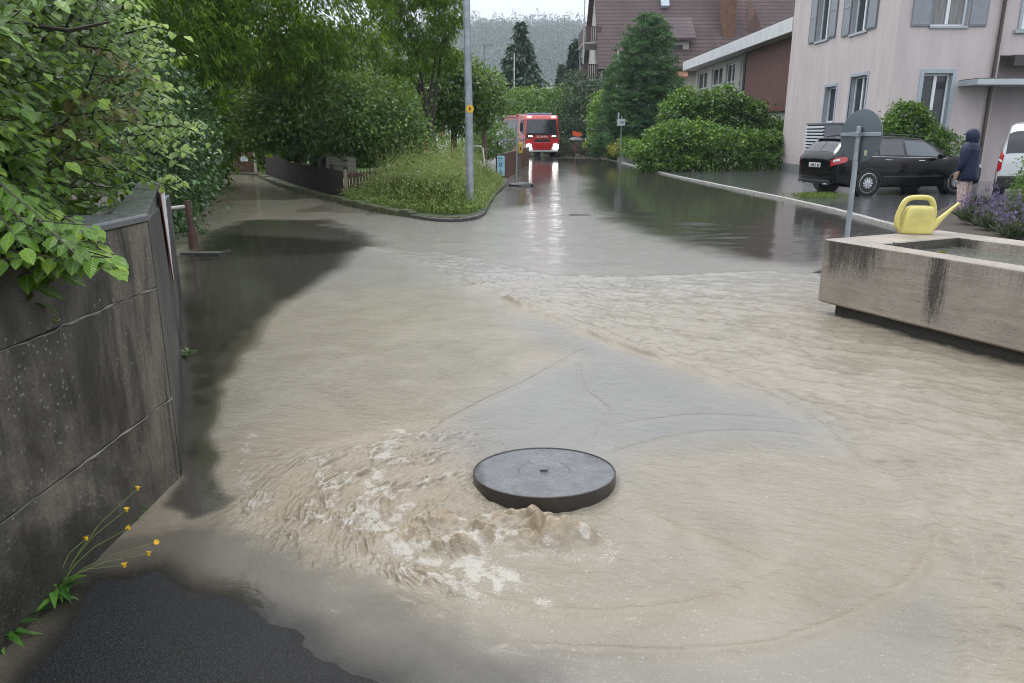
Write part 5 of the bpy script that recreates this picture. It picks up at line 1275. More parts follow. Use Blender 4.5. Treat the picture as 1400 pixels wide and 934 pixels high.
# ------------------------------------------------------------------ houses beyond the trees
def small_house(name, label, x0, x1, y0, y1, e, r, wallm, roofm, wins, axis='y', group=None):
    h = thing(name, label, 'house', ((x0 + x1) / 2, y0, 0), group)
    mb = MB(); mb.box2((x0, y0, 0), (x1, y1, e)); xm, ym = (x0 + x1) / 2, (y0 + y1) / 2
    if axis == 'y': mb.extrude([(x0, y0, e), (x1, y0, e), (xm, y0, r - .25)], (0, y1 - y0, 0))
    else: mb.extrude([(x0, y0, e), (x0, y1, e), (x0, ym, r - .25)], (x1 - x0, 0, 0))
    mb.build('wall', wallm, h); mb = MB(); o_ = .5
    if axis == 'y':
        for s, a in ((-1, x0 - o_), (1, x1 + o_)):
            ez = e - (r - e) * o_ / (xm - x0); mb.extrude([(a, y0 - o_, ez), (xm, y0 - o_, r), (xm, y0 - o_, r + .18), (a, y0 - o_, ez + .18)], (0, y1 - y0 + 2 * o_, 0))
    else:
        for a in (y0 - o_, y1 + o_):
            ez = e - (r - e) * o_ / (ym - y0); mb.extrude([(x0 - o_, a, ez), (x0 - o_, ym, r), (x0 - o_, ym, r + .18), (x0 - o_, a, ez + .18)], (x1 - x0 + 2 * o_, 0, 0))
    mb.build('roof', roofm, h)
    for a, b, c, d_ in wins:
        mb = MB(); mb.box2((a - .08, y0 - .04, c - .08), (b + .08, y0 - .003, d_ + .08)); f = mb.build('window', M_WFRAME, h)
        mb = MB(); mb.box2((a, y0 - .06, c), (b, y0 - .041, d_)); mb.build('pane', M_GLASS, f)
    return h
M_WHT = M('white_render', (.66, .67, .69), .7, .05, 2); M_RF = M('brown_tiles', (.16, .10, .085), .6, .2, 2)
hx = lambda px, y: PY(px, 180, y)[0]
small_house('gabled_house', 'white gabled house partly hidden by garden trees left of the fire engine', hx(652, 75), hx(696, 75), 75, 86, 2.7, 4.3, M_WHT, M_RF, [(hx(661, 75), hx(666, 75), .6, 2.1), (hx(669, 75), hx(678, 75), .9, 2.0)])
sh = small_house('white_house', 'white rendered house with dark red shutters behind the playground trees', hx(572, 62), hx(644, 62), 62, 72, 4.2, 6.6, M_WHT, M_RF, [(hx(601, 62), hx(608, 62), .7, 1.9), (hx(630, 62), hx(633, 62), .3, 1.7)], axis='x')
mb = MB(); mb.box2((hx(601, 62) - .05, 61.88, 1.25), (hx(608, 62) + .05, 61.93, 1.95)); mb.build('awning', M('dark_red', (.22, .03, .045), .7), sh)
small_house('distant_house', 'distant house with brown roof between the spruces', hx(738, 120), hx(775, 120), 120, 130, 6.6, 8.4, M_WHT, M_RF, [(hx(768, 120), hx(772, 120), 5.2, 6.2)], axis='x')
# ------------------------------------------------------------------ foliage materials
MF_DARK = foliage_mat('dark_hanging_leaf', (.012, .036, .007), (.062, .150, .017), (.30, .48, .055), .34, .42)
MF_ROUND = foliage_mat('round_tree_leaf', (.016, .042, .012), (.084, .172, .038), (.29, .43, .115), .32, .38)
MF_LIGHT = foliage_mat('light_ash_leaf', (.035, .085, .012), (.10, .20, .024), (.27, .42, .06), .4, .38)
MF_IVY = foliage_mat('ivy_leaf', (.010, .035, .009), (.036, .095, .020), (.12, .23, .055), .3, .2)
MF_HEDGE = foliage_mat('hedge_leaf', (.024, .072, .012), (.085, .19, .026), (.25, .40, .060), .38, .3)
MF_DKHEDGE = foliage_mat('dark_laurel_leaf', (.012, .032, .014), (.035, .078, .030), (.09, .15, .055), .38, .2)
MF_CON = foliage_mat('cypress_spray', (.010, .040, .016), (.050, .14, .042), (.18, .34, .09), .5, .2)
MF_SPR = foliage_mat('spruce_needle', (.010, .022, .014), (.032, .075, .038), (.08, .145, .065), .6, .1)
MF_YEL = foliage_mat('yellow_flower', (.12, .16, .03), (.25, .26, .04), (.45, .40, .06), .6, .3)
def ell(px, py, y, rx, rz, ry=None):
    """crown lobe centred on a photo point at distance y; radii in metres"""
    p = PY(px, py, y); return (p[0], p[1], p[2], rx, ry or rx, rz)

# ivy bank by the brown post
o = thing('ivy_hedge', 'dark ivy-clad bank of leaves beside the side path behind the brown post', 'hedge', (-4.8, 12, 0))
crown('foliage', [(-5.75, 11.6, 1.0, 1.1, 1.4, 1.1), (-6.25, 13.4, 1.5, .95, 1.6, 1.4), (-7.25, 16.0, 1.3, .9, 2.0, 1.3), (-6.8, 11.8, 2.2, 1.6, 1.6, 1.6)], 1700, 13, .075, .062, .11, MF_IVY, o, tint0=.15, tintv=.6, shell=.8)
trunk(o, (-5.9, 12, 0), (-5.9, 12, 1.4), .08, .03, [(-5.2, 11.5, 1.4), (-5.3, 13, 1.8), (-6.3, 14.5, 1.5)], M_BARK, 'stems')
# big dark tree with hanging leaf clusters
o = thing('hanging_leaf_tree', 'tall dark tree with drooping narrow leaf clusters above the side path', 'tree', (-8.2, 19.5, 0))
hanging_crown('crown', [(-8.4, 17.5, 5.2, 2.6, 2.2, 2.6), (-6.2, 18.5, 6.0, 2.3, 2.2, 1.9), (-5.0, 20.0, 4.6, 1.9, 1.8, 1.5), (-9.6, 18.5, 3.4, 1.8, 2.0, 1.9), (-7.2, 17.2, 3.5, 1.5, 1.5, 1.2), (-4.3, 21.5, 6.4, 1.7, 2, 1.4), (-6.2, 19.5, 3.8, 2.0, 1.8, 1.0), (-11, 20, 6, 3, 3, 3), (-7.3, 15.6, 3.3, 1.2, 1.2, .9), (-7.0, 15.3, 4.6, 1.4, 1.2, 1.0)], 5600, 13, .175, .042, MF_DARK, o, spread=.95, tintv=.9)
trunk(o, (-8.2, 19.5, 0), (-7.6, 19, 4.6), .22, .12, [(-5.2, 20, 5), (-9.5, 18.5, 4), (-6.5, 18, 6.3), (-9, 18, 6.5)], M_BARK)
# dense round-leaved tree
o = thing('round_leaf_tree', 'dense dark green round-leaved tree leaning over the black plank fence', 'tree', (-5.6, 22.6, 0))
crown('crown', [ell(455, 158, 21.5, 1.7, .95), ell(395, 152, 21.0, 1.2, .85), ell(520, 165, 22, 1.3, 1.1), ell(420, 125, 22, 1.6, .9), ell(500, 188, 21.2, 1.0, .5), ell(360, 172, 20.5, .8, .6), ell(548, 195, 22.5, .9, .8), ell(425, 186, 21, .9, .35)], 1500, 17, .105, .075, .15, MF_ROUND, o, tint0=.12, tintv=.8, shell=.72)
b = PY(440, 235, 22.5); trunk(o, (b[0], 22.5, 0), (b[0] + .2, 22.4, 2.0), .10, .06, [PY(400, 150, 21.5), PY(480, 150, 22), PY(520, 170, 22)], M_BARK)
# lighter slender tree behind the lamp post
o = thing('light_ash_tree', 'light green airy tree with a leaning trunk between fence and lamp post', 'tree', (-2.6, 26, 0))
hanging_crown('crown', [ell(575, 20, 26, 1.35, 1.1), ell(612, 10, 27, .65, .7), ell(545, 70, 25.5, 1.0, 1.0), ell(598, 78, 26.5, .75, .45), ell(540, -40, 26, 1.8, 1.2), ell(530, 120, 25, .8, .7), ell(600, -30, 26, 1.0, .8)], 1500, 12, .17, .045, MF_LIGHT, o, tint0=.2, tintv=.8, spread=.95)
trunk(o, PY(606, 236, 26)[:2] + (0,), PY(572, 110, 26), .13, .08, [PY(560, 40, 26), PY(600, 60, 26.5), PY(540, 80, 25.8), PY(618, 12, 26.8)], M_BARK)
# apple-like tree with dark upright trunk
o = thing('garden_tree', 'dark leafy garden tree with upright black trunk behind the lamp post', 'tree', (-2.6, 31, 0))
crown('crown', [ell(615, 120, 31, 1.5, 1.25), ell(655, 130, 31.5, .95, 1.0), ell(590, 150, 30.5, .9, .7), ell(640, 160, 31, .9, .6), ell(672, 140, 32, .5, .5), ell(610, 95, 31, .9, .7)], 900, 15, .15, .10, .2, MF_ROUND, o, tint0=.12, tintv=.75, shell=.6)
trunk(o, PY(619, 215, 31)[:2] + (0,), PY(624, 120, 31), .15, .10, [PY(590, 130, 31), PY(650, 120, 31), PY(655, 160, 31), PY(610, 90, 31)], M_BARK)
# filler trees and hedges behind the garden
for nm, lab, px, y, r, z in [('leafy_tree', 'broad dark tree standing behind the hanging-leaf tree at the far end of the path', 300, 34, 3.4, 4.0), ('leafy_tree', 'dark tree behind the gate at the end of the side path', 350, 40, 3.0, 3.4), ('leafy_tree', 'dark tree crown in the gap above the plank fence', 430, 36, 3.2, 3.6), ('leafy_tree', 'mid green tree behind the round-leaved tree and the garden', 500, 38, 3.0, 3.4), ('leafy_tree', 'very dark tree behind the ivy bank', 215, 24, 3.0, 3.5)]:
    p = PY(px, 182, y); o = thing(nm, lab, 'tree', (p[0], y, 0), 'background trees left')
    crown('crown', [(p[0], y, z, r, 2.2, z * .8), (p[0] + r * .4, y - .8, z * .55, r * .7, 1.6, z * .5), (p[0] - r * .5, y, z * .7, r * .7, 1.8, z * .6)], 520, 12, .30, .17, .38, MF_ROUND if 'dark tree' not in lab else MF_DARK, o, tint0=.05, tintv=.45)
    trunk(o, (p[0], y, 0), (p[0], y, z), .2, .1, [(p[0] + 1, y, z + 1), (p[0] - 1, y, z + 1)], M_BARK)

# ------------------------------------------------------------------ side path edge, plank fence, picket fence, gate
M_BLACKW = M('black_stained_planks', (.020, .0125, .0095), .8, .35, 2.5, .4, 20, stretch=(6, 6, .5))
M_BROWNW = M('brown_stained_wood', (.060, .032, .022), .6, .3, 3, .4, 20)
edge = smooth_line(GL([(352, 241), (366, 249), (392, 259), (430, 270), (466, 279), (510, 290), (560, 298)]), 8)
M_MOSSB = M('mossy_kerb_blocks', (.045, .04, .034), .7, .3, 6, .7, 22, col2=(.075, .095, .02))
mb = MB(); acc = 0
for a, b in zip(edge[:-1], edge[1:]):
    dd = b - a; ln = np.hypot(*dd); n_ = np.array([-dd[1], dd[0]]) / ln
    if n_[1] < 0: n_ = -n_
    k_ = max(1, int(ln / .42))
    for q in range(k_):
        p0 = a + dd * (q + .03) / k_; p1 = a + dd * (q + .97) / k_; h = .13 + random.uniform(-.02, .02); w_ = .2
        mb.prism([tuple(p0), tuple(p1), tuple(p1 + n_ * w_), tuple(p0 + n_ * w_)], -.1, h)
tag(mb.build('path_edging', M_MOSSB, bevel=.03), 'low mossy block edging along the foot of the black plank fence', 'kerb wall')
# verge ground
VERGE = GL([(466, 279), (510, 290), (560, 298), (610, 303), (640, 301), (664, 293), (668, 284), (676, 270), (690, 256), (692, 246)]); VERGE = list(map(tuple, VERGE)) + [(-.6, 28.5), (-2, 42), (-12, 44), (-12, 31), tuple(edge[0] + [0, .3])] + [tuple(p + np.array([.05, .2])) for p in edge[4:32:4]]
mb = MB(); mb.prism(VERGE, -.1, .07); structure(mb.build('verge_soil', M('verge_soil', (.04, .05, .02), .9, .4, 4, .8, 20)))
kb = smooth_line(GL([(560, 298), (600, 303.5), (640, 302.5), (662, 295), (667, 284), (675, 271), (690, 256), (694, 247)]), 6)
mb = MB()
for a, b in zip(kb[:-1], kb[1:]):
    dd = b - a; ln = np.hypot(*dd) + 1e-6; n_ = np.array([dd[1], -dd[0]]) / ln; ins_ = -n_ if n_[1] < 0 else n_
    ins_ = np.array([-dd[1], dd[0]]) / ln
    a2, b2 = a + dd * .015, b - dd * .015
    mb.prism([tuple(a2), tuple(b2), tuple(b2 + ins_ * .13), tuple(a2 + ins_ * .13)], -.1, .065 + random.uniform(-.006, .006))
structure(mb.build('verge_kerb', M('dark_kerb', (.045, .042, .04), .5, .3, 5, .5, 30), bevel=.015))
# plank fence
f0 = np.array(G(464, 277)[:2]) + [.05, .35]; fl_ = smooth_line([tuple(f0), (G(430, 266)[0] + .1, G(430, 266)[1] + .3), (G(395, 256)[0] + .1, G(395, 256)[1] + .35), (G(356, 241)[0] + .15, G(356, 241)[1] + .3)], 8)
fence = thing('plank_fence', 'black stained solid plank fence above the mossy path edging', 'fence', (f0[0], f0[1], 0))
mb = MB(); pos = 0; tot = sum(np.hypot(*(b - a)) for a, b in zip(fl_[:-1], fl_[1:])); run = 0
for a, b in zip(fl_[:-1], fl_[1:]):
    dd = b - a; ln = np.hypot(*dd); n_ = np.array([-dd[1], dd[0]]) / ln; k_ = max(1, int(ln / .13))
    for q in range(k_):
        p0 = a + dd * (q + .03) / k_; p1 = a + dd * (q + .97) / k_; fr_ = (run + ln * q / k_) / tot
        h = .72 + .07 * sstep(.5, .85, np.float64(fr_)) * 3.2 + random.uniform(-.006, .006); j_ = random.uniform(0, .006)
        mb.prism([tuple(p0 + n_ * j_), tuple(p1 + n_ * j_), tuple(p1 + n_ * (j_ + .025)), tuple(p0 + n_ * (j_ + .025))], .02, h)
    run += ln
mb.build('planks', M_BLACKW, fence, bevel=.003)
mb = MB()
for i in range(0, len(fl_), 5): mb.box((fl_[i][0] + .05, fl_[i][1] + .08, .4), (.09, .09, .85))
mb.build('posts', M_BLACKW, fence)
pf = thing('picket_fence', 'low brown picket fence at the edge of the tall grass verge', 'fence', (f0[0] + .1, f0[1], 0))
e1 = np.array(PY(600, 240, 25)[:2]); a = f0 + [.06, 0]; dd = e1 - a; ln = np.hypot(*dd); u = dd / ln; n_ = np.array([-u[1], u[0]])
mb = MB(); k_ = int(ln / .19)
for q in range(k_):
    p = a + u * (q * .19 + .06); z = .70 + random.uniform(-.012, .012); w_ = u * .05
    mb.extrude([(p[0], p[1], .05), (p[0] + w_[0] * 2, p[1] + w_[1] * 2, .05), (p[0] + w_[0] * 2, p[1] + w_[1] * 2, z - .05), (p[0] + w_[0], p[1] + w_[1], z), (p[0], p[1], z - .05)], (n_[0] * .022, n_[1] * .022, 0))
mb.build('pickets', M_BROWNW, pf)
mb = MB()
for z in (.2, .55): mb.prism([tuple(a + n_ * .023), tuple(a + u * ln + n_ * .023), tuple(a + u * ln + n_ * .06), tuple(a + n_ * .06)], z, z + .07)
mb.build('rails', M_BROWNW, pf)
mb = MB(); mb.box((a[0], a[1], .37), (.07, .07, .76)); mb.build('end_post', M('pale_wood_post', (.20, .155, .12), .6, .2, 4), pf)
gx0, gy = G(322, 238)[0], 31.0; gx1 = G(349, 238)[0]
gt = thing('wooden_gate', 'brown slatted wooden gate with a white notice at the end of the side path', 'gate', (gx0, gy, 0))
mb = MB()
for i in range(9): mb.box((gx0 + (gx1 - gx0) * i / 8, gy, .45), (.07, .03, .85))
for z in (.12, .45, .78): mb.box(((gx0 + gx1) / 2, gy + .031, z), (gx1 - gx0 + .1, .03, .07))
mb.build('slats', M('rust_brown_wood', (.12, .05, .032), .6, .3), gt)
mb = MB(); mb.box((PY(335, 225, gy)[0], gy - .035, .61), (.30, .012, .22)); nt_ = mb.build('notice', M('notice_white', (.60, .62, .63), .4, .04), gt)
mb = MB()
for i in range(4): mb.box((PY(335, 225, gy)[0] - .02 * (i % 2), gy - .043, .68 - i * .042), (.22 - .05 * (i % 2), .003, .012))
mb.build('notice_text', M('text_grey', (.10, .10, .12), .5), nt_)
mb = MB(); mb.box((gx1 + .16, gy - .4, .42), (.09, .09, .85)); mb.build('gate_post', M('pale_post', (.42, .38, .33), .6), gt, bevel=.01)
# brown post with rail by the ivy
bp = PY(265, 340, 10.69)
po = thing('barrier_post', 'brown wooden barrier post with a pale rail beside the ivy bank', 'post', (bp[0], bp[1], 0))
mb = MB(); mb.tube([(bp[0], bp[1], -.05), (bp[0], bp[1], .24)], .062, 14); mb.tube([(bp[0], bp[1], .24), (bp[0] - .02, bp[1], .68)], .045, 14); mb.build('post', M('rusty_post', (.060, .030, .022), .5, .3, 6, .4, 30), po, smooth=True)
mb = MB(); mb.tube([(bp[0] - .02, bp[1], .60), PY(224, 286, 10.55)], .028, 10); mb.build('rail', M('pale_rail', (.36, .35, .33), .4, .2, 6), po, smooth=True)
mb = MB()
kk = GL([(246, 349), (300, 349), (312, 345)]); 
for a, b in zip(kk[:-1], kk[1:]): mb.prism([tuple(a), tuple(b), (b[0], b[1] + .12), (a[0], a[1] + .12)], -.1, .035)
tag(mb.build('low_kerb', M('dark_kerb', (.045, .042, .04)), bevel=.02), 'low dark kerb stones in front of the ivy bank', 'kerb')
# garden: lawn, shed, play frame
mb = MB(); mb.prism([(-4.6, 21.5), (-2.6, 30), (-2, 60), (-13, 60), (-11.5, 33), (-9.2, 30.6), (-7.4, 27.2), (-6.0, 24.2)], -.05, .074); structure(mb.build('garden_lawn', M('lawn', (.07, .14, .03), .8, .35, 2, .5, 40)))
sx0, sx1 = PY(440, 225, 27)[0], PY(475, 225, 27)[0]
shd = thing('garden_shed', 'grey weathered plank shed low behind the black fence', 'shed', (sx0, 27, 0))
mb = MB()
for i in range(6): mb.box2((sx0, 27 + random.uniform(0, .01), .08 + i * .19), (sx1, 28.5, .26 + i * .19))
mb.build('plank_wall', M('grey_planks', (.17, .15, .135), .6, .25, 4, stretch=(.6, 1, 6)), shd); mb = MB(); mb.box2((sx0 - .1, 26.8, 1.225), (sx1 + .1, 28.7, 1.29)); mb.build('roof', M('felt_roof', (.09, .08, .08), .7), shd)
fr_ = thing('goal_frame', 'white tubular play frame standing in the garden behind the lamp post', 'goal frame', PY(645, 230, 30)[:2] + (.07,))
A, B = PY(634, 200, 30), PY(660, 199, 30)
mb = MB(); mb.tube([(A[0], 30, .05), (A[0], 30, A[2] - .06), (A[0] + .06, 30, A[2]), (B[0] - .08, 30, A[2]), (B[0], 30, A[2] - .08), (B[0] + .14, 29.6, .05)], .03, 8); mb.build('tube_frame', M('white_tube', (.60, .61, .62), .35), fr_, smooth=True)
rd = PY(580, 195, 27); re_ = PY(586, 235, 27)
t_ = thing('red_play_board', 'leaning red board standing behind the tall grass', 'board', (re_[0], 27, 0))
mb = MB(); u_ = Vector((re_[0] - rd[0], 0, re_[2] - rd[2])).normalized(); s_ = Vector((.085, 0, .02)); mb.extrude([Vector(rd) - s_, Vector(re_) - s_ + u_ * .4, Vector(re_) + s_ + u_ * .4, Vector(rd) + s_], (0, .06, 0)); mb.build('board', M('red_paint', (.42, .07, .035), .45, .15), t_, bevel=.01)
mb = MB(); q = PY(589, 215, 27); mb.box((q[0], 27.1, .5), (.06, .06, 1.1)); mb.build('prop_post', M('grey_post', (.25, .25, .26), .6), t_)
wp_ = PY(662, 200, 34)
up = thing('wooden_pole', 'brown upright wooden utility pole in front of the gabled house', 'pole', (wp_[0], 34, 0))
mb = MB(); mb.tube([(wp_[0], 34, 0), (wp_[0], 34, PY(662, 150, 34)[2])], [.13, .09], 10); mb.build('shaft', M('brown_pole', (.10, .06, .05), .6, .3, 4), up, smooth=True)

# ------------------------------------------------------------------ tall grass verge
MF_GR = foliage_mat('verge_grass', (.045, .12, .018), (.13, .24, .045), (.42, .40, .17), .5, .35)
vg = GL([(468, 276), (510, 287), (560, 295), (610, 300), (640, 298), (660, 291), (664, 284), (672, 270), (684, 256), (682, 244)]); vg = list(map(tuple, vg)) + [(-.75, 26.3), (-3.0, 26), (-4.3, 21.2)]
n = 20000; P_ = np.array(sample_poly(vg, n)); 
depth_in = -poly_sd(P_[:, 0], P_[:, 1], [tuple(q) for q in vg]); tallf = sstep(0, .9, depth_in) * sstep(-4.6, -2.4, P_[:, 0])
hgt = (.15 + .66 * tallf) * (.35 + .85 * RNG.random(n) ** .8); hgt *= .8 + .5 * fbm(P_[:, 0] * 1.5, P_[:, 1] * 1.5, 3, 2)
Cg = np.concatenate([P_, np.full((n, 1), .06)], 1); Dg = np.stack([RNG.normal(size=n) * .28, RNG.normal(size=n) * .28, np.ones(n)], 1)
dry = sstep(.5, .9, tallf) * (RNG.random(n) < .2)
V1, F1, k1, _, _ = leaf_arrays(Cg, Dg, rdir(n) * [1, 1, .2], hgt * .62, .008, .1, .35)
t1 = np.repeat(np.clip(.22 + .5 * RNG.random(n) ** 1.5 + dry * .5, 0, 1), 4)
# seed heads, umbels and broad low leaves
m_ = 14000; i_ = RNG.choice(n, m_, p=(tallf + .02) / (tallf + .02).sum()); Ch = Cg[i_] + _unit(Dg[i_]) * (hgt[i_] * (.75 + .75 * RNG.random(m_)))[:, None] + .05 * RNG.normal(size=(m_, 3))
V2, F2, k2, _, _ = leaf_arrays(Ch, rdir(m_) + [0, 0, .4], rdir(m_), .040, .017, .1, .3); t2 = np.repeat(.5 + .5 * RNG.random(m_), 4)
m2 = 34000; i_ = RNG.choice(n, m2); Cl = Cg[i_] + np.stack([.08 * RNG.normal(size=m2), .08 * RNG.normal(size=m2), .05 + hgt[i_] * 1.15 * RNG.random(m2) ** 1.1], 1)
V3, F3, k3, _, _ = leaf_arrays(Cl, rdir(m2) + [0, -.2, .2], rdir(m2) * .5 + [0, 0, .8], .058, .028, .15, .2); t3 = np.repeat(.25 + .5 * RNG.random(m2) ** 1.3, 4)
o1_ = len(V1); o2_ = o1_ + len(V2)
g_ = npmesh('tall_grass', np.concatenate([V1, V2, V3]), np.concatenate([F1, F2 + o1_, F3 + o2_]), MF_GR, None, {'tint': np.concatenate([t1, t2, t3])})
stuff(g_, 'tall flowering grass and weeds filling the verge around the lamp post', 'grass')
ns = 44; Ps = np.array(sample_poly(vg, ns * 3)); Ps = Ps[-poly_sd(Ps[:, 0], Ps[:, 1], [tuple(q) for q in vg]) > .3][:ns]
mb = MB()
for p in Ps:
    z = random.uniform(.55, .92); mb.tube([(p[0], p[1], .05), (p[0] + .05, p[1], z)], .0025, 4)
    for k_ in range(10): mb.lathe([(.004, 0), (.012, .005), (.004, .01)], 5, (p[0] + .05 + random.gauss(0, .026), p[1] + random.gauss(0, .026), z + random.uniform(-.012, .02)))
stuff(mb.build('white_umbels', M('umbel_white', (.50, .50, .42), .7)), 'white umbel flower heads standing above the verge grass', 'wild flowers')
# grass patch under the car's rear
cg = np.array(G(1115, 272)); n = 380; Cc = cg + np.stack([.32 * RNG.normal(size=n), .25 * RNG.normal(size=n), np.full(n, .03)], 1)
g2 = leaves('grass_patch', Cc, rdir(n) * .5 + [0, 0, .8], rdir(n) * [1, 1, .2], .16, .018, .1 + .35 * RNG.random(n), MF_GR); stuff(g2, 'small grass patch on the wet court behind the black car', 'grass')

# ------------------------------------------------------------------ street lamp post by the verge
lpx, lpy = G(644, 288)[0], 15.9
lamp = thing('street_lamp', 'tall grey galvanised lamp post with a yellow marker standing in the verge', 'street lamp', (lpx, lpy, 0))
mb = MB(); mb.tube([(lpx, lpy, -.1), (lpx, lpy, 2.0), (lpx - .02, lpy, 5.0), (lpx - .03, lpy, 8.2)], [.086, .078, .066, .05], 20); mb.build('post', M('lamp_galvanised', (.26, .29, .32), .4, .25, 5, .15, 40, metal=.4), lamp, smooth=True)
mb = MB(); mb.tube([(lpx - .03, lpy, 8.15), (lpx + .3, lpy + .1, 8.35), (lpx + 1.2, lpy + .3, 8.4)], .035, 8); mb.box((lpx + 1.5, lpy + .35, 8.4), (.7, .25, .09)); mb.build('lamp_head', M_GALV, lamp, bevel=.01)
sk = PY(642.5, 149, lpy - .09); Mx = Matrix.Rotation(math.pi / 2, 3, 'X')
mb = MB(); mb.lathe([(.078, 0), (.08, .002), (.08, .008), (.078, .010)], 28, sk, Mx); yl = mb.build('marker_plate', M('marker_yellow', (.62, .36, .02), .35, .05), lamp)
mb = MB(); mb.extrude([Vector(sk) + Vector(v) for v in [(-.012, -.013, -.03), (.012, -.013, -.03), (.016, -.013, 0), (.008, -.013, .035), (-.004, -.013, .04), (-.02, -.013, .012)]], (0, .002, 0)); mb.build('marker_symbol', M_CHAR, yl)

# ------------------------------------------------------------------ bridge parapet, poster, mailbox, portable sign, fallen plank
M_CORT = M('rust_brown_panel', (.085, .033, .022), .45, .2, 1.4, .2, 30)
pa0 = np.array(PY(678, 245, 27.5)[:2]); pa1 = np.array(PY(722, 225, 40.5)[:2]); 
pr = thing('bridge_parapet', 'rust-brown parapet panel with a light blue poster and railing beside the road', 'parapet', (pa0[0], pa0[1], 0))
dd = pa1 - pa0; ln = np.hypot(*dd); u = dd / ln; n_ = np.array([-u[1], u[0]])
k_ = np.array(PY(690.5, 240, 27.3)[:2])
mb = MB(); mb.prism([tuple(k_), tuple(pa1 + [.05, 0]), tuple(pa1 + [-.05, .1]), tuple(k_ + [-.12, .12])], 0, .90); mb.prism([(pa0[0], 27.35), (k_[0] - .003, 27.30), (k_[0] - .003, 27.42), (pa0[0], 27.45)], 0, .86); mb.build('panel', M_CORT, pr)
mb = MB()
R0, R1 = Vector((k_[0] - .06, k_[1] + .05, 0)), Vector((pa1[0] - .02, pa1[1], 0))
for z in (1.35,): mb.tube([R0 + Vector((-.15, 0, z)), R1 + Vector((0, 0, z - .08))], .025, 6)
for i in range(8):
    q = R0.lerp(R1, i / 8); mb.tube([q + Vector((0, 0, .88)), q + Vector((0, 0, 1.35))], .02, 6)
mb.build('railing', M('railing_grey', (.20, .20, .21), .4, .1, metal=.4), pr, smooth=True)
a, b = PY(679.5, 213, 27.28), PY(690, 240.5, 27.28)
ps = thing('poster', 'light blue poster with dark figure marks hanging on the parapet end', 'poster', ((a[0] + b[0]) / 2, 27.28, b[2]))
mb = MB(); mb.box2((a[0], 27.27, b[2]), (b[0], 27.285, a[2])); mb.build('sheet', M('poster_blue', (.28, .50, .62), .45, .12, 6), ps)
mb = MB(); w_ = b[0] - a[0]; hgt_ = a[2] - b[2]
for fx, fz, sx_2, sz_2 in [(.25, .88, .2, .05), (.55, .88, .22, .05), (.35, .60, .12, .12), (.62, .62, .14, .10), (.48, .50, .3, .06), (.5, .22, .14, .16), (.4, .12, .1, .06), (.7, .12, .1, .06)]:
    mb.box((a[0] + w_ * fx, 27.264, b[2] + hgt_ * fz), (w_ * sx_2, .008, hgt_ * sz_2))
mb.build('figure_marks', M('poster_dark', (.03, .09, .08), .5), ps)
p = PY(711.5, 210, 33)
yb = thing('yellow_box', 'small yellow box fixed at the end of the rust-brown parapet', 'box', (p[0], 33, p[2]))
mb = MB(); mb.box((p[0], 33, p[2] + .22), (.18, .16, .42)); mb.box((p[0], 33, p[2] + .45), (.12, .1, .04)); mb.build('case', M('box_yellow', (.55, .36, .03), .4, .08), yb, bevel=.02)
mb = MB(); mb.box((p[0] + .01, 32.915, p[2] + .2), (.06, .006, .12)); mb.build('case_mark', M_CHAR, yb); mb = MB(); mb.tube([(p[0] - .02, 33, 0), (p[0] - .02, 33, p[2] + .02)], .02, 6); mb.build('stand', M_GALV, yb)
p = G(706, 254); yq = p[1]; ztop = PY(706, 168, yq)[2]
ss = thing('portable_sign', 'slim portable sign post seen edge-on with a dark rubber foot in the road', 'sign', (p[0], yq, 0))
mb = MB(); mb.tube([(p[0] - .0, yq, .03), (p[0] + .02, yq, ztop)], .025, 8); mb.build('post', M_GALV, ss, smooth=True)
mb = MB(); mb.box((p[0] + .02, yq, ztop - .0), (.22, .025, .03)); mb.box((p[0] + .04, yq + .04, ztop - .14), (.14, .025, .03)); mb.build('sign_plate', M('plate_grey', (.30, .32, .34), .4), ss)
mb = MB(); mb.rings([[Vector((p[0] + .12 + rx_ * math.cos(a_) * (1 + .14 * math.sin(3 * a_ + z_ * 30)), yq + ry_ * math.sin(a_) * (1 + .12 * math.cos(4 * a_)), z_)) for a_ in [k_ * math.pi / 10 for k_ in range(20)]] for rx_, ry_, z_ in [(.42, .26, -.03), (.40, .25, .05), (.32, .18, .09), (.12, .07, .105)]]); mb.build('rubber_foot', M('black_rubber', (.018, .017, .017), .4, .3, 5, .6, 12), ss, smooth=True)
# drain grate
dr = G(792, 294); gr = thing('drain_grate', 'dark iron drain grate showing through the shallow flood', 'drain', dr)
mb = MB()
for i in range(6): mb.box((dr[0] - .17 + i * .068, dr[1], -.004), (.026, .22, .02))
mb.box((dr[0], dr[1] - .125, -.004), (.42, .03, .022)); mb.box((dr[0], dr[1] + .125, -.004), (.42, .03, .022)); mb.build('grate_bars', M_IRON, gr)

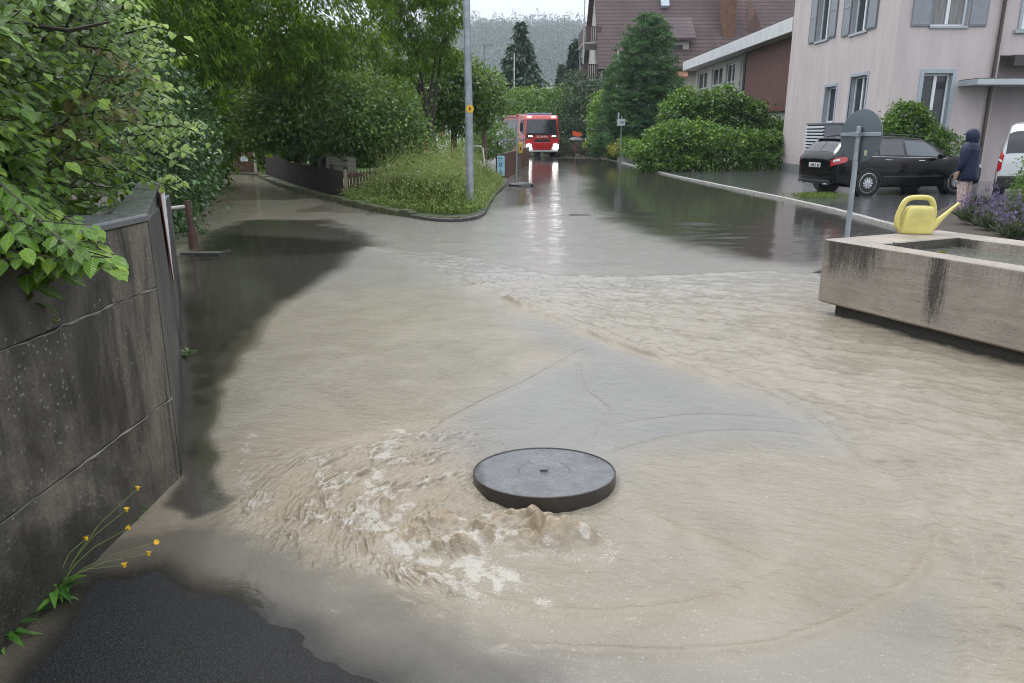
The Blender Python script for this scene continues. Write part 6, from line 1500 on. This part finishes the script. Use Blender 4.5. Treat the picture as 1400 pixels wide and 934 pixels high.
# ------------------------------------------------------------------ fire engine
M_FRED = M('fire_engine_red', (.46, .022, .026), .22, .08, 2, coat=.8)
M_FWHT = M('fire_engine_white', (.60, .62, .63), .3, .05, 3)
M_SHG = M('roller_shutter_grey', (.20, .215, .235), .38, .08, 2, metal=.3)
M_LAMP = M('lit_headlight', (.9, .9, .9), .2, 0, emit=((1, .97, .92), 5)); M_LAMP2 = M('lit_marker', (.9, .9, .9), .2, 0, emit=((1, .95, .88), 1.6))
tp_ = PY(740.5, 216, 52); ya = R(12)
fe = thing('fire_engine', 'red and white fire engine with blazing headlights driving through the flooded road', 'fire engine', (tp_[0], 52, -.02), rotz=ya)
Wt = 1.17
mb = MB()
prof_ = [(-.0, .42), (-.05, .9), (-.02, 1.55), (.18, 2.55), (.35, 2.78), (2.3, 2.78), (2.3, .55), (.4, .42)]
mb.extrude([(-Wt, y_, z_) for y_, z_ in prof_], (2 * Wt, 0, 0)); cab = mb.build('cab', M_FRED, fe, bevel=.07, seg=3)
mb = MB(); mb.extrude([(-Wt + .10, -.045, 1.60), (Wt - .10, -.045, 1.60), (Wt - .16, .145, 2.50), (-Wt + .16, .145, 2.50)], (0, .05, 0)); wsn = mb.build('windscreen', M('cab_glass', (.02, .025, .03), .06, .4, 3, spec=.7), fe, bevel=.02)
mb = MB(); mb.extrude([(-Wt - .012, .12, 1.55), (-Wt - .012, 1.2, 1.55), (-Wt - .012, 1.2, 2.45), (-Wt - .012, .28, 2.45)], (.03, 0, 0)); mb.extrude([(Wt + .012, .12, 1.55), (Wt + .012, 1.2, 1.55), (Wt + .012, 1.2, 2.45), (Wt + .012, .28, 2.45)], (-.03, 0, 0)); mb.build('door_window', M_TINT, fe)
mb = MB(); mb.hexa([Vector(v) for v in [(-Wt + .05, -.12, .40), (Wt - .05, -.12, .40), (Wt, .3, .40), (-Wt, .3, .40), (-Wt + .03, -.14, .93), (Wt - .03, -.14, .93), (Wt + .012, .3, .93), (-Wt - .012, .3, .93)]]); mb.build('bumper', M_FWHT, fe, bevel=.04)
mb = MB(); mb.box((0, -.125, .86), (1.5, .10, .36)); mb.box((0, -.135, .62), (1.3, .05, .20)); mb.build('bumper_centre', M_FRED, fe, bevel=.05)
mb = MB(); mb.box((0, -.09, 1.14), (1.05, .04, .16)); mb.box((0, -.055, 1.545), (2.1, .03, .10)); mb.build('grille', M_TRIM, fe, bevel=.02)
mb = MB()
for s in (-1, 1): mb.extrude([(s * .62, -.075, 1.40), (s * 1.08, -.075, 1.50), (s * 1.10, -.075, 1.36), (s * .72, -.075, 1.26)][::s], (0, .05, 0))
mb.build('lamp_recess', M_TRIM, fe)
for s in (-1, 1):
    mb = MB(); mb.box((s * .82, -.085, 1.41), (.30, .03, .085)); mb.build('marker_light', M_LAMP2, fe, bevel=.02)
    mb = MB(); Mx = Matrix.Rotation(math.pi / 2, 3, 'X'); mb.lathe([(.15, 0), (.19, .01), (.18, .05), (.05, .07)], 20, (s * .93, -.13, .74), Mx); mb.box((s * .93, -.15, .74), (.36, .05, .30)); mb.build('headlight', M_LAMP, fe)
    mb = MB(); mb.box((s * .84, .20, 2.66), (.26, .20, .13)); mb.build('work_light', M_LAMP2, fe, bevel=.03)
    mb = MB(); mb.tube([(s * Wt, .12, 2.45), (s * (Wt + .25), -.08, 2.40), (s * (Wt + .25), -.08, 1.9)], .025, 6); mb.rings([[Vector((s * (Wt + .25) + .11 * math.cos(a_), -.06 + .06 * math.sin(a_), z_)) for a_ in [k_ * math.pi / 5 for k_ in range(10)]] for z_ in (1.72, 1.75, 2.25, 2.28)]); mb.build('mirror', M_TRIM, fe, smooth=True)
    for y_ in (1.15, 5.3): wheel(fe, s * Wt * .98, y_, 1, .48, .3, 6) if False else None
    for y_ in (1.15, 5.3):
        o_ = MB(); My = Matrix.Rotation(math.pi / 2 * s, 3, 'Y'); o_.lathe([(.28, -.30), (.46, -.30), (.49, -.26), (.49, -.04), (.46, 0), (.28, 0)], 32, (s * (Wt + .0), y_, .49), My); wh_ = o_.build('wheel', M_TYRE, fe, smooth=True)
        o_ = MB(); o_.lathe([(.285, -.02), (.26, -.08), (.12, -.08), (.10, .0), (.02, .01)], 24, (s * (Wt + .0), y_, .49), My); o_.build('rim', M_ALLOY, wh_, smooth=True)
mb = MB(); mb.box2((-Wt, 2.32, .75), (Wt, 7.4, 2.70)); mb.box2((-Wt + .12, .6, .35), (Wt - .12, 7.2, .752)); mb.build('body', M_FRED, fe, bevel=.03)
for s in (-1, 1):
    for y_ in (2.45, 4.05, 5.7): mb = MB(); mb.box((s * (Wt + .005), y_ + .75, 1.68), (.02, 1.46, 1.72)); mb.build('roller_shutter', M_SHG, fe, bevel=.008)
mb = MB()
for s in (-1, 1):
    mb.box((s * (Wt - .02), 4.86, 2.78), (.14, 5.1, .14)); mb.box((s * (Wt + .012), 1.2, 1.05), (.03, 2.1, .02))
mb.build('roof_edge', M_FRED, fe, bevel=.02)
mb = MB(); mb.box((0, .75, 2.86), (1.7, .42, .13)); mb.build('light_bar', M('blue_light_bar', (.22, .28, .42), .2, .1), fe, bevel=.03)
mb = MB()
for s in (-1, 1): mb.box((s * .28, 4.2, 2.92), (.05, 4.5, .05))
for i in range(13): mb.box((0, 2.2 + i * .34, 2.92), (.56, .035, .035))
mb.build('roof_ladder', M('ladder_alu', (.45, .47, .5), .35, .05, metal=.5), fe)
def text(parent, body, name, mat, loc, size, rot, width=None):
    c = bpy.data.curves.new(name, 'FONT'); c.body = body; c.size = size; c.align_x = 'CENTER'; c.align_y = 'CENTER'; c.extrude = .006; c.space_character = 1.15
    o_ = bpy.data.objects.new(name, c); COL.objects.link(o_); bpy.context.view_layer.update()
    me = bpy.data.meshes.new_from_object(o_.evaluated_get(bpy.context.evaluated_depsgraph_get())); bpy.data.objects.remove(o_); bpy.data.curves.remove(c)
    me.materials.clear(); me.materials.append(mat); o_ = bpy.data.objects.new(name, me); o_.location = loc; o_.rotation_euler = rot; return link(o_, parent)
lt_ = text(fe, 'SCANIA', 'lettering', M('letter_white', (.75, .77, .78), .3, .02), (0, -.085, 1.385), .20, (R(88), 0, 0))
for x_, col_ in ((.30, (.30, .02, .02)), (-.35, (.16, .15, .10))):
    mb = MB(); mb.rings([[Vector((x_ + .13 * f_ * math.cos(a_), .55, 1.55 + z_ + .0)) + Vector((0, .08 * f_ * math.sin(a_), 0)) for a_ in [k_ * math.pi / 6 for k_ in range(12)]] for z_, f_ in [(0, 1.5), (.3, 1.6), (.42, .6), (.46, .6), (.52, .9), (.64, .8), (.68, .3)]])
# ------------------------------------------------------------------ shrubs and trees along the road
def shrub(name, label, lobes, nc, nl, L_, W_, sg_, mat, tint0=.2, tintv=.65, group=None, stem=True, shell=.75, cat=None):
    b = lobes[0]; o = thing(name, label, cat or name.split('_')[-1], (b[0], b[1], 0), group)
    crown('foliage', lobes, nc, nl, L_, W_, sg_, mat, o, tint0=tint0, tintv=tintv, shell=shell)
    if stem: trunk(o, (b[0], b[1], 0), (b[0], b[1], b[2]), .07, .03, [(l[0], l[1], l[2]) for l in lobes[1:4]], M_BARK, 'stems')
    return o
shrub('dense_hedge', 'rounded mid green hedge with yellowish tips behind the fire engine', [ell(745, 165, 64, 3.2, 2.4, 1.8), ell(705, 150, 65, 1.4, 1.6), ell(770, 148, 64, 1.8, 1.6), ell(725, 140, 65, 1.6, 1.1)], 650, 14, .22, .14, .28, MF_HEDGE, .22, .6)
shrub('laurel_bush', 'very dark bush right of the fire engine', [ell(800, 162, 60, 2.0, 2.7, 1.8), ell(830, 150, 61, 2.0, 2.4, 1.8), ell(790, 130, 63, 1.2, 1.8, 1.5), ell(835, 118, 63, 1.2, 1.2), ell(775, 182, 59.5, 1.0, 1.4)], 850, 14, .20, .12, .26, MF_DKHEDGE, .08, .6)
shrub('clipped_hedge', 'low brownish clipped hedge beside the far bend of the road', [ell(785, 207, 53.5, 1.9, .6, .5), ell(825, 206, 53.5, 1.7, .62, .5), ell(767, 202, 53.8, .7, .75)], 500, 12, .11, .05, .16, foliage_mat('brown_hedge_leaf', (.02, .035, .014), (.055, .065, .028), (.12, .13, .05), .6, .2), .2, .6)
for i, (px, py, y) in enumerate([(806, 199, 52.7), (823, 203, 52.4), (842, 205, 43.2)]):
    shrub('yellow_flower_clump', ['yellow flowering clump nearest the fire engine', 'middle clump of yellow flowers at the bend', 'yellow flower clump beside the bus stop sign post'][i], [ell(px, py, y, .30, .26)], 45, 10, .12, .09, .1, MF_YEL, .3, .6, 'yellow flowering clumps', False, cat='flowers')
con = thing('cypress_tree', 'tall conical dense green conifer in front of the tiled roof house', 'conifer', (7.5, 46, 0))
pads = []; prng = random.Random(11)
for i in range(78):
    f = (i + .5) / 78; z = .5 + 7.45 * (1 - f) ; rr_ = (.15 + 2.4 * f ** .45); a_ = i * 2.4
    sz = .46 + .34 * f; pads.append((7.78 - .25 * f + (rr_ - sz * .5) * math.cos(a_), 46 + (rr_ - sz * .5) * math.sin(a_), z + prng.uniform(-.15, .15), sz * 1.15, sz * 1.15, sz * .62))
pads += [(7.5, 46, 2.4, 1.5, 1.5, 2.2), (7.6, 46, 5.2, .8, .8, 2.2)]
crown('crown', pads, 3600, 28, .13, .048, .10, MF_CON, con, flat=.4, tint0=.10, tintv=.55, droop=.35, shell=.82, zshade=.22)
trunk(con, (7.5, 46, 0), (7.8, 46, 7), .2, .05, [(8.5, 46, 4), (6.8, 46, 4)], M_BARK)
shrub('light_shrub', 'lighter green shrub at the foot of the conical conifer', [ell(835, 170, 50, 1.4, 1.9, 1.2), ell(850, 190, 49, 1.3, 1.1), ell(828, 145, 51, .8, 1.0)], 420, 14, .18, .12, .2, MF_HEDGE, .3, .65)
shrub('tall_shrub', 'tall dark leafy shrub above the long hedge in front of the brick wall', [ell(975, 165, 38, 2.0, 1.3, 1.2), ell(935, 160, 38, 1.1, 1.0), ell(1015, 165, 38, 1.3, .9), ell(990, 140, 38, 1.0, .7), ell(940, 140, 38, .7, .6), ell(1045, 185, 38, 1.2, .7)], 850, 15, .17, .12, .16, MF_HEDGE, .05, .65)
shrub('long_hedge', 'long light green hedge between the road and the pink house', [ell(915, 205, 33, 1.25, 1.1, .9), ell(955, 205, 33.5, 1.3, 1.15, .9), ell(1000, 208, 34, 1.3, 1.05, .9), ell(1045, 210, 34.6, 1.2, .95, .8), ell(895, 215, 33, .8, .8), ell(1068, 208, 35, .7, .9, .6), ell(930, 190, 33.5, 1.0, .8)], 1500, 15, .125, .09, .11, MF_HEDGE, .08, .9)
shrub('white_flower_shrub', 'pale leafy shrub above the short white wall by the road', [ell(875, 205, 42, .9, .5), ell(858, 200, 43, .6, .4)], 160, 12, .12, .09, .1, MF_HEDGE, .45, .5)
shrub('climbing_shrub', 'fresh green climbing shrub against the pink house above the black car', [ell(1240, 172, 24.2, .75, .62, .4), ell(1215, 185, 24.2, .55, .4, .35), ell(1268, 188, 24.2, .6, .35, .35), ell(1240, 155, 24.3, .45, .3, .3)], 420, 13, .10, .07, .10, MF_SHR, .2, .65)
shrub('wall_hedge', 'low dark hedge along the pink house wall beside the climbing shrub', [ell(1295, 205, 24.2, .75, .45, .4), ell(1275, 212, 24.2, .6, .5, .35), ell(1240, 215, 24.3, 1.2, .5, .35)], 380, 12, .075, .05, .09, MF_HEDGE, .15, .5)
shrub('garden_bush', 'round green garden bush behind the white play frame', [ell(680, 190, 40, .9, .8), ell(665, 200, 40, .8, .6), ell(640, 205, 40, .9, .6)], 260, 14, .13, .09, .14, MF_HEDGE, .2, .5)
shrub('garden_hedge', 'dim hedge at the back of the playground garden', [(-6, 45, 1, 3.2, .9, 1.1), (-10, 45, 1.2, 3.0, .9, 1.2), (-3.6, 46, .7, 1.8, .9, .8), (-13, 45, 1.5, 3, 1, 1.5)], 520, 12, .16, .10, .22, MF_ROUND, .15, .5)
# spruces
def spruce(label, px, y, top, rbase, seed):
    x = PY(px, 180, y)[0]; H_ = PY(px, top, y)[2]; rnd = np.random.default_rng(seed)
    o = thing('spruce_tree', label, 'spruce', (x, y, 0), 'spruces beyond the road bend')
    C = []; D = []; N = []
    nb = 420
    for i in range(nb):
        f = (i + rnd.random()) / nb; z = H_ * (1 - f ** .85 * .94); r = rbase * f ** .9 * (.65 + .5 * rnd.random()) + .08; a = rnd.random() * 6.283
        d_ = np.array([math.cos(a), math.sin(a), -.18 + .1 * (1 - f)]); k_ = int(6 + 26 * f)
        q = rnd.random(k_) ** .7; pos = np.array([x, y, z]) + d_ * (r * q)[:, None]; pos[:, 2] += .12 * r * q ** 2 + rnd.normal(size=k_) * .08
        pos[:, :2] += rnd.normal(size=(k_, 2)) * .09 * r
        C.append(pos); D.append(d_ * .8 + rnd.normal(size=(k_, 3)) * .4 + [0, 0, -.35]); N.append(rnd.normal(size=(k_, 3)) * .4 + [0, 0, 1])
    C = np.concatenate(C); n_ = len(C)
    leaves('crown', C, np.concatenate(D), np.concatenate(N), H_ * .055 * (.6 + .7 * rnd.random(n_)), H_ * .021, .2 + .6 * rnd.random(n_), MF_SPR, o)
    mb = MB(); mb.tube([(x, y, 0), (x, y, H_ * .96)], [.22, .03], 7); mb.build('trunk', M_BARK, o)
spruce('large dark spruce left of centre against the misty hill', 711, 95, 30, 5.4, 1)
spruce('small slim spruce near the balconies of the tiled roof house', 783, 90, 54, 2.1, 2)
spruce('pale broken spruce with sparse branches beside the slim spruce', 766, 110, 88, 2.2, 3)
# ------------------------------------------------------------------ lamps, flagpoles, bus stop sign, low wall
M_FARP = M('distant_pole_grey', (.17, .19, .21), .5)
def pole(name, label, cat, px, ytop, ybase, y, r, mat, head=None):
    x = PY(px, 180, y)[0]; z = PY(px, ytop, y)[2]; o = thing(name, label, cat, (x, y, 0)); mb = MB(); mb.tube([(x, y, 0), (x, y, z)], [r * 1.3, r], 8); mb.build('shaft', mat, o, smooth=True)
    if head: mb = MB(); head(mb, x, y, z); mb.build('lamp_head', mat, o)
    return o
pole('distant_lamp', 'distant grey street lamp with straight arm left of the large spruce', 'street lamp', 663, 62, 120, 75, .08, M_FARP, lambda m, x, y, z: m.box((x + .35, y, z), (.95, .18, .10)))
pole('curved_lamp', 'distant lamp with curved neck above the garden tree', 'street lamp', 655, 78, 120, 70, .05, M_FARP, lambda m, x, y, z: (m.tube([(x, y, z - .6), (x - .05, y, z - .15), (x - .35, y, z), (x - .6, y, z)], .05, 6), m.box((x - .6, y, z + .25), (.3, .2, .08))))
pole('white_flagpole', 'slim white flagpole in front of the large spruce', 'flagpole', 703, 73, 130, 80, .05, M('pole_white', (.55, .57, .6), .4, .04))
pole('white_flagpole', 'slim white flagpole left of the conical conifer', 'flagpole', 841, 68, 120, 52, .05, M('pole_white', (.55, .57, .6), .4, .04))
pole('traffic_camera_pole', 'grey pole with small fittings beside the slim spruce', 'pole', 791, 68, 130, 72, .08, M_FARP, lambda m, x, y, z: [m.box((x - .2, y, z), (.5, .15, .1))] + [m.box((x + .12, y, z - .9 * k), (.2, .2, .16)) for k in (1.0, 1.6, 2.2, 3.4)])
bx_ = PY(848.5, 200, 42.6)[0]
bs = thing('bus_stop_sign', 'small pale rectangular sign on a thin post beside the road bend', 'sign', (bx_, 42.6, 0))
z1, z0 = PY(848, 163, 42.6)[2], PY(848, 172, 42.6)[2]
mb = MB(); mb.tube([(bx_, 42.6, 0), (bx_, 42.6, z1 + .15)], .03, 8); mb.build('post', M_GALV, bs, smooth=True); mb = MB(); mb.box((bx_ - .02, 42.56, (z1 + z0) / 2), (.44, .03, z1 - z0)); mb.box((bx_ - .18, 42.56, z1 + .17), (.08, .03, .35)); pt_ = mb.build('plate', M('pale_plate', (.42, .45, .48), .4), bs, bevel=.01)
mb = MB(); mb.box((bx_ + .03, 42.54, (z1 + z0) / 2), (.24, .006, .10)); mb.build('plate_mark', M('mark_grey', (.16, .18, .2), .5), pt_)
lw = PY(849, 212, 43); mb = MB(); mb.box2((lw[0], 43, 0), (lw[0] + .32, 44.5, .58)); mb.box2((lw[0] + .322, 42.9, 0), (lw[0] + .66, 43.3, .52)); tag(mb.build('white_garden_wall', M('white_wall', (.55, .55, .53), .6, .1), bevel=.01), 'short white garden wall below the pale shrub beside the road', 'wall')
# pedestrian with umbrella beyond the low hedge
ux = PY(786, 200, 54.9)[0]
ped = thing('person', 'person in a pink coat walking under a dark umbrella behind the low hedge', 'person', (ux, 54.9, 0), rotz=R(-100)); ped.scale = (.77, .77, .77)
v, e, r = human(ped, 1.5, {1: [(.10, .24, 1.16), (.22, .14, 1.30), (.25, .12, 1.36)]}); skin_body('body', v, e, r, M_SKIN, ped)
mb = MB(); loft_coat(mb, [(.55, .16, .22, 0), (.8, .15, .21, 0), (1.0, .15, .2, 0), (1.12, .14, .2, 0), (1.22, .09, .13, 0), (1.25, .06, .07, 0)])
mb.tube([(0, .15, 1.2), (.08, .22, 1.0), (.16, .14, 1.1)], [.06, .06, .05], 10); mb.tube([(0, -.15, 1.2), (0, -.24, 1.0), (.04, -.24, .82)], [.06, .06, .05], 10); mb.build('coat', M('pink_coat', (.62, .13, .30), .5, .15, 5), ped, smooth=True)
um = thing('umbrella', 'dark open umbrella held by the person in the pink coat', 'umbrella', (ux + .05, 54.7, .86), rotz=0)
mb = MB(); mb.rings([[Vector((q_ * math.cos(a_), q_ * math.sin(a_), z_ - (.04 if k_ % 2 else 0) * (q_ > .5))) for k_, a_ in enumerate([i * math.pi / 8 for i in range(16)])] for q_, z_ in [(.58, .28), (.45, .38), (.25, .46), (.03, .49)]]); mb.build('canopy', M('umbrella_dark', (.04, .045, .06), .5), um, smooth=True)
mb = MB(); mb.tube([(0, 0, .0), (0, 0, .52)], .012, 6); mb.build('handle', M_TRIM, um)
fx = PY(788, 184, 55.5); of = thing('orange_sign', 'orange-red temporary arrow sign on a post behind the umbrella', 'sign', (fx[0], 55.5, 0))
mb = MB(); mb.extrude([(fx[0] - .28, 55.4, 1.42), (fx[0] + .15, 55.4, 1.36), (fx[0] + .15, 55.4, 1.28), (fx[0] + .42, 55.4, 1.50), (fx[0] + .15, 55.4, 1.72), (fx[0] + .15, 55.4, 1.64), (fx[0] - .28, 55.4, 1.78)], (0, .03, 0)); mb.build('arrow_plate', M('signal_orange', (.70, .10, .03), .4, .05), of); mb = MB(); mb.tube([(fx[0], 55.46, 0), (fx[0], 55.46, 1.6)], .03, 8); mb.build('post', M_GALV, of)

# ------------------------------------------------------------------ hill and far wood
def hill_h(X, Y):
    r = sstep(500, 1350, Y); return r * (142 + 30 * fbm(X / 300 + 3, Y / 450, 5, 3)) * (1 - .22 * sstep(0, 780, np.abs(X - 60)))
gx, gy_ = np.meshgrid(np.linspace(-1100, 1250, 110), np.linspace(480, 1900, 70), indexing='ij'); gz_ = hill_h(gx, gy_) - 1.2
ii, jj = np.meshgrid(np.arange(109), np.arange(69), indexing='ij'); b = (ii * 70 + jj).ravel()
structure(npmesh('hill', np.stack([gx, gy_, gz_], -1).reshape(-1, 3), np.stack([b, b + 70, b + 71, b + 1], 1), M('hill_floor', (.02, .035, .016), .9, .3, .05), None, smooth=True))
rnd = np.random.default_rng(5); nT = 4000
tx = rnd.uniform(-300, 400, nT); ty = rnd.uniform(640, 1440, nT); tz = hill_h(tx, ty)
th = np.where(rnd.random(nT) < .4, 1, 0)
Cc = []; Dd = []; Nn = []; Ll = []; Ww = []; Ti = []
for x_, y_, z_, c_ in zip(tx, ty, tz, th):
    H_ = rnd.uniform(11, 19) * rnd.choice([1, 1, 1, 1.55]) * (1.3 if c_ else 1); k_ = 50; f = rnd.random(k_)
    a_ = rnd.random(k_) * 6.283
    r_ = (H_ * .19 * (1 - f) + .2) if c_ else H_ * .30 * np.sqrt(np.clip(1 - (2 * f - 1.0) ** 2, .05, 1))
    zz = z_ + H_ * (f * .95 + .05 if c_ else .25 + .75 * f)
    Cc.append(np.stack([x_ + r_ * np.cos(a_), y_ + r_ * np.sin(a_), zz], 1)); Dd.append(np.stack([np.cos(a_), np.sin(a_), np.full(k_, -.5 if c_ else .2)], 1) + .4 * rnd.normal(size=(k_, 3))); Nn.append(np.stack([np.cos(a_) * .25, np.sin(a_) * .25, np.ones(k_)], 1))
    Ll.append(np.full(k_, 3.0) * (.6 + .6 * rnd.random(k_))); Ww.append(np.full(k_, 1.5 if c_ else 2.6)); Ti.append(np.full(k_, (.05 if c_ else .25) + .25 * rnd.random()) + .07 * rnd.normal(size=k_))
fo_ = leaves('forest', np.concatenate(Cc), np.concatenate(Dd), np.concatenate(Nn), np.concatenate(Ll), np.concatenate(Ww), np.concatenate(Ti), MF_DKHEDGE)
stuff(fo_, 'misty wooded hillside closing the view beyond the village', 'forest')
# ------------------------------------------------------------------ rain haze
mb = MB(); mb.box2((-1120, -70, -1.6), (1270, 1920, 235)); m, nt, b_ = newmat('rain_haze'); nt.nodes.remove(b_)
pv = nt.nodes.new('ShaderNodeVolumePrincipled'); pv.inputs['Color'].default_value = (.80, .87, .95, 1); pv.inputs['Density'].default_value = HAZE
nt.links.new(pv.outputs[0], nt.nodes['Material Output'].inputs['Volume'])
if HAZE > 0:
    hz = mb.build('haze', m); stuff(hz, 'thin pale rain haze filling the air over the village', 'haze')
